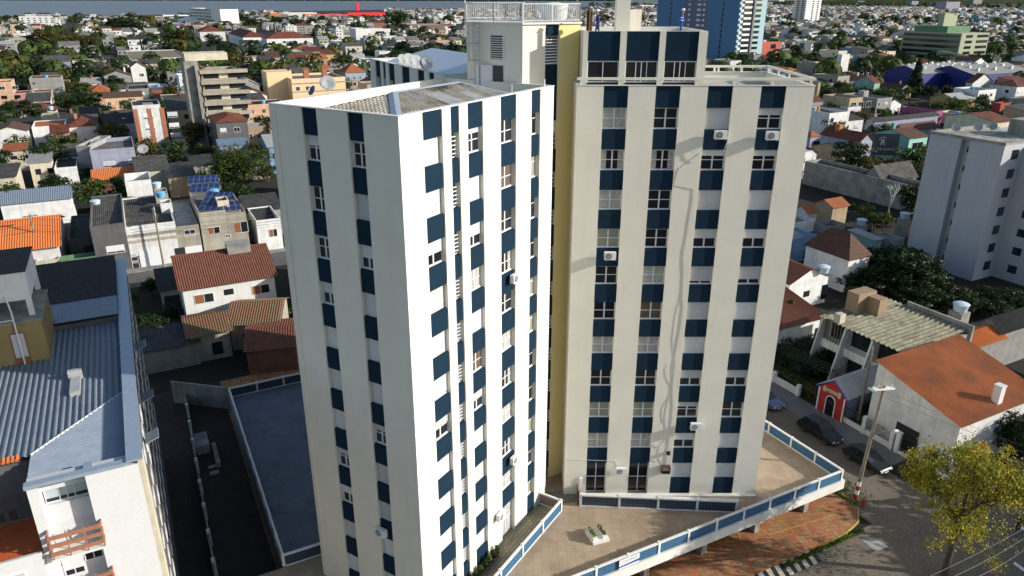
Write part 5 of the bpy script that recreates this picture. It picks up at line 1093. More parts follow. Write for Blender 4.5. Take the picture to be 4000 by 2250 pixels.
# terraced houses over the street
def row(r, nl, nr, z, d_, roof, wm, rm, label, **k):
    if k.pop('snap', 0):      # the street fronts stand on one line
        lo, hi = 2., 13.
        for _ in range(30):
            m_ = (lo + hi) / 2
            if (Q(r, *nl, m_) - TIP).dot(G1) > 94.2: lo = m_
            else: hi = m_
        z = lo
    return px_house(r, nl, nr, z, d_, roof, wm, rm, label, **k)
SH = row(5, (962, 372), (1352, 322), 7.5, 20, 'par', 'white', 'grey', 'white striped terraced house with wide white garage door', snap=1, par=.5, short='white striped terraced house', wins=[('s', 1.3, 0.1, 3.4, 2.7, 'g'), ('s', 6.6, .1, 1.7, 2.4, 'G')])
for i, z in enumerate((.9, 1.9, 4.2, 5.2)): MB().box((.05, -.03, z), (.95 if z < 2.6 else 10.6, -.003, z + .5)).build('painted_stripe', M['w_beige'], SH)
row(5, (1356, 372), (1532, 322), 7.4, 18, 'par', 'beige', 'pale', 'beige and white terraced house with barred white window', snap=1, par=.4, lm=0, wins=[('s', 1.2, 4.2, 1.7, 1.2, 'w'), ('s', .9, .1, 2.6, 2.4, 'g')])
row(5, (1536, 262), (1742, 240), 7.2, 17, 'flat', 'beige', 'slab', 'tan terraced house with orange shutter and solar panels', snap=1, par=.3, short='tan house with solar panels', wins=[('s', 1.0, 4.1, 1.9, 1.2, 'b'), ('s', 3.6, 3.2, .8, .5, 'w')])
row(5, (1744, 268), (1900, 250), 7.2, 15, 'flat', 'beige', 'slab', 'tan terraced house with brown balcony door beside the white cottage', snap=1, par=.3, lm=0, wins=[('s', 1.0, 3.7, 2.3, 1.9, 'b')])
row(5, (1980, 322), (2168, 296), 5.6, 9, 'par', 'white', 'dark', 'small white street cottage with brown barred window', par=.5, short='small white street cottage', wins=[('s', 1.9, 2.4, 1.4, 1.4, 'b')])
row(5, (1905, 250), (2170, 240), 5.2, 11, 'gx', 'grey', 'dark', 'grey house with dark gabled sheet roof behind the white street cottage', rise=1.6, lm=0)
row(5, (692, 368), (962, 346), 7.3, 21, 'par', 'darkgrey', 'grey', 'grey terraced house with weathered fibre roof and striped window', snap=1, par=.4, short='grey terraced house', wins=[('s', 1.6, 3.0, 2.6, 1.3, 's'), ('s', 4.8, 0, 2, 2.2, 'w')])
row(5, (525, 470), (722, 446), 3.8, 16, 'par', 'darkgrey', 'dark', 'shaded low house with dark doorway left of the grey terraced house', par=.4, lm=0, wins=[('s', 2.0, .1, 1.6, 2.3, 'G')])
row(5, (462, 632), (742, 590), 3.0, 2.5, 'flat', 'green', 'slab', 'low white wall house with green painted parapet', par=.5, lm=0, wins=[('s', .8, .9, 1.6, .9, 'w'), ('s', 4.6, .6, 1.2, 1.2, 'w')])
row(5, (272, 640), (456, 612), 3.2, 5, 'flat', 'cream', 'slab', 'low cream house beside the green painted parapet', par=.5, lm=0, wins=[('s', .5, .8, 1.6, 1.1, 's'), ('s', 3.2, .8, 1.8, 1.1, 's')])
row(5, (-280, 600), (446, 520), 5.0, 17, 'gx', 'white', 'tileorange', 'large house with bright orange ribbed tile roof', rise=2.6, over=.6, corr=.34, trim='acw' if False else 'tileorange', short='large orange roof', wins=W2(3, 1, 2, 4))
row(5, (0, 200), (552, 160), 4.8, 9, 'gx', 'white', 'metalblue', 'long white house with grey ribbed metal roof behind the orange roof', rise=1.5, corr=.3, lm=0)
row(5, (566, 100), (782, 84), 3.6, 1.2, 'flat', 'cream', 'slab', 'cream yard wall behind the grey terraced house', par=.3, lm=0, cat='wall', name='yard_wall')
row(5, (966, 20), (1168, 4), 7.2, 8, 'flat', 'white', 'slab', 'tall blank white parapet building behind the striped house', par=1.2, lm=0)
row(5, (1200, 120), (1300, 116), 8.2, 5, 'flat', 'beige', 'slab', 'small beige rooftop block carrying a round blue tank', par=.2, lm=0)
row(5, (1240, 190), (1330, 186), 8.0, 3, 'flat', 'white', 'slab', 'white rooftop stair block with dark tank in front', par=.2, lm=0)
row(5, (1680, 170), (1770, 165), 9.0, 3, 'flat', 'cream', 'slab', 'cream rooftop block beside the solar panels', par=.2, lm=0)
row(5, (1880, 320), (1990, 300), 4.2, 13, 'gx', 'grey', 'fibremoss', 'weathered grey roofed shed between tan house and white cottage', rise=1., corr=.25, lm=0, cat='shed', name='shed')
# solar panels
def solar(label, r, nl, nr, z, nx, ny):
    a, c = Q(r, *nl, z), Q(r, *nr, z); t = thing('solar_panels', label, 'solar panels', (a.x, a.y, z), atan2((c - a).y, (c - a).x), 'solar panel arrays'); W = (c - a).length
    pm = bricky('solar_cells', (.015, .03, .10), (.02, .04, .12), (.30, .32, .36), 1.0, 1.65, .03, offset=0., stain=.1, rough=.25)
    MB(Matrix.Rotation(radians(14), 4, 'X')).box((0, 0, .05), (W, ny * 1.66, .09)).build('panel', pm, t); MB().box((0, .3, -.4), (W, .36, .05)).box((0, ny * 1.5, -.4), (W, ny * 1.5 + .06, .38)).build('rack', M['steel'], t)
solar('large blue solar array in front on the tan house roof', 5, (1525, 250), (1740, 246), 7.6, 5, 4)
solar('solar array behind the large one, below the white rooftop block', 5, (1470, 110), (1700, 96), 7.8, 6, 2)
solar('small solar array on the right end of the tan houses', 5, (1735, 252), (1870, 238), 7.4, 4, 2)
solar('farthest solar array of the tan houses', 5, (1450, 40), (1690, 26), 8.0, 6, 2)
for r, x, y, z, lb, c_ in ((5, 1215, 66, 8.2, 'pale blue tank on the small beige rooftop block', 'whitetank'), (5, 1246, 140, 8.0, 'deep blue tank on the white striped house', 'bluetank'), (5, 1660, 120, 8.6, 'deep blue tank beside the solar panels', 'bluetank'),
                           (5, 742, 205, 7.0, 'pale blue tank on the grey terraced house', 'whitetank'), (1, 394, 850, 7.4, 'pale blue tank on top of the white tower house', 'whitetank'), (1, 422, 955, 5.5, 'pale blue tank under the white tower house', 'whitetank'), (7, 1020, 720, 5.0, 'pale tank with blue lid on the white gabled house', 'whitetank'),
                           (7, 2080, 1020, 7.2, 'pale blue tank beside the lichen covered roof', 'whitetank'), (7, 2060, 1325, 5.6, 'bright blue tank beside the orange ribbed roof', 'bluetank'), (7, 1316, 350, 3.4, 'small blue tank among the bushes on the right', 'whitetank'), (7, 1650, 300, 3.6, 'blue tank near the white brick tower', 'whitetank'), (4, 1238, 815, 4, 'dark blue tank on the long white house', 'bluetank')):
    p = Q(r, x, y, z); tank((p.x, p.y, z), lb, c_, .85)
    if r == 7 and 'gabled' not in lb: MB().box((-.8, -.8, 0), (.8, .8, z - .01)).build('tank_stand', M['concrete'], None, (p.x, p.y, 0), GA, label='square concrete stand under the ' + lb, cat='tank stand')
# poles and wires of the left street
p1 = U(0 + KZ * 335, 700 + KZ * 705, 0); p2 = Q(5, 1270, 685)
pole((p1.x, p1.y, .1), 9.2, GA + .1, 'wooden utility pole with crossarm in front of the large orange roof')
pole((p2.x, p2.y, .1), 9.9, GA + pi / 2, 'wooden utility pole casting a shadow on the striped house', arms=2)
sp = []
for z in (5.2, 5.6, 6.1, 6.6, 7.6, 8.6):
    a = Vector((p1.x, p1.y, z)); c = Vector((p2.x, p2.y, z + .4)); e_ = c + G2 * 42 + Vector((0, 0, -.2)); f_ = a - G2 * 30; sp += [(a, c), (c, e_), (f_, a)]
wires('bundle of power lines along the left street', sp, r=.022)
# ------------------------------------------------------------------ left, farther (zoom frame 1)
L1 = px_house(1, (1552, 545), (1826, 520), 21.5, 11, 'flat', 'beige', 'slab', 'beige seven storey block with long balconies and tall grey fin', cat='apartment building', name='apartment_block', short='beige balcony block', par=.5)
Wb = (Q(1, 1826, 520, 21.5) - Q(1, 1552, 545, 21.5)).length
for k_ in range(7):
    z = 1.0 + k_ * 2.95
    MB().box((-.4, -1.3, z + 1.9), (Wb + .3, -.005, z + 2.9)).build('balcony', M['w_beige'], L1)
    MB().box((.5, -.06, z + .5), (Wb - .6, -.004, z + 1.85)).build('window_band', M['glass'], L1)
    MB().box((Wb * .38, -.12, z + .4), (Wb * .58, -.061, z + 1.85)).build('wall_panel', M['w_cream'], L1)
MB().box((-4.2, -.5, 0), (-.45, 12, 24)).box((-1.6, -2.0, 0), (-.9, -.5, 23)).build('grey_fin', M['concrete'], L1); MB().box((-3.5, 2, 24), (8, 10, 26)).build('roof_block', M['w_cream'], L1)
L2 = px_house(1, (1022, 818), (1236, 795), 13.2, 12, 'par', 'white', 'dark', 'small white apartment block with three red brick stripes', cat='apartment building', name='apartment_block', short='red striped white block', par=.8, wins=W2(2, 9.4, 2.2, 6.2, 2.6, 1.5, 's') + W2(2, 6.4, 2.2, 6.2, 2.6, 1.5, 's') + W2(2, 3.6, 2.2, 6.2, 2.6, 1.5, 's') + W2(2, 1., 2.2, 6.2, 2.6, 1.5, 's'))
Wc = (Q(1, 1236, 795, 13.2) - Q(1, 1022, 818, 13.2)).length
for u in (.0, .44, .86): MB().box((u * Wc, -.12, 0), (u * Wc + Wc * .14, -.005, 12.2)).build('brick_stripe', M['brickred'], L2)
MB().box((Wc * .35, 5, 10), (Wc * .7, 9, 12.8)).build('roof_block', M['w_grey'], L2)
px_house(1, (692, 1165), (1040, 1150), 8.2, 16, 'flat', 'lilac', 'slab', 'modern pale grey house with cooling units on its flat roof', short='modern pale grey house', par=.7, wins=[('s', 2.2, 4.0, 2.6, 1.4, 's'), ('s', 7.4, 4.0, 2.6, 1.4, 's')])
px_house(1, (585, 1130), (690, 1165), 8.4, 14, 'flat', 'grey', 'slab', 'pale grey side wing of the modern house', par=.4, lm=0, rz=GA - .35)
px_house(1, (722, 1400), (1052, 1385), 3.2, 5, 'shed', 'brick', 'tileorange', 'orange tiled canopy below the modern pale grey house', rise=1.3, corr=.34, lm=0, cat='canopy', name='tiled_canopy')
px_house(1, (395, 1030), (528, 1022), 6.2, 7, 'gx', 'pink', 'red', 'narrow pink house with red tile roof', rise=1.6, short='narrow pink house', wins=[('s', 1.5, 3.2, 2.3, 1.4, 'w'), ('s', 1.3, .6, 2.4, 1.3, 'k')])
px_house(1, (315, 895), (442, 890), 7.2, 6, 'flat', 'beige', 'slab', 'white tower house with brown windows and blue tank', short='white tower house', par=.3, wins=W2(2, 3.9, .7, 3.2, 1.7, 1.3, 'b'))
px_house(1, (622, 880), (750, 876), 8.0, 5, 'shed', 'white', 'dark', 'slim pinkish tower house with dark tiled top and chimney', rise=1.2, lm=0, chim=(5, 2, .8, 1., 'w_tan'), wins=[('s', 1.5, 5, 2, 1.3, 'k'), ('s', 1.2, 1.4, 2.4, 1.3, 'w')])
px_house(1, (25, 1172), (202, 1166), 5.2, 5, 'shed', 'cream', 'orange', 'cream shed with small orange roof at the left edge', rise=1., lm=0, wins=W2(2, 3, 1.2, 3.2, 1.4, .9, 'k'))
px_house(1, (222, 1262), (392, 1258), 5.8, 8, 'shed', 'cream', 'pale', 'cream house with white corrugated roof and barred windows', rise=.8, short='white corrugated roof', wins=W2(3, 3, .9, 2.4, 1.1, 1.3, 'k'))
px_house(1, (-60, 1380), (110, 1352), 5.5, 12, 'shed', 'cream', 'grey', 'long cream wall building with grey roof at the left edge', rise=.6, lm=0)
px_house(1, (418, 1302), (592, 1290), 4.6, 12, 'par', 'white', 'dark', 'white yard building with black flat roof', lm=0)
px_house(1, (1052, 1330), (1302, 1300), 5.0, 11, 'shed', 'cream', 'grey', 'cream house with grey shed roof and two small windows', rise=1.2, short='cream shed roof house', wins=W2(2, 3, 6.2, 2.6, .9, .8, 'k'))
px_house(1, (1300, 1372), (1512, 1380), 4.6, 12, 'shed', 'tan', 'dark', 'low house with dirty brown roof behind a wall', rise=.6, lm=0)
px_house(1, (1492, 1285), (1660, 1265), 4.2, 10, 'shed', 'grey', 'dark', 'low grey roofed house beside the big round tree', rise=.6, lm=0)
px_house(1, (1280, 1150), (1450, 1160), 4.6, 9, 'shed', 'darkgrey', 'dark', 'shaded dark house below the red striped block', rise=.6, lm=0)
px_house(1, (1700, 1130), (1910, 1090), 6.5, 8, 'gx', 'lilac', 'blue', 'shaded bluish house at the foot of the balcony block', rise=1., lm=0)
px_house(1, (1880, 985), (2060, 975), 6.2, 7, 'par', 'tan', 'pale', 'brown timber fronted house right of the balcony block', lm=0, wins=W2(3, 2.6, .8, 2.6, 1.5, 1.6, 'b'))
px_house(1, (1852, 745), (2068, 760), 7.2, 14, 'gy', 'white', 'red', 'white gabled house with red roof right of the balcony block', rise=2.2, short='white gabled house')
px_house(1, (1846, 660), (2010, 690), 8.6, 14, 'gy', 'grey', 'pale', 'grey gabled hall behind the white gabled house', rise=2., lm=0)
px_house(1, (1255, 760), (1400, 750), 4.6, 12, 'par', 'cream', 'grey', 'low cream building behind the lone street tree', lm=0)
px_house(1, (1402, 770), (1540, 765), 5.5, 10, 'gx', 'white', 'red', 'white house with red tiles left of the balcony block', lm=0, rise=1.6)
px_house(1, (700, 715), (848, 722), 5.6, 12, 'hip', 'peach', 'orange', 'peach house with bright orange hipped roof', rise=2.4, short='bright orange hipped roof')
px_house(1, (1010, 520), (1122, 505), 9.5, 10, 'gy', 'white', 'red', 'tall white house with red gabled loft', rise=2.2, short='tall white loft house', wins=[('s', 3.2, 5, 2, 1.5, 'b')])
px_house(1, (1382, 590), (1502, 588), 9.6, 14, 'flat', 'white', 'slab', 'pale blue and white three storey house with terraces', short='blue and white terraced house', par=.8, wins=W2(2, 6.5, 1.2, 4.4, 2.6, 1.6, 'k') + W2(2, 3., 1.2, 4.4, 2.6, 1.6, 'k'))
px_house(1, (308, 600), (440, 585), 5.4, 12, 'shed', 'yellow', 'grey', 'yellow walled house with grey roof', rise=1.2, lm=0)
px_house(1, (425, 640), (535, 640), 5.0, 12, 'par', 'tan', 'grey', 'brown walled yard house beside the yellow one', lm=0)
px_house(1, (-90, 640), (82, 640), 9.5, 14, 'flat', 'peach', 'slab', 'three storey peach building at the left edge', short='peach building at the left edge', par=.5, wins=W2(2, 6.6, 3, 4.5, 2, 1.3, 'w') + W2(2, 3, 3, 4.5, 2, 1.3, 'k'))
px_house(1, (95, 722), (236, 722), 5.0, 9, 'par', 'pink', 'dark', 'low pink house with dark roof', lm=0, wins=W2(2, 1, 1.6, 4, 1.4, 1.6, 'd'))
px_house(1, (246, 712), (398, 716), 5.0, 9, 'par', 'beige', 'red', 'low beige house with partly red roof', lm=0, wins=W2(2, 1, 1.6, 4, 1.4, 1.6, 'd'))
px_house(1, (1000, 455), (1440, 448), 7.5, 75, 'flat', 'white', 'grey', 'long white warehouse with greenish brown roof', cat='warehouse', name='warehouse', short='long white warehouse', par=.2, rmraw=noisy('greenish_roof', (.22, .20, .12), (.14, .13, .09), .05, .8, .9), wins=W2(5, 2.5, 5, 11, 7, 2.2, 'k'))
px_house(1, (2064, 300), (2420, 280), 8, 26, 'hip', 'white', 'red', 'white and blue school wing with red hipped roof', cat='school', name='school_building', short='white and blue school', rise=5, wins=W2(9, 2.6, 4, 9, 2.6, 3.2, 'k'))
px_house(1, (1545, 246), (1740, 236), 9, 40, 'hip', 'white', 'red', 'left wing of the white school with red roof', cat='school', name='school_building', rise=5, lm=0)
px_house(1, (1880, 290), (2056, 305), 8, 90, 'hip', 'navy', 'red', 'blue trimmed middle wing of the school', cat='school', name='school_building', rise=5, lm=0, wraw=M['white'], wins=W2(6, 2.6, 4, 6, 2.6, 3.2, 'k'))
L3 = px_house(1, (1462, 62), (1700, 72), 24, 26, 'flat', 'grey', 'slab', 'large grey and white hotel slab near the river', wraw=noisy('hotel_white', (.74, .73, .68), (.68, .67, .62), .1, .3, .8), cat='hotel', name='hotel', short='large hotel slab', par=1, rz='free', wins=[('s', 4 + i * 12, 3 + j * 4.4, 9, 2.6, 'k') for i in range(9) for j in range(5)])
px_house(1, (142, 128), (400, 124), 11.5, 16, 'flat', 'white', 'slab', 'long white four storey block in front of the river', cat='apartment building', name='apartment_block', short='long white riverside block', par=.6, wins=[('s', 3 + i * 8, 2 + j * 3., 3, 1.4, 'k') for i in range(12) for j in range(3)])
px_house(1, (1262, 118), (1462, 112), 9, 30, 'flat', 'white', 'pale', 'low white terminal with stepped decks beside the hotel', cat='building', name='terminal_building', lm=0, wins=[('s', 8, 2, 80, 2, 'k'), ('s', 8, 5.6, 80, 1.6, 'k')])
px_house(2, (472, 112), (712, 106), 10, 40, 'flat', 'pink', 'pale', 'long pinkish red store building near the river', cat='store', name='store_building', short='red riverside store', wraw=plain('store_pink', (.50, .08, .10), .6))
px_house(2, (712, 100), (1000, 98), 8, 30, 'flat', 'red', 'pale', 'bright red store front with cream arches', cat='store', name='store_building', lm=0, wraw=plain('store_red', (.75, .02, .03), .5))
MB().box((0, 0, 0), (9, 6, 22)).build('store_sign', MATS['store_red'], None, (*Q(2, 778, 82).xy, 0), GA, label='tall red and white sign tower of the red store', cat='sign')
px_house(2, (240, 98), (470, 94), 9, 30, 'flat', 'white', 'pale', 'long white flat hall left of the red store', cat='warehouse', name='warehouse', lm=0)
px_house(2, (108, 100), (188, 98), 12, 20, 'flat', 'orange', 'slab', 'orange block among the trees, first from the school', lm=0); px_house(2, (378, 110), (452, 106), 12, 20, 'flat', 'orange', 'slab', 'orange block among the trees, nearest the red store', lm=0)
px_house(2, (1215, 196), (1530, 190), 7, 60, 'flat', 'brick', 'pale', 'old red brick factory with pale roof', cat='factory', name='factory_building', short='red brick factory')
px_house(2, (900, 175), (1010, 172), 7, 40, 'hip', 'brick', 'red', 'old factory hall with rusty hipped roof', cat='factory', name='factory_building', lm=0, rise=4)
px_house(2, (770, 222), (884, 214), 15, 20, 'flat', 'white', 'slab', 'tall white blocky building above the railing-free houses'.replace('railing-free ', ''), cat='building', name='white_building', short='tall white blocky building', wins=[('s', 18, 3 + j * 4, 8, 1.5, 'k') for j in range(3)])
px_house(2, (884, 224), (1040, 214), 12, 22, 'flat', 'white', 'slab', 'stepped white building right of the tall blocky one', lm=0, wins=[('s', 4 + 8 * i, 3 + j * 4, 4, 1.5, 'k') for j in range(2) for i in range(4)])
px_house(2, (612, 318), (760, 314), 8, 18, 'flat', 'white', 'slab', 'white two storey house with rooftop rooms', short='white house with rooftop rooms', wins=W2(3, 4, 3, 7, 2, 1.4, 'k'))
px_house(2, (530, 345), (612, 335), 7, 16, 'flat', 'white', 'slab', 'plain white house left of the rooftop rooms', lm=0, wins=W2(2, 3, 3, 6, 2, 1.4, 'k'))
px_house(2, (690, 565), (850, 560), 6.2, 13, 'hip', 'paleblue', 'orange', 'pale blue house with orange pyramid roof', rise=4., short='orange pyramid roof', wins=W2(4, 3, 1, 3, 1, 1.4, 'w'))
px_house(2, (316, 432), (446, 425), 5.4, 14, 'gx', 'blue', 'grey', 'bright blue house with grey roof', rise=2., short='bright blue house', wins=W2(3, 1.6, 2, 5, 1.6, 1.6, 'w'))
L4 = px_house(2, (272, 612), (690, 606), 10.2, 22, 'flat', 'peach', 'slab', 'peach three storey building with grey band', cat='apartment building', name='apartment_block', short='peach three storey building', par=.6, wins=[('s', 1.5, 5.5, 1.6, 1.6, 'w'), ('s', 5.5, 5.5, 1.6, 1.6, 'w')], wraw=noisy('peach_paint', (.78, .56, .34), (.7, .5, .3), .4, .5, .8))
for x in (6.6, 14.2): MB().box((x, 6, 9.4), (x + 2.0, 8, 13.2)).box((x - .2, 5.8, 13.2), (x + 2.2, 8.2, 13.5)).build('chimney', M['brickred'], L4)
MB().box((-.02, -.05, 8.0), (26, -.004, 8.5)).box((-.02, -.05, 4.8), (26, -.004, 5.2)).build('grey_band', M['w_grey'], L4); MB().box((-8, 8, 0), (2, 20, 12.4)).build('rear_wing', MATS['peach_paint'], L4)
MB().lathe([(30, 0), (29, 8), (22, 15), (10, 19), (1, 20)], n=20).build('dome_tent', M['white'], None, (*Q(1, 1500, 190).xy, 0), 0, smooth=True, label='white dome tent beside the hotel', cat='tent'); bpy.data.objects['dome_tent'].scale = (.9, .5, .6)
# big mesh dish behind the striped houses
p = Q(1, 1140, 1340, 0); dish('huge see-through satellite dish on a mast behind the white striped house', (p.x, p.y, 4.4), 1.3, (.2, -.7, .7), 'dish', mast=.8)
# ------------------------------------------------------------------ right side, middle distance (zoom frame 4)
def tower_block(label, corner, w_, d_, h_, wm, short, floors, name='apartment_tower_block', rz=GA, matl=None):
    t = thing('apartment_block', label, 'apartment building', (corner[0], corner[1], 0), rz); LABELS.add(label); landmark('the ' + short, corner); FOOT.append((corner[0], corner[1] + d_ / 2, max(w_, d_) * .7))
    MB().box((0, 0, 0), (w_, d_, h_)).build('wall', wm, t); return t
BT = tower_block('tall blue tower with a pale aqua front behind the penthouse', (135.6, 470), 21.9, 78, 92, M['w_lightblue'] if 'w_lightblue' in M else noisy('aqua_wall', (.36, .52, .56), (.32, .46, .50), .2, .3, .8), 'tall blue tower', 0)
MB().box((-.2, -.2, 0), (-.005, 27, 92)).box((-.2, 50, 0), (-.005, 78.2, 92)).build('blue_side_wall', noisy('deep_blue_wall', (.10, .21, .36), (.085, .18, .32), .2, .3, .8), BT); MB().box((-.1, 27, 0), (-.004, 50, 92)).build('mauve_side_wall', noisy('mauve_wall', (.17, .17, .26), (.14, .14, .22), .2, .4, .8), BT)
for k_ in range(29):
    z = 2 + k_ * 3.1
    MB().box((3.5, -.35, z), (9, -.02, z + 1.4)).build('window_row', M['glass'], BT); MB().box((12.8, -.35, z), (17.5, -.02, z + 1.4)).build('window_row', M['glass'], BT); MB().box((3.3, -1.0, z - 1.3), (9.2, -.36, z - .1)).build('balcony', M['frame'], BT); MB().box((.3, -1.2, z), (2.6, -.02, z + 1.2)).build('side_balcony', M['frame'], BT)
    if k_ % 1 == 0: [MB().box((-.26, y_, z), (-.202, y_ + 1.2, z + 2.3)).build('stair_window', M['glass'], BT) for y_ in (13, 63)]
    [MB().box((-.2, y_, z), (-.104, y_ + w_, z + 1.2)).build('side_window', M['frame'], BT) for y_, w_ in ((30, 2), (34, 3.5), (44, 2))]
MB().box((10.2, -1.6, 0), (11.6, -.005, 92)).build('service_shaft', M['w_grey'], BT)
wc = Q(4, 870, 188); WT_ = tower_block('slender white and brown tower above the roofs', (wc.x, wc.y), 34, 26, 75, M['white'], 'slender white and brown tower', 0)
for k_ in range(22): [MB().box((x_, -.3, 2 + k_ * 3.2), (x_ + 3.5, -.02, 3.8 + k_ * 3.2)).build('window_row', M['glass'], WT_) for x_ in (14, 25)]; [MB().box((-1.2, y_, 2 + k_ * 3.2), (-.02, y_ + 5.5, 3.6 + k_ * 3.2)).build('balcony', M['wood2'], WT_) for y_ in (4, 14)]
gc = Q(4, 2048, 492); GT = tower_block('six storey green office block with dark window bands', (gc.x, gc.y), 30, depth(4, (2060, 270), (1612, 250), 18), 19, noisy('pale_green_wall', (.33, .37, .25), (.29, .33, .22), .2, .4, .8), 'green office block', 0)
dg_ = depth(4, (2060, 270), (1612, 250), 18)
for k_ in range(5):
    z = 2.2 + k_ * 3.5
    MB().box((-.12, 1, z), (-.004, dg_ - 1, z + 1.9)).build('side_window_band', M['glass'], GT); [MB().box((x_, -.2, z), (x_ + w_, -.004, z + 1.7)).build('window_band', M['glass'], GT) for x_, w_ in ((5, 7), (17, 12))]
    MB().box((-.5, .5, z - 1.1), (-.13, dg_ - .5, z - .3)).build('sun_ledge', noisy('green_ledge', (.17, .25, .17), (.14, .21, .14), .2, .4, .8), GT)
MB().box((2, 12, 19), (26, dg_ * .85, 23)).build('roof_storey', M['w_green'], GT); MB().box((4, dg_ * .4, 23), (14, dg_ * .5, 31)).box((14, dg_ * .4, 23), (18, dg_ * .5, 30)).build('lift_tower', MATS['pale_green_wall'], GT)
RB = GA - pi / 2
bm_ = plain('ultramarine_wall', (.012, .018, .17), .6)
for nl, nr, lb in (((1510, 545), (1795, 548), 'left bay of the ultramarine blue warehouse with white roof'), ((1800, 545), (2195, 585), 'right gabled bay of the ultramarine blue warehouse')):
    hh = px_house(4, nl, nr, 8.0, 44, 'gy', 'navy', 'pale', lb, rz=RB, rise=3.2, cat='warehouse', name='warehouse', lm=1, short='blue warehouse', wraw=bm_, wins=[('s', 12, 3.4, 3, 2.4, 'k')])
    ln_ = (Q(4, *nr, 8) - Q(4, *nl, 8)).length; ln_ = max(v.co.x for v in [x for x in hh.children if x.name.startswith('wall')][0].data.vertices) if False else ln_ * .9
    for i in range(5):
        for j in range(3): MB().box((ln_ * (.12 + i * .18), 8 + j * 13, 8.6), (ln_ * (.12 + i * .18) + 1.2, 9.2 + j * 13, 11.9 - abs(.48 - (.12 + i * .18)) * 4)).build('roof_vent', M['acw'], hh)
def side_house(r, nl, nr, fl, z, roof, wm, rm, label, **k):
    return px_house(r, nl, nr, z, min(depth(r, nl, fl, z), k.pop('dmax', 26)), roof, wm, rm, label, **k)
side_house(4, (1898, 862), (1956, 832), (1622, 812), 5.2, 'flat', 'pink', 'grey', 'magenta building with a row of barred windows', short='magenta building', wraw=noisy('magenta_paint', (.32, .10, .18), (.27, .085, .15), .3, .5, .8), wins=[('l', 2 + i * 2.4, 1.6, 1.6, 1.8, 'k') for i in range(10)], par=.3, dmax=40)
side_house(4, (1692, 1070), (1834, 1050), (1420, 1020), 6.6, 'gx', 'mint', 'brown', 'sea green house with a balcony front', short='sea green house', rise=1.6, wraw=noisy('seagreen_paint', (.26, .52, .42), (.20, .44, .36), .3, .5, .8), wins=[('s', 1.5, 3.6, 4.5, 1.7, 'w')], chim=(1, 6, .9, 1.2, 'w_teal'))
side_house(4, (1180, 1172), (1345, 1152), (945, 1110), 4.8, 'gx', 'tan', 'dark', 'ochre fronted house with mottled side wall', short='ochre fronted house', rise=1.2, wins=[('s', 1.4, 1.2, 2.2, 1.2, 'w'), ('s', 5, .2, 1.4, 2, 'd')])
side_house(4, (1308, 1092), (1406, 1080), (1010, 1012), 7.0, 'gy', 'lilac', 'red', 'tall pale blue gabled house with orange tile roof', short='pale blue gabled house', rise=1.8, chim=(1.5, 8, 1.4, 1.0, 'w_orange'))
side_house(4, (925, 1060), (1000, 1046), (910, 1000), 5.4, 'hip', 'lilac', 'orange', 'small pale house with orange hipped roof at the tower edge', lm=0, rise=1.2, wins=[('s', 1.4, 2.6, 3, 1.4, 'k')])
side_house(4, (880, 1190), (975, 1168), (860, 1120), 4.6, 'gy', 'white', 'red', 'tiny white gabled cottage at the edge of the right wing', lm=0, rise=1.2, wins=[('s', 2, 1, 1.6, 1.4, 'w')])
side_house(4, (1765, 1452), (1900, 1420), (878, 1282), 5.4, 'flat', 'grey', 'grey', 'long stained concrete wall building behind the back yards', cat='warehouse', name='warehouse', short='long stained wall', wraw=M['concrete'], par=.5, dmax=90)
side_house(4, (1480, 1400), (1740, 1390), (1330, 1310), 4.4, 'gx', 'grey', 'grey', 'grey gabled roof rising behind the long stained wall', lm=0, rise=2.8)
side_house(4, (1230, 760), (1340, 700), (1030, 690), 7.4, 'flat', 'tan', 'slab', 'brown three storey block with white framed loggias', short='brown loggia block', wins=[('s', 1 + 4 * i, 3.6, 2.8, 2.2, 'w') for i in range(3)])
side_house(4, (1215, 830), (1320, 790), (960, 780), 5.0, 'par', 'white', 'pale', 'long white wall house below the loggia block', short='white wall house', lm=0)
side_house(4, (1220, 910), (1300, 880), (1010, 860), 4.6, 'par', 'beige', 'grey', 'beige house with patched grey roof', lm=0)
side_house(4, (1395, 1010), (1400, 990), (1380, 980), 4.6, 'flat', 'darkgrey', 'slab', 'dark panelled wall box beside the sea green house', lm=0)
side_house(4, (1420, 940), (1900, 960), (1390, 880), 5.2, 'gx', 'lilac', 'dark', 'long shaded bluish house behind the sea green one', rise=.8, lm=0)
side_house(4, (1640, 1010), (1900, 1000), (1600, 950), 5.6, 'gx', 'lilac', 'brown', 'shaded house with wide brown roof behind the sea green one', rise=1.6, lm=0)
side_house(4, (1420, 640), (1470, 600), (1275, 610), 6.8, 'gx', 'mint', 'red', 'pale green house with red roof left of the blue warehouse', short='pale green house', rise=2.6)
side_house(4, (2180, 640), (2330, 640), (2200, 560), 6.5, 'gy', 'white', 'red', 'steep red roofed house right of the blue warehouse', rise=3.5, lm=0)
side_house(4, (1470, 400), (1592, 350), (1365, 395), 8, 'flat', 'cream', 'slab', 'cream building with a row of arched openings', short='cream arched building', wins=[('s', 3 + i * 6, 3, 3, 3, 'k') for i in range(6)])
side_house(4, (1170, 420), (1242, 345), (1150, 330), 13, 'flat', 'white', 'slab', 'tall narrow white house', lm=0, short='tall narrow white house')
side_house(4, (470, 330), (695, 330), (470, 255), 12, 'flat', 'red', 'slab', 'coral red apartment row', cat='apartment building', name='apartment_block', short='coral red apartments', wraw=noisy('coral_paint', (.46, .11, .08), (.4, .1, .07), .2, .4, .8), wins=[('s', 4 + i * 14, 3 + j * 4.5, 5, 3, 'k') for i in range(6) for j in range(2)])
side_house(4, (2400, 800), (2500, 740), (2390, 740), 5.5, 'flat', 'red', 'slab', 'dark red walled building at the right edge', lm=0)
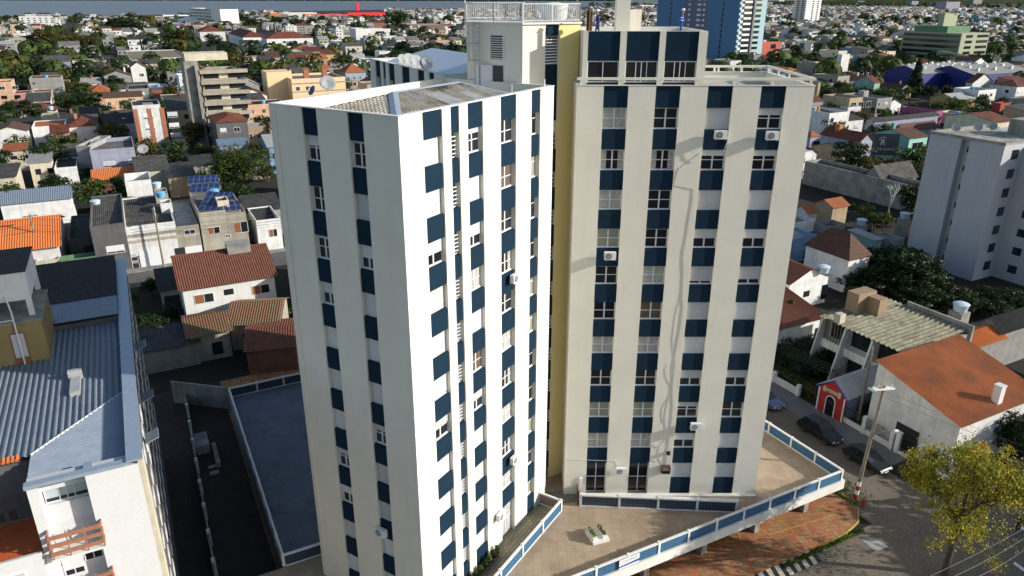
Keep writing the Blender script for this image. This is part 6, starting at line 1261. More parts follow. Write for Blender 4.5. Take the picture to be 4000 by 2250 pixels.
side_house(4, (2440, 560), (2576, 520), (2440, 500), 7, 'hip', 'orange', 'red', 'orange roofed house at the right edge', lm=0, rise=3)
side_house(4, (1900, 240), (1960, 200), (1870, 215), 16, 'flat', 'yellow', 'slab', 'yellow and green stair tower behind the office block', lm=0)
side_house(4, (985, 640), (992, 560), (870, 560), 8, 'flat', 'tan', 'dark', 'brown dark roofed villa left of the tall trees', lm=0)
# clinic sign on the end of the pale blue house
sg = Q(4, 1345, 1185, 3.0); sg2 = Q(4, 1475, 1160, 3.0)
t = thing('clinic_sign', 'dark grey wall sign with white monogram and clinic name', 'sign', (sg.x, sg.y, 2.6), radians(-8)); wS = (sg2 - sg).length
MB().box((0, -.1, 0), (wS, .1, 5.6)).build('board', plain('sign_grey', (.055, .075, .075), .7), t); MB().box((.3, -.05, -2.6), (.6, .05, 0)).box((wS - .6, -.05, -2.6), (wS - .3, .05, 0)).build('post', M['dark'], t)
wl = plain('sign_white', (.7, .72, .7), .6); text('R', t, (wS * .5, -.12, 2.6), 2.2, wl); text('ROCHE CLINIC', t, (wS * .52, -.12, 1.3), wS * .105, wl)
b = MB(); b.path([(wS * .5 + .9 * cos(a / 10 * pi) - .1, -.12, 3.9 + .8 * sin(a / 10 * pi)) for a in range(2, 11)], .07, n=4); b.build('emblem', wl, t)
# ------------------------------------------------------------------ right side, near (zoom frames 7, 8)
c1, c2 = Q(4, 2430, 1130, 21), Q(4, 1845, 1035, 21)
WBK = thing('apartment_block', 'tall white brick apartment block with dark vertical recess', 'apartment building', (c1.x, c1.y, 0), GA); landmark('the white brick block', c1); FOOT.append((c1.x + 10, c1.y + 14, 22))
DD = (c2 - c1).dot(G1)
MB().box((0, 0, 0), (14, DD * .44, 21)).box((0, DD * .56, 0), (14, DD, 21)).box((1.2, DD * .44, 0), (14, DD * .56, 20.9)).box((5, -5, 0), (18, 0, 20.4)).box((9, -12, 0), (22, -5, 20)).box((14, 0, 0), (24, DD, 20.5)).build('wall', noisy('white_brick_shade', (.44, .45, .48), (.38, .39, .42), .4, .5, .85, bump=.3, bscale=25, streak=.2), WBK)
for k_ in range(7): MB().box((1.15, DD * .48, 1.5 + k_ * 2.9), (1.2, DD * .52, 2.3 + k_ * 2.9)).build('stair_window', M['glass'], WBK); MB().box((2.2, -.06, 1.4 + k_ * 2.9), (3.8, -.004, 2.8 + k_ * 2.9)).build('window', M['glass'], WBK); MB().box((4.94, -3.4, 1.4 + k_ * 2.9), (4.996, -2.1, 2.6 + k_ * 2.9)).build('window', M['glass'], WBK); MB().box((6.2, -5.06, 1.4 + k_ * 2.9), (7.4, -5.004, 2.6 + k_ * 2.9)).build('window', M['glass'], WBK)
MB().box((.4, .4, 21.01), (13.6, DD - .4, 21.06)).build('flat_roof', M['fibremoss'], WBK); MB().box((10.5, .5, 21.06), (13.9, 6, 23.4)).build('roof_block', M['concrete'], WBK)
MB().box((-.1, -.1, 21), (.25, DD + .1, 21.45)).box((.25, DD - .2, 21), (14, DD + .1, 21.45)).build('parapet', M['concrete'], WBK)
for i, (x, y) in enumerate(((3, DD - 2), (7, DD - 3), (10, DD - 3.5))): p = c1 + G2 * x + G1 * y; dish('satellite dish on the white brick block, ' + ['nearest its corner', 'in the middle', 'farthest right'][i], (p.x, p.y, 21.06), .7, (-.2, -.7, .5), mast=.5)
# house with lichen covered roof and slanted fins
a, c, f_ = Q(7, 1640, 1340, 6.6), Q(7, 2030, 1150, 6.6), Q(7, 1020, 1055, 6.6); Wl = (c - a).dot(G2); Dl = (f_ - a).dot(G1)
LH = thing('house', 'modernist house with lichen covered corrugated roof and slanted white fins', 'house', (a.x, a.y, 0), GA); FOOT.append((a.x + 3, a.y + 6, 10)); landmark('the lichen roofed house', a)
MB().box((1.4, .3, 0), (Wl, Dl - .3, 6.0)).build('wall', M['w_white'], LH); b = MB(); b.corr([(-.3, -.3, 6.55), (Wl, -.3, 7.0), (Wl, Dl, 7.0), (-.3, Dl, 6.55)], (1, 0, 0), .62, .10); b.build('roof', M['lichen'], LH)
MB().box((Wl, -.6, 0), (Wl + .3, Dl * .7, 7.6)).box((1.4, -.35, 0), (Wl, .3, 6.6)).build('gable_wall', M['concrete'], LH)
for y in (0., Dl * .34, Dl * .67, Dl - .25): MB().add([(-1.4, y, 0), (1.4, y, 0), (1.4, y, 6.4), (.1, y, 6.4), (-1.4, y + .22, 0), (1.4, y + .22, 0), (1.4, y + .22, 6.4), (.1, y + .22, 6.4)], [(0, 1, 2, 3), (7, 6, 5, 4), (0, 3, 7, 4), (3, 2, 6, 7)]).build('slanted_fin', M['w_white'], LH)
MB().box((.3, .25, 2.9), (1.39, Dl - .3, 3.9)).build('balcony', M['w_white'], LH); MB().box((1.34, .6, .3), (1.398, Dl - .6, 2.6)).box((1.34, .6, 4.0), (1.398, Dl - .6, 5.8)).build('window_band', M['glass'], LH)
b = MB()
for i in range(9): b.box((.35, Dl * .68 + .3 + i * .42, 3.9), (.5, Dl * .68 + .36 + i * .42, 6.3))
b.build('louvre_screen', M['wood'], LH); MB().box((3.6, Dl - 1.8, 6.6), (6.6, Dl - .2, 9.2)).box((5.2, Dl - 3.4, 6.6), (6.6, Dl - 1.8, 8.8)).build('brick_tank_wall', noisy('tan_brick', (.34, .24, .16), (.28, .2, .13), 2, .6, .9, fine=.3, bscale=12), LH)
MB().box((-.1, Dl - 2.6, 6.6), (.8, Dl - 1.8, 7.7)).build('chimney', M['w_cream'], LH)
# white house with the long orange roof
flr, frr = U(3433, 1414, 7.6), U(3693, 1336, 7.6); lo, hi = 1.5, 7.
for _ in range(30):
    ZN = (lo + hi) / 2
    if (Q(8, 2085, 290, ZN) - flr).dot(G2) > 0: lo = ZN
    else: hi = ZN
nlr = Q(8, 2085, 290, ZN); print('orange eave', ZN)
dO = (flr - nlr).dot(G1); wO = max(8., (frr - flr).length); oo = flr - G1 * dO; oo.z = 0
OH = house(oo, GA, wO + 2.5, dO, ZN, 'shed', 'white', 'tileorange', 'white house with long orange ribbed roof and white chimney', rise=7.6 - ZN, over=.25, corr=.24, chim=(wO * .62, dO * .06, .7, 2.0, 'white'), wins=[('l', dO * .38, .1, 2.4, 2.5, 'G')], rmraw=noisy('worn_orange_tile', (.52, .17, .06), (.26, .11, .06), .5, .8, .85, fine=.3, bscale=8)); landmark('the long orange roof', oo)
pO = Q(8, 1990, 352, 2.5); fO = Q(8, 1665, 150, 2.5); pO.z = 0
house(pO, GA, 3.6, max(4, (fO - pO).dot(G1)), 2.5, 'hip', 'beige', 'tilebrown', 'low porch with red tile roof beside the long orange roof', rise=.9, over=.3, corr=.26, cat='porch', name='tiled_porch', rmraw=MATS['worn_orange_tile'], wins=[('l', 2, .1, 1.6, 2.1, 'G'), ('l', 5, .1, 1.6, 2.1, 'G')])
house(oo + G2 * (wO + .4) - G1 * 2, GA, 7, dO + 3, 3.4, 'shed', 'grey', 'blackfibre', 'long dark corrugated lean-to right of the long orange roof', rise=.8, corr=.3, cat='shed', name='shed')
side_house(7, (2195, 1292), (2420, 1225), (2085, 1165), 4.4, 'gx', 'grey', 'tileorange', 'grey walled cottage with worn orange tiles', lm=0, rise=.9, corr=.32, step=.45)
side_house(7, (2400, 1180), (2700, 1120), (2385, 1085), 5.0, 'gx', 'grey', 'blackfibre', 'black corrugated roof at the right edge of the photo', lm=0, rise=1.2, corr=.3)
# pet shop
pa, pb_ = Q(8, 962, 158), Q(8, 1160, 268); rzp = GA - pi / 2; wP = (pb_ - pa).length
PS = thing('pet_shop', 'small red shop front with a bone shaped sign and arched door', 'shop', (pa.x, pa.y, .13), atan2((pb_ - pa).y, (pb_ - pa).x)); LABELS.add('x'); landmark('the red pet shop', pa); FOOT.append((pa.x + 4, pa.y + 1, 6))
hw_ = wP / 2; MB().add([(0, 0, 0), (wP, 0, 0), (wP, 0, 2.7), (hw_, 0, 4.0), (0, 0, 2.7), (0, .3, 0), (wP, .3, 0), (wP, .3, 2.7), (hw_, .3, 4.0), (0, .3, 2.7)], [(0, 1, 2, 3, 4), (9, 8, 7, 6, 5), (1, 6, 7, 2), (5, 0, 4, 9), (2, 7, 8, 3), (3, 8, 9, 4)]).build('front_wall', M['redp'], PS)
b = MB(); b.box((-.02, -.05, 0), (.14, -.004, 2.7)); b.box((wP - .14, -.05, 0), (wP + .02, -.004, 2.7)); b.tube((-.35, -.03, 2.62), (hw_, -.03, 4.12), .07, 1); b.tube((wP + .35, -.03, 2.62), (hw_, -.03, 4.12), .07, 1); b.build('trim', [M['acw'], plain('blue_trim', (.03, .08, .35), .5)], PS)
dr = MB().box((hw_ - .5, -.03, 0), (hw_ + .5, -.006, 1.7)); dr.add([(hw_ + .5 * cos(a_ * pi / 8), -.03, 1.7 + .5 * sin(a_ * pi / 8)) for a_ in range(9)], [tuple(range(9))]); do_ = dr.build('door', M['glass'], PS)
b = MB(); b.path([(hw_ - .56, -.05, 0), (hw_ - .56, -.05, 1.7)] + [(hw_ - .56 * cos(a_ * pi / 8), -.05, 1.7 + .56 * sin(a_ * pi / 8)) for a_ in range(9)] + [(hw_ + .56, -.05, 0)], .06); b.build('door_frame', M['acw'], do_)
b = MB(); b.box((hw_ - .85, -.10, 2.62), (hw_ + .85, -.055, 2.98))
for sx in (-1, 1):
    for sz in (2.64, 2.96): b.T = Matrix.Translation((hw_ + sx * .92, -.055, sz)) @ Matrix.Rotation(pi / 2, 4, 'X'); b.lathe([(.19, 0), (.19, .045)], n=12); b.T = None
bs = b.build('bone_sign', M['w_cream'], PS); text('Casinha Pet', bs, (hw_, -.104, 2.70), .30, M['dark'])
b = MB(); b.corr([(-.3, -.1, 2.75), (hw_, -.1, 4.1), (hw_, 7.5, 4.1), (-.3, 7.5, 2.75)], (-1, 0, 0), .3, .03); b.corr([(wP + .3, -.1, 2.75), (hw_, -.1, 4.1), (hw_, 7.5, 4.1), (wP + .3, 7.5, 2.75)], (1, 0, 0), .3, .03); b.build('roof', M['fibrepale'], PS); MB().box((.1, .3, 0), (wP - .1, 7.2, 2.7)).build('side_wall', M['w_lilac'], PS)
# fence walls along the pavement
def wallf(label, x0y0, x1y1, h_, n, cap=1.9, bars=True):
    a, c = g(*x0y0), g(*x1y1); L_ = (c - a).length; t = thing('garden_wall', label, 'wall', (a.x, a.y, .13), atan2((c - a).y, (c - a).x), 'garden walls along the side street'); LABELS.add(label)
    MB().box((0, -.1, 0), (L_, .1, h_)).build('base_wall', M['white'], t)
    for i in range(n + 1): MB().box((i * L_ / n - .2, -.2, 0), (i * L_ / n + .2, .2, cap)).build('pillar', M['white'], t)
    if bars:
        b = MB(); k_ = int(L_ / .14)
        for i in range(k_): b.box((i * .14, -.012, h_), (i * .14 + .02, .012, cap - .15))
        b.box((0, -.02, cap - .2), (L_, .02, cap - .15)); b.build('iron_bars', M['dark'], t)
    return t
wallf('white garden wall with iron bars right of the red pet shop', (12.5, 10.2), (12.5, 3.9), .55, 2)
wallf('white wall with tall pillars and iron gate beside the tiled porch', (12.5, 3.3), (12.5, 1.0), .3, 1, 2.2)
wallf('low white wall with iron bars reaching the street corner', (12.5, .8), (12.5, -2.2), .5, 2, 1.5)
wallf('white scalloped garden wall left of the red pet shop', (12.5, 22.5), (12.5, 15.5), .8, 2, 1.3, False)
wallf('white garden wall farther up the side street', (12.5, 40), (12.5, 24), .8, 4, 1.2, False)
# other near right houses
px_house(7, (765, 810), (1066, 730), 4.2, 8, 'gy', 'white', 'tilebrown', 'white gabled house with round tank on its roof', rise=1.6, short='white house with round tank', corr=.3, wins=[('s', 3, 1.6, 1.2, .9, 'k'), ('s', 6.6, .6, 1.2, 2.2, 'k')])
side_house(7, (1222, 625), (1400, 495), (892, 515), 5.2, 'hip', 'white', 'brown', 'house with large brown hipped roof beside the dark bamboo', short='large brown hipped roof', rise=3.2)
px_house(7, (560, 1190), (1030, 1090), 3.6, 15, 'gx', 'white', 'tilebrown', 'house with long red tile roof left of the lichen roofed house', rise=1.6, corr=.3, lm=0, rmraw=M['tilebrown'], wins=[('s', 9, .3, 1.6, 2, 'k')], chim=(9.5, 9, .8, .7, 'w_orange'))
side_house(7, (1100, 215), (1215, 200), (975, 130), 4.4, 'gx', 'tan', 'orange', 'shed with orange tiles and brown ridge among the back yards', rise=1., lm=0)
side_house(7, (905, 260), (975, 250), (820, 150), 4.6, 'gx', 'white', 'orange', 'orange roofed house end hidden by the right wing', rise=1., lm=0)
side_house(7, (1060, 370), (1200, 330), (960, 280), 4.2, 'flat', 'grey', 'slab', 'grey walled flat annex with black roof', lm=0)
px_house(7, (800, 340), (960, 290), 5.0, 4, 'flat', 'white', 'slab', 'white balcony house with balustrade behind the right wing', lm=0, wins=[('s', 3, 1, 2, 2, 'w')])
px_house(7, (760, 470), (975, 420), 4.2, 5, 'par', 'blue', 'pale', 'bright blue walled house hidden behind the right wing', lm=0)
side_house(7, (1590, 470), (1670, 390), (1440, 400), 3.4, 'flat', 'concrete' if False else 'grey', 'slab', 'small roofless yard enclosure near the white brick block', lm=0)
side_house(7, (1420, 470), (1480, 440), (1230, 390), 3.4, 'shed', 'mint', 'pale', 'pinkish metal roofed hut among the bushes', lm=0, rise=.3)
# cars, pole, hydrant, person
rzc = GA + pi / 2
p = g(8.3, 1.2, .03); car(p, rzc, plain('dark_green_paint', (.012, .02, .02), .4, .1), 'dark green parked car with a luggage rack nearest the street corner')
p = g(8.3, 6.6, .03); car(p, rzc, plain('graphite_paint', (.02, .022, .028), .35, .2), 'dark grey SUV parked in front of the pet shop', L=4.5, Wd=1.85, Hh=1.65, suv=True)
p = g(8.1, 14.0, .03); car(p, rzc, plain('silver_blue_paint', (.14, .17, .24), .25, .5), 'silver blue car parked farther up the side street')
p = Q(8, 2440, 790); car((44.0, 54.6, .03), radians(8), plain('red_paint', (.50, .01, .012), .2, .1), 'bright red car under the autumn tree')
car((40.6, 58.8, .03), GA, plain('black_paint2', (.012, .012, .014), .2, .3), 'black car parked behind the red one')
p = g(-7.7, 1.2, .13); car(p, rzc, plain('white_car_paint', (.6, .6, .6), .25, .1), 'white car parked beneath the terrace')
pp = Q(16, 2455, 860); pole((pp.x, pp.y, .1), 11.0, GA - .2, 'leaning grey utility pole with red and white painted foot', striped=True, lamp=6.3)
bpy.data.objects['utility_pole.002'].rotation_euler = (radians(-2), radians(5), GA - .2)
p = Q(8, 1325, 912); t = thing('fire_hydrant', 'small red fire hydrant on the paved corner', 'fire hydrant', (p.x, p.y, .1)); MB().lathe([(.14, 0), (.11, .05), (.11, .45), (.15, .48), (.12, .62), (.04, .68)], n=12).build('body', M['redp'], t); MB().box((-.2, -.05, .3), (.2, .05, .4)).build('outlet', M['redp'], t)
pq = Q(8, 2520, 1115)
person('person in black with a backpack crossing the street at the right edge', (pq.x, pq.y, .02), radians(150), dict(lean=-.02, arms=[((-.28, .05, 1.16), (-.3, -.08, .93)), ((.28, -.05, 1.16), (.3, -.2, .98))], legs=[((-.1, -.14, .5), (-.11, -.16, .09), (-.11, -.32, .05)), ((.11, .06, .5), (.12, .24, .12), (.12, .12, .05))]), clothm('black_clothes', [(0, (.02, .02, .02)), (.05, (.015, .015, .02)), (.76, SK)]))
b = MB(); a = Q(8, 2520, 1020, .02)
struct('road_marking', MB().add([(*Q(8, 2530, 1075).xy, .035), (*Q(8, 2600, 1110).xy, .035), (*Q(8, 2610, 1095).xy, .035), (*Q(8, 2540, 1060).xy, .035)], [(0, 1, 2, 3)]), M['white'])
struct('road_marking', MB().add([(*Q(8, 2490, 1355).xy, .035), (*Q(8, 2570, 1415).xy, .035), (*Q(8, 2590, 1400).xy, .035), (*Q(8, 2505, 1340).xy, .035)], [(0, 1, 2, 3)]), M['white'])
wt_ = Vector((pp.x + .8, pp.y, 10.6)); wires('three power lines sagging across the lower right corner', [(Q(8, 1850, 1449, 6), Q(8, 2576, 1080, 6)), (Q(8, 2040, 1449, 6), Q(8, 2576, 1160, 6)), (Q(8, 2230, 1449, 6), Q(8, 2576, 1250, 6))], sag=.15, mat='steel', r=.011)
wires('power lines along the side street from the leaning pole', [(wt_ + Vector((dx, 0, 0)), g(4.5 + dx, 45, 9.5)) for dx in (-.8, -.2, .4, 1.)] + [(wt_ + Vector((dx, 0, -3.4)), g(9 + dx, 40, 6.5)) for dx in (-.2, .1)] + [(wt_ + Vector((dx, 0, 0)), g(16 + dx, -30, 9.5)) for dx in (-.8, .4)], r=.014, sag=.8)
p = Q(7, 2576 * 0 + 0, 0); p = Q(8, 1290, 250); pole((p.x, p.y, .1), 8.5, GA, 'plain grey pole behind the garden wall with iron bars', arms=0)
# ------------------------------------------------------------------ trees one can tell apart
def ptree(r, bx, by, ty, kind, label, sx=1., **k):
    p = Q(r, bx, by); py = ORG[r][1] + KZ * ty; lo, hi = 0, 60
    for _ in range(30):
        m_ = (lo + hi) / 2
        if PJ((p.x, p.y, m_))[1] > py: lo = m_
        else: hi = m_
    FOOT.append((p.x, p.y, 4)); landmark('the ' + label.split(',')[0].split(' beside')[0].split(' between')[0].split(' behind')[0].split(' at ')[0].split(' in ')[0].split(' left')[0], p) if k.pop('lm', 0) else 0
    return tree(kind, (p.x, p.y, 0), max(lo, 2), label, rz=bx * .37, sx=sx, **k)
ptree(1, 1390, 985, 715, 'big1', 'lone round street tree beside the red striped block', 1.25); ptree(1, 1900, 1490, 1085, 'big1', 'big round yellowish green tree left of the shaded facade', 1.3)
ptree(1, 720, 890, 690, 'dark1', 'dark spreading tree in front of the orange hipped roof', 1.5); ptree(1, 480, 820, 735, 'dark2', 'small dark tree right of the low beige house', 1.3); ptree(1, 680, 1420, 1290, 'dark1', 'dark bushy tree beside the orange canopy', 1.2)
ptree(1, 220, 690, 545, 'dark2', 'dark tree behind the pink house at the left', 1.2); ptree(1, 120, 560, 460, 'dark1', 'wide dark tree at the left edge', 1.7); ptree(1, 400, 560, 440, 'mid1', 'loose green tree left of the low grey roofs', 1.6)
ptree(1, 800, 640, 420, 'grey1', 'tall greyish feathery tree before the long warehouse'); ptree(1, 940, 640, 480, 'mid2', 'green tree beside the greyish feathery one', 1.3); ptree(1, 900, 720, 560, 'dark2', 'dark tree behind the small white houses', 1.5); ptree(1, 1270, 600, 505, 'mid1', 'round green tree right of the tall white loft house', 1.2)
ptree(5, 1870, 230, 20, 'dark1', 'leafy banana like thicket beside the tan houses', 1.3); ptree(5, 1180, 900, 740, 'dark2', 'dark shaded tree left of the garage', 1.2); ptree(5, 1040, 1010, 850, 'mid1', 'bright green shrub at the end of the white tiled block', 1.); ptree(5, 2210, 1090, 920, 'mid2', 'bright green shrub hugging the shaded facade', 1.)
for i, (x, y, ty) in enumerate(((1150, 1250, 1030), (1270, 1330, 1090), (1130, 1400, 1180), (1330, 1130, 960))): ptree(5, x, y, ty, 'dark1', 'shaded garden tree in the dark yard, ' + ['nearest the white tiled block', 'nearest the mossy roofs', 'lowest of the four', 'highest of the four'][i], 1.3)
ptree(1, 380, 380, 200, 'olive1', 'large olive crowned tree, leftmost of the park', 1.6, lm=1); ptree(1, 560, 420, 230, 'olive1', 'large olive crowned tree, second of the park', 1.7); ptree(1, 700, 430, 250, 'olive1', 'large brownish tree, third of the park', 1.3)
for i, (x, y, ty, k_, s_) in enumerate(((820, 200, 135, 'dark1', 2), (900, 260, 130, 'dark2', 2.2), (980, 270, 120, 'dark1', 2.2), (1060, 250, 160, 'dark2', 1.8), (880, 390, 280, 'mid1', 1.4), (960, 380, 270, 'dark1', 1.4), (1100, 380, 265, 'olive1', 1.2), (1180, 380, 230, 'dark2', 1.5), (1330, 370, 230, 'dark1', 1.7), (1420, 370, 210, 'olive1', 1.3), (1500, 380, 270, 'mid2', 1.3), (1660, 390, 245, 'dark1', 1.2),
                                        (1880, 190, 90, 'dark2', 1.6), (1970, 230, 130, 'dark1', 1.8), (2150, 220, 110, 'dark2', 2.), (2300, 240, 130, 'dark1', 1.8), (2420, 230, 120, 'dark2', 1.3), (1620, 190, 100, 'dark1', 1.1), (2060, 430, 340, 'mid1', 1.2), (2280, 400, 300, 'dark2', 1.6), (2450, 310, 225, 'dark1', 1.), (40, 390, 255, 'mid2', 1.3), (200, 230, 175, 'dark1', 1.6), (2500, 420, 350, 'dark1', 1.0), (1800, 620, 445, 'olive1', 1.0))):
    p = Q(1, x, y); ptree(1, x, y, ty, k_, uniq(['dark green', 'bushy green', 'tall green', 'dense', 'broad'][i % 5] + ' park tree', p), s_)
ptree(2, 680, 560, 390, 'mid1', 'leafy tree between peach building and pyramid roof', 1.2); ptree(2, 1450, 390, 245, 'olive1', 'olive tree left of the stair tower', 1.6); ptree(2, 1090, 250, 60, 'dark1', 'tall dark tree before the red brick factory', 1.3)
ptree(4, 1715, 745, 445, 'cypress', 'tall dark cypress in front of the blue warehouse', 1.5, cat='tree'); ptree(4, 1600, 700, 610, 'grey1', 'greyish tree left of the tall cypress', 1.6); ptree(4, 1560, 770, 660, 'dark1', 'dark tree below the greyish one', 1.4); ptree(4, 2230, 790, 640, 'mid1', 'large round tree right of the blue warehouse', 1.6, lm=1); ptree(4, 2420, 700, 600, 'dark1', 'dark tree at the right edge behind the round one', 1.6)
ptree(4, 2170, 920, 815, 'olive1', 'wide olive hedge tree below the large round tree', 2.4); ptree(4, 1300, 560, 410, 'dark2', 'dark tree left of the blue warehouse', 1.5); ptree(4, 1200, 620, 540, 'dark1', 'dark tree in front of the brown villa', 1.5); ptree(4, 560, 410, 315, 'dark1', 'dark round tree below the coral red apartments', 1.4); ptree(4, 1020, 560, 440, 'dark2', 'dark tree right of the brown villa', 1.); ptree(4, 1380, 800, 690, 'mid1', 'green tree below the pale green house', 1.3); ptree(4, 1355, 930, 870, 'dark1', 'dark tree between the loggia block and the sea green house', 1.2)
ptree(4, 990, 985, 945, 'mid2', 'low green shrubs at the edge of the right wing', 2., group='shrubs in the back yards'); ptree(4, 745, 550, 505, 'dark2', 'small dark tree below the blue tower', 1.5)
for i, (x, y, ty, k_, s_) in enumerate(((1330, 330, 165, 'mid2', 1.), (1410, 420, 230, 'mid1', 1.), (1480, 390, 230, 'mid2', 1.1), (1590, 370, 310, 'mid1', 1.2), (1140, 270, 195, 'mid1', 1.4), (1240, 260, 170, 'mid2', .9), (1340, 460, 360, 'mid1', 1.))): ptree(7, x, y, ty, k_, 'sunlit green shrub in the back yards, ' + ['tallest and topmost', 'middle one', 'beside the bare branches', 'nearest the white brick block', 'nearest the orange sheds', 'between the orange sheds and the tallest', 'lowest one'][i], s_, group='sunlit shrubs in the back yards')
BAM = [(1420, 800, 500, 'dark1', 1.3), (1560, 880, 470, 'dark2', 1.3), (1680, 900, 520, 'dark1', 1.2), (1790, 940, 640, 'dark1', 1.3), (1900, 960, 740, 'dark2', 1.4), (2050, 990, 800, 'dark1', 1.4), (2250, 980, 790, 'dark2', 1.6), (2450, 1020, 830, 'dark1', 1.6), (1330, 720, 560, 'dark2', 1.2), (1150, 740, 590, 'dark1', 1.5), (980, 640, 560, 'dark2', 1.5), (1200, 880, 700, 'dark2', 1.3)]
BAM += [(1500, 760, 480, 'dark2', 1.5), (1620, 820, 500, 'dark1', 1.6), (1740, 880, 570, 'dark2', 1.6), (1480, 900, 640, 'dark1', 1.6), (1640, 960, 720, 'dark2', 1.7), (1820, 1020, 820, 'dark1', 1.7), (1980, 1040, 860, 'dark2', 1.7), (2150, 1060, 880, 'dark1', 1.8), (2350, 1080, 900, 'dark2', 1.8), (2530, 1060, 880, 'dark1', 1.8), (1300, 860, 660, 'dark1', 1.6), (1080, 660, 600, 'dark2', 1.6), (880, 620, 520, 'dark1', 1.4), (1250, 980, 800, 'dark2', 1.4)]
for i, (x, y, ty, k_, s_) in enumerate(BAM): ptree(7, x, y, ty, k_, uniq(['dark shaded thicket tree', 'dense dark tree', 'tall dark thicket'][i % 3], Q(7, x, y)), s_, group='dark thicket before the white brick block')
ptree(7, 740, 1200, 930, 'cone', 'green conifer beside the right wing above the side street', 1.2); ptree(7, 800, 1400, 1230, 'fine_bush', 'dark flowering bougainvillea in the corner garden', 1.4); ptree(7, 1000, 1420, 1250, 'fine_bush', 'dark garden shrub beside the slanted fins', 1.4)
ptree(7, 2480, 1230, 1080, 'mid1', 'green tree over the worn orange tiles', 1.1); ptree(7, 2500, 1330, 1210, 'olive1', 'yellowish shrub at the right edge', 1.4); ptree(8, 1640, 420, 200, 'dark2', 'dark garden tree behind the iron bars', 1.); ptree(8, 1400, 250, 100, 'fine_bush', 'dark shrub beside the pet shop wall', 1.); ptree(8, 2420, 520, 130, 'dark1', 'dark tree right of the white chimney', .9)
for i, (x, y, ty) in enumerate(((720, 1260, 1120), (900, 1300, 1180), (840, 1500, 1350), (950, 1480, 1330), (700, 1420, 1280))): ptree(7, x, y, ty, 'fine_bush', 'dark garden shrub of the corner garden, ' + ['under the conifer', 'beside the arched wall', 'nearest the pet shop roof', 'against the slanted fins', 'nearest the street wall'][i], 1.8, group='shrubs of the corner garden')
b = MB(); a, c = g(12.9, 13.5), g(12.9, 24)
for i in range(2600):
    f = rr.random(); p = a + (c - a) * f + G2 * rr.uniform(0, .9) + Vector((0, 0, rr.uniform(.3, 1.7))); nn = Vector((rr.gauss(0, 1), rr.gauss(0, 1), rr.gauss(.3, 1))).normalized(); u = nn.orthogonal().normalized() * .1; v = nn.cross(u); b.add([p - u, p - v, p + u, p + v], [(0, 1, 2, 3)])
b.build('hedge', M['leafolive'], label='clipped yellowish hedge behind the scalloped garden wall', cat='hedge')
# bare dead tree
rg = random.Random(2); b = MB(); en = []; limb(b, Vector((0, 0, 0)), Vector((0, 0, 1)), 3.2, .16, rg, 3, en); p = Q(7, 1512, 330); b.build('bare_tree', M['parapet'], None, (p.x, p.y, 0), label='bare whitish dead tree in front of the stained wall', cat='tree')
# the autumn tree in the corner
def autumn():
    rg = random.Random(21); t = thing('autumn_tree', 'yellow leaved autumn tree on the street corner', 'tree', (33.0, 44.2, 0)); t.scale = (1., 1., 1.2); b = MB(); ends = []
    b.tube((0, 0, -.1), (.1, .1, 3.4), .26, n=9, r2=.2, cap=False)
    for i in range(6):
        a_ = i * 1.05 + rg.random() * .5; limb(b, Vector((.1, .1, 3.0 + i * .35)), Vector((cos(a_) * .8, sin(a_) * .8, .9)).normalized(), 2.3, .13, rg, 3, ends)
    b.tube((.1, .1, 3.4), (.3, .2, 8.6), .2, n=8, r2=.06, cap=False); b.build('trunk', M['trunk'], t); c = MB()
    for e_ in ends + [Vector((rg.uniform(-1.2, 1.2), rg.uniform(-1.2, 1.2), rg.uniform(7, 9.6))) for _ in range(50)] + [Vector((rg.gauss(0, 1.9), rg.gauss(0, 1.9), rg.uniform(4.2, 8.8))) for _ in range(70)] + [Vector((rg.gauss(.3, 1.2), rg.gauss(0, 1.2), rg.uniform(2.4, 5))) for _ in range(45)]:
        cr = rg.uniform(.3, .75)
        for _ in range(56):
            dd = Vector((rg.gauss(0, 1), rg.gauss(0, 1), rg.gauss(0, .7))); p = e_ + dd * cr * .55; a = Vector((rg.gauss(0, 1), rg.gauss(0, 1), rg.gauss(0, 1))).normalized(); q_ = a.orthogonal().normalized(); s_ = rg.uniform(.05, .105)
            c.add([p - a * s_, p - q_ * s_ * .7, p + a * s_, p + q_ * s_ * .7], [(0, 1, 2, 3)])
    c.build('crown', M['leafyellow'], t); landmark('the autumn tree', (33, 44))
autumn()
# a tall house and trees just outside the frame to the right throw the shade on the street
tree('olive1', (50, 46.8, 0), 10, 'olive street tree to the right, outside the photo', sx=1.1); tree('mid1', (60, 50.5, 0), 11, 'green street tree to the right, outside the photo', sx=1.2)
tree('mid2', (66, 57, 0), 13.5, 'tall street tree by the orange roofed house, outside the photo', sx=1.3); tree('dark1', (69, 63.5, 0), 13, 'dark street tree by the orange roofed house, outside the photo', sx=1.2)
house((61, 29, 0), 0, 14, 15.8, 12, 'flat', 'beige', 'slab', 'tall beige building across the street, outside the photo')
# lawn and wall at the left edge
struct('lawn', MB().poly([Q(1, -40, 935, .05), Q(1, 325, 925, .05), Q(1, 330, 850, .05), Q(1, -40, 835, .05)]), M['grassm'])
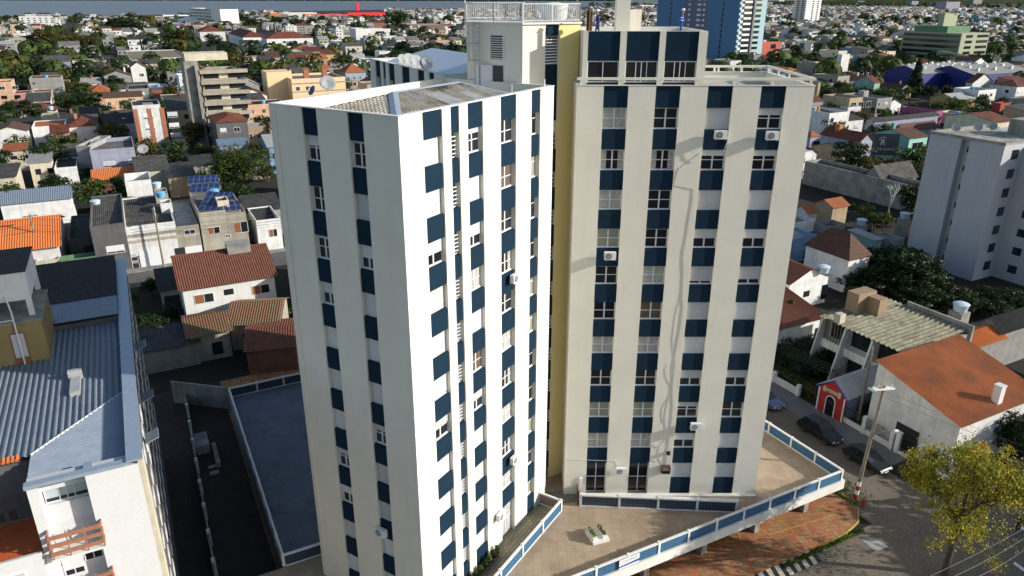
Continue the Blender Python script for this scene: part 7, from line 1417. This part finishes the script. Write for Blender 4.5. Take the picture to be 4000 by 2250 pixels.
# ------------------------------------------------------------------ the town beyond: blocks of houses on the street grid
rg = random.Random(77)
POLY_A = [(1040, 395), (1560, 300), (2175, 330), (2175, 2250), (1255, 2250)]; 
def hidden(px, py):
    if 1055 < px < 2170 and py > 400: return True
    if 1820 < px < 2270 and py > 80: return True
    if 2268 < px < 2755 and py > 118: return True
    if 2250 < px < 3190 and py > 330: return True
    if 1460 < px < 1825 and py > 350: return True
    if px < 560 and py > 1010: return True
    return False
def free(x, y, r):
    p_ = PJ((x, y, 0))
    if p_ and any(a <= p_[0] <= c and b_ <= p_[1] <= d for a, b_, c, d in CLEAR): return False
    if p_ and r > 4 and (p_[0] < 1055 and p_[1] > 700 or p_[0] > 3190 and p_[1] > 720): return False
    for fx, fy, fr in FOOT:
        if (x - fx) ** 2 + (y - fy) ** 2 < (r * .78 + fr * .78) ** 2: return False
    return True
WC_ = ['white'] * 14 + ['cream'] * 6 + ['beige'] * 8 + ['grey'] * 8 + ['peach', 'pink', 'yellow', 'tan', 'tan', 'lilac', 'brick', 'paleblue', 'darkgrey', 'darkgrey']
RC_ = ['grey'] * 8 + ['dark'] * 6 + ['pale'] * 3 + ['red'] * 3 + ['orange'] + ['brown'] * 3 + ['slab'] * 5
CN = dict(white='white', cream='cream', beige='beige', grey='grey', peach='peach', pink='pink', yellow='yellow', blue='blue', mint='mint green', tan='tan', lilac='lilac grey', brick='brick red', paleblue='pale blue', teal='teal', orange='orange', darkgrey='dark grey')
RN = dict(grey='grey sheet roof', dark='dark roof', pale='pale metal roof', red='red tile roof', orange='orange tile roof', brown='brown tile roof', slab='flat slab roof', blue='blue roof')
lots = []
for i in range(-60, 90):
    for j in range(-3, 90):
        for side in (0, 1):
            # rows 62 m apart: two rows of lots back to back
            k0 = TIP + G1 * (118 + j * 62 + (0 if side == 0 else 30)); w0 = 0
            x = i * 27.
            if i % 4 == 0: continue
            n = 2 if rg.random() < .3 else 3
            for q_ in range(n):
                wd = 26. / n * rg.uniform(.85, .99); lots.append((k0 + G2 * (x + q_ * 26. / n) + G1 * rg.uniform(0, 2 + side * 5), wd, side))
cand = []; hs_far = []
for o, wd, side in lots:
    c = o + G2 * wd / 2 + G1 * 6; p = PJ((c.x, c.y, 3))
    if not p or p[0] < -150 or p[0] > 4150 or p[1] > 2400 or c.y < 60: continue
    lim = 84 if p[0] < 900 else (62 if p[0] < 1500 else (50 if p[0] < 2300 else (38 if p[0] < 2700 else 10)))
    gy = PJ((c.x, c.y, 0))[1]
    if gy < lim + 2 or c.y > 5200: continue
    if p[0] < 560 and gy > 1010: continue
    if not free(c.x, c.y, hypot(wd, 12) / 2): continue
    dist = hypot(c.x, c.y)
    hid = hidden(p[0], p[1] - 3) and hidden(p[0], gy)
    (cand if not hid else hs_far).append((dist, o, wd, side, c, p))
cand.sort(key=lambda a: a[0])
far = cand[215:] + [h_ for h_ in hs_far if h_[4].y > 95]; near = cand[:215]
TKN = 0
for idx, (dist, o, wd, side, c, p) in enumerate(near):
    wm = rg.choice(WC_); roof = rg.choice(['par', 'par', 'flat', 'gx', 'gy', 'hip', 'shed', 'gx']); rm = rg.choice(RC_)
    if roof in ('flat',): rm = 'slab'
    elif rm == 'slab': rm = 'grey'
    if roof in ('hip', 'gy') and rm in ('grey', 'dark', 'pale'): rm = rg.choice(['red', 'orange', 'brown'])
    st = rg.choice([1, 1, 2, 2, 3]) if dist > 110 else 1; h_ = st * 2.9 + .8; d_ = rg.uniform(9, 17)
    desc = '%s %s house with %s' % (['', 'low', 'two storey', 'three storey'][st], CN[wm], RN[rm])
    wins = []
    nw = max(1, int(wd / 3.2))
    for s_ in range(st):
        for k_ in range(nw):
            if rg.random() < .8: wins.append(('s', .8 + k_ * (wd - 1) / nw, .9 + s_ * 2.9, rg.choice([1.2, 1.6]), 1.3, rg.choice('wwskkb')))
    if st: wins.append(('s', wd - 1.5, .05, 1., 2.1, 'd'))
    if p[0] > 2300 and rg.random() < .6: wins.append(('l', 3, .9 + (st - 1) * 2.9, 1.4, 1.2, 'k'))
    if p[0] < 1400 and rg.random() < .5: wins.append(('r', 3, .9 + (st - 1) * 2.9, 1.4, 1.2, 'k'))
    chim = (rg.uniform(1, wd - 2), d_ * .4, .7, .8, rg.choice(['brickred', 'w_white', 'w_orange'])) if rg.random() < .3 else None
    t = house(o, GA + rg.uniform(-.03, .03), wd, d_, h_, roof, wm, rm, uniq(desc, o), group='houses of the old town', wins=wins, rise=rg.uniform(1.2, 2.4), chim=chim)
    if rg.random() < .5 and dist < 420:   # a lower annex at the back belongs to the same house
        MB().box((.2, d_ + .01, 0), (wd * rg.uniform(.4, .7), d_ + rg.uniform(4, 9), rg.uniform(2.6, 3.6))).build('annex', M['w_' + rg.choice(['grey', 'beige', wm])], t)
    if roof == 'flat' and rg.random() < .5:
        MB().box((wd * .3, d_ * .5, h_ - .7), (wd * .3 + 2.6, d_ * .5 + 2.6, h_ + 1.7)).build('roof_block', M['w_' + wm], t)
    if roof in ('flat', 'par') and rg.random() < .45 and TKN < 60:
        TKN += 1; q_ = o + G2 * wd * .5 + G1 * d_ * .6; tank((q_.x, q_.y, h_ - .65 if roof == 'flat' else h_ - .7), uniq(rg.choice(['blue', 'pale blue']) + ' water tank on a roof', q_), rg.choice(['bluetank', 'whitetank']), .9)
# farther houses: one mass
fm = MB(); fmats = [M['w_' + k] for k in ('white', 'cream', 'beige', 'grey', 'peach', 'pink', 'yellow', 'blue', 'tan', 'lilac')] + [M['r_redX'], M['r_orangeX'], M['r_brownX'], M['r_slabX'], M['r_darkX'], M['r_paleX'], M['glass']]
wi = [0] * 13 + [1] * 3 + [2] * 6 + [3] * 9 + [4, 7, 8, 9]
def simple(o, wd, d_, h_, kind, wmi, rmi, an=GA):
    fm.T = FR(Vector((o.x, o.y, 0)), an)
    if kind == 0: fm.box((0, 0, 0), (wd, d_, h_), wmi); fm.poly([(.2, .2, h_ + .02), (wd - .2, .2, h_ + .02), (wd - .2, d_ - .2, h_ + .02), (.2, d_ - .2, h_ + .02)], rmi); fm.box((wd * .3, d_ * .4, h_), (wd * .3 + 3, d_ * .4 + 3, h_ + 2), wmi)
    else:
        r_ = 2.; fm.add([(0, 0, 0), (wd, 0, 0), (wd, d_, 0), (0, d_, 0), (0, 0, h_), (wd, 0, h_), (wd, d_, h_), (0, d_, h_), (0, d_ / 2, h_ + r_), (wd, d_ / 2, h_ + r_)], [(0, 1, 5, 4), (1, 2, 6, 9, 5), (2, 3, 7, 6), (3, 0, 4, 8, 7)], wmi)
        fm.add([(-.4, -.4, h_), (wd + .4, -.4, h_), (wd + .4, d_ / 2, h_ + r_ + .1), (-.4, d_ / 2, h_ + r_ + .1), (wd + .4, d_ + .4, h_), (-.4, d_ + .4, h_)], [(0, 1, 2, 3), (3, 2, 4, 5)], rmi)
    k_ = int(wd / 3.4)
    for s_ in range(int(h_ / 2.9)):
        for q_ in range(k_): fm.add([(.8 + q_ * 3.3, -.04, .9 + s_ * 2.9), (2.2 + q_ * 3.3, -.04, .9 + s_ * 2.9), (2.2 + q_ * 3.3, -.04, 2.1 + s_ * 2.9), (.8 + q_ * 3.3, -.04, 2.1 + s_ * 2.9)], [(0, 1, 2, 3)], 16)
nf = 0
for dist, o, wd, side, c, p in far:
    if dist > 900 and rg.random() < .12: continue
    k_ = 1 if rg.random() < .45 else 0; st = rg.choice([1, 1, 2, 2, 3] if dist < 1500 else [1, 2, 2, 3, 4]); simple(o, wd * (1.0 if dist < 1500 else 1.2), rg.uniform(9, 16), st * 2.9 + .8, k_, rg.choice(wi), rg.choice([10, 12, 13, 13, 13, 14, 14, 15] if k_ else [13, 13, 14, 14, 15])); nf += 1
for o, wd, d_, h_ in ((U(3690, 52), 60, 30, 30), (U(3560, 20), 60, 30, 22), (U(3350, 14), 70, 30, 18), (U(3040, 12), 60, 30, 20), (U(2500, 40), 60, 30, 16), (U(2200, 48), 50, 30, 16), (U(3800, 18), 90, 40, 30), (U(2990, 22), 50, 20, 18)):
    simple(o, wd, d_, h_, 0, rg.choice([0, 3, 9]), 13)
fm.T = None; fm.build('distant_houses', fmats, kind='stuff')
print('near', len(near), 'far', nf)
# back yards of the hidden lots still carry a few plain houses; trees between the rows
tn = 0; kinds = ['dark1', 'dark2', 'mid1', 'mid2', 'olive1']; trees_ = []
for i in range(9000):
    px_, py_ = rg.uniform(-50, 4050), 20 + 900 * rg.random() ** 1.9; q_ = U(px_, py_)
    lim = 84 if px_ < 900 else (60 if px_ < 1500 else (50 if px_ < 2300 else (36 if px_ < 2700 else 8)))
    if py_ < lim or hidden(px_, py_ - 4) or q_.y > 7000: continue
    if px_ < 1050 and py_ > 330 and i % 2: continue
    d_ = q_ - TIP; yy = (d_.dot(G1) - 118) % 62; xx = d_.dot(G2) % 108
    if not (16 < yy < 29 or yy > 47 or xx < 9): continue
    trees_.append((hypot(q_.x, q_.y), q_))
trees_.sort(key=lambda a: a[0]); used = []
keep = []
for ds, q_ in trees_:
    if any((q_.x - u.x) ** 2 + (q_.y - u.y) ** 2 < (7 if ds < 700 else 10) ** 2 for u in used[-400:]) or not free(q_.x, q_.y, 3): continue
    used.append(q_); keep.append((ds, q_))
for ds, q_ in keep[:165]:
    k_ = rg.choice(kinds); tree(k_, (q_.x, q_.y, 0), rg.uniform(4.5, 9.5), uniq({'d': 'dark green', 'm': 'green', 'o': 'olive'}[k_[0]] + ' tree between the houses', q_), rz=rg.random() * 6, sx=rg.uniform(.95, 1.4))
tmb = MB(); rest = keep[165:]
for ds, q_ in rest:
    H_ = rg.uniform(6, 13) * (1.2 if ds > 1200 else 1); R_ = H_ * rg.uniform(.45, .75); nq = 150 if ds < 500 else (90 if ds < 900 else 30); tm_ = rg.choice([0, 0, 0, 1, 1, 2]); ks = .42 if ds < 500 else (.55 if ds < 900 else 1)
    for _ in range(nq):
        dd = Vector((rg.gauss(0, 1), rg.gauss(0, 1), rg.gauss(.2, .8))).normalized(); p = q_ + Vector((dd.x * R_ * .85, dd.y * R_ * .85, H_ * .55 + dd.z * H_ * .42)); a = dd.orthogonal().normalized(); c = dd.cross(a); s_ = R_ * rg.uniform(.22, .45) * ks
        tmb.add([p - a * s_, p - c * s_, p + a * s_, p + c * s_], [(0, 1, 2, 3)], tm_)
# belt of trees along the river and woods on the far bank
for i in range(900):
    px_ = rg.uniform(-100, 3700); lim = 72 if px_ < 700 else (58 if px_ < 1500 else (46 if px_ < 2300 else 12)); q_ = U(px_, lim + rg.uniform(0, 16)); s0 = hypot(q_.x, q_.y) / 2000
    H_ = rg.uniform(3, 6)
    for _ in range(9):
        dd = Vector((rg.gauss(0, 1), rg.gauss(0, 1), rg.gauss(.2, .8))).normalized(); p = q_ + Vector((dd.x * 6 * s0, dd.y * 6 * s0, H_ * .5 + dd.z * H_ * .45)); a = dd.orthogonal().normalized(); c = dd.cross(a); s_ = 2.8 * rg.uniform(.7, 1.3) * max(1, s0 * .8); tmb.add([p - a * s_, p - c * s_, p + a * s_, p + c * s_], [(0, 1, 2, 3)], rg.randrange(2))
for i in range(2600):
    px_ = rg.uniform(2950, 4100); q_ = U(px_, max(rg.uniform(3, 16), 14 - (px_ - 2950) * .025)); s0 = hypot(q_.x, q_.y) / 2000
    for _ in range(4):
        dd = Vector((rg.gauss(0, 1), rg.gauss(0, 1), rg.gauss(.2, .8))).normalized(); p = q_ + Vector((dd.x * 9 * s0, dd.y * 9 * s0, 5 + dd.z * 5)); c = Vector((0, .35, 1)).normalized(); s_ = 3.2 * rg.uniform(.7, 1.3) * s0; tmb.add([p - Vector((s_ * 1.5, 0, 0)), p - c * s_ * .6, p + Vector((s_ * 1.5, 0, 0)), p + c * s_ * .6], [(0, 1, 2, 3)], rg.randrange(2))
for i in range(1500):
    x = rg.uniform(-7500, 1200); p0_ = Vector((x, 8200 + (x + 9000) * .0417 + rg.uniform(5, 200), 0)); 
    for _ in range(3):
        dd = Vector((rg.gauss(0, 1), 0, rg.gauss(.2, .8))).normalized(); p = p0_ + Vector((dd.x * 20, rg.uniform(-9, 9), 7 + dd.z * 6)); a = Vector((1, 0, 0)); c = Vector((0, .3, 1)).normalized(); s_ = 9 * rg.uniform(.7, 1.3); tmb.add([p - a * s_, p - c * s_ * .7, p + a * s_, p + c * s_ * .7], [(0, 1, 2, 3)], 0)
tmb.build('distant_trees', [M['leafdark'], M['leafmid'], M['leafolive']], kind='stuff')
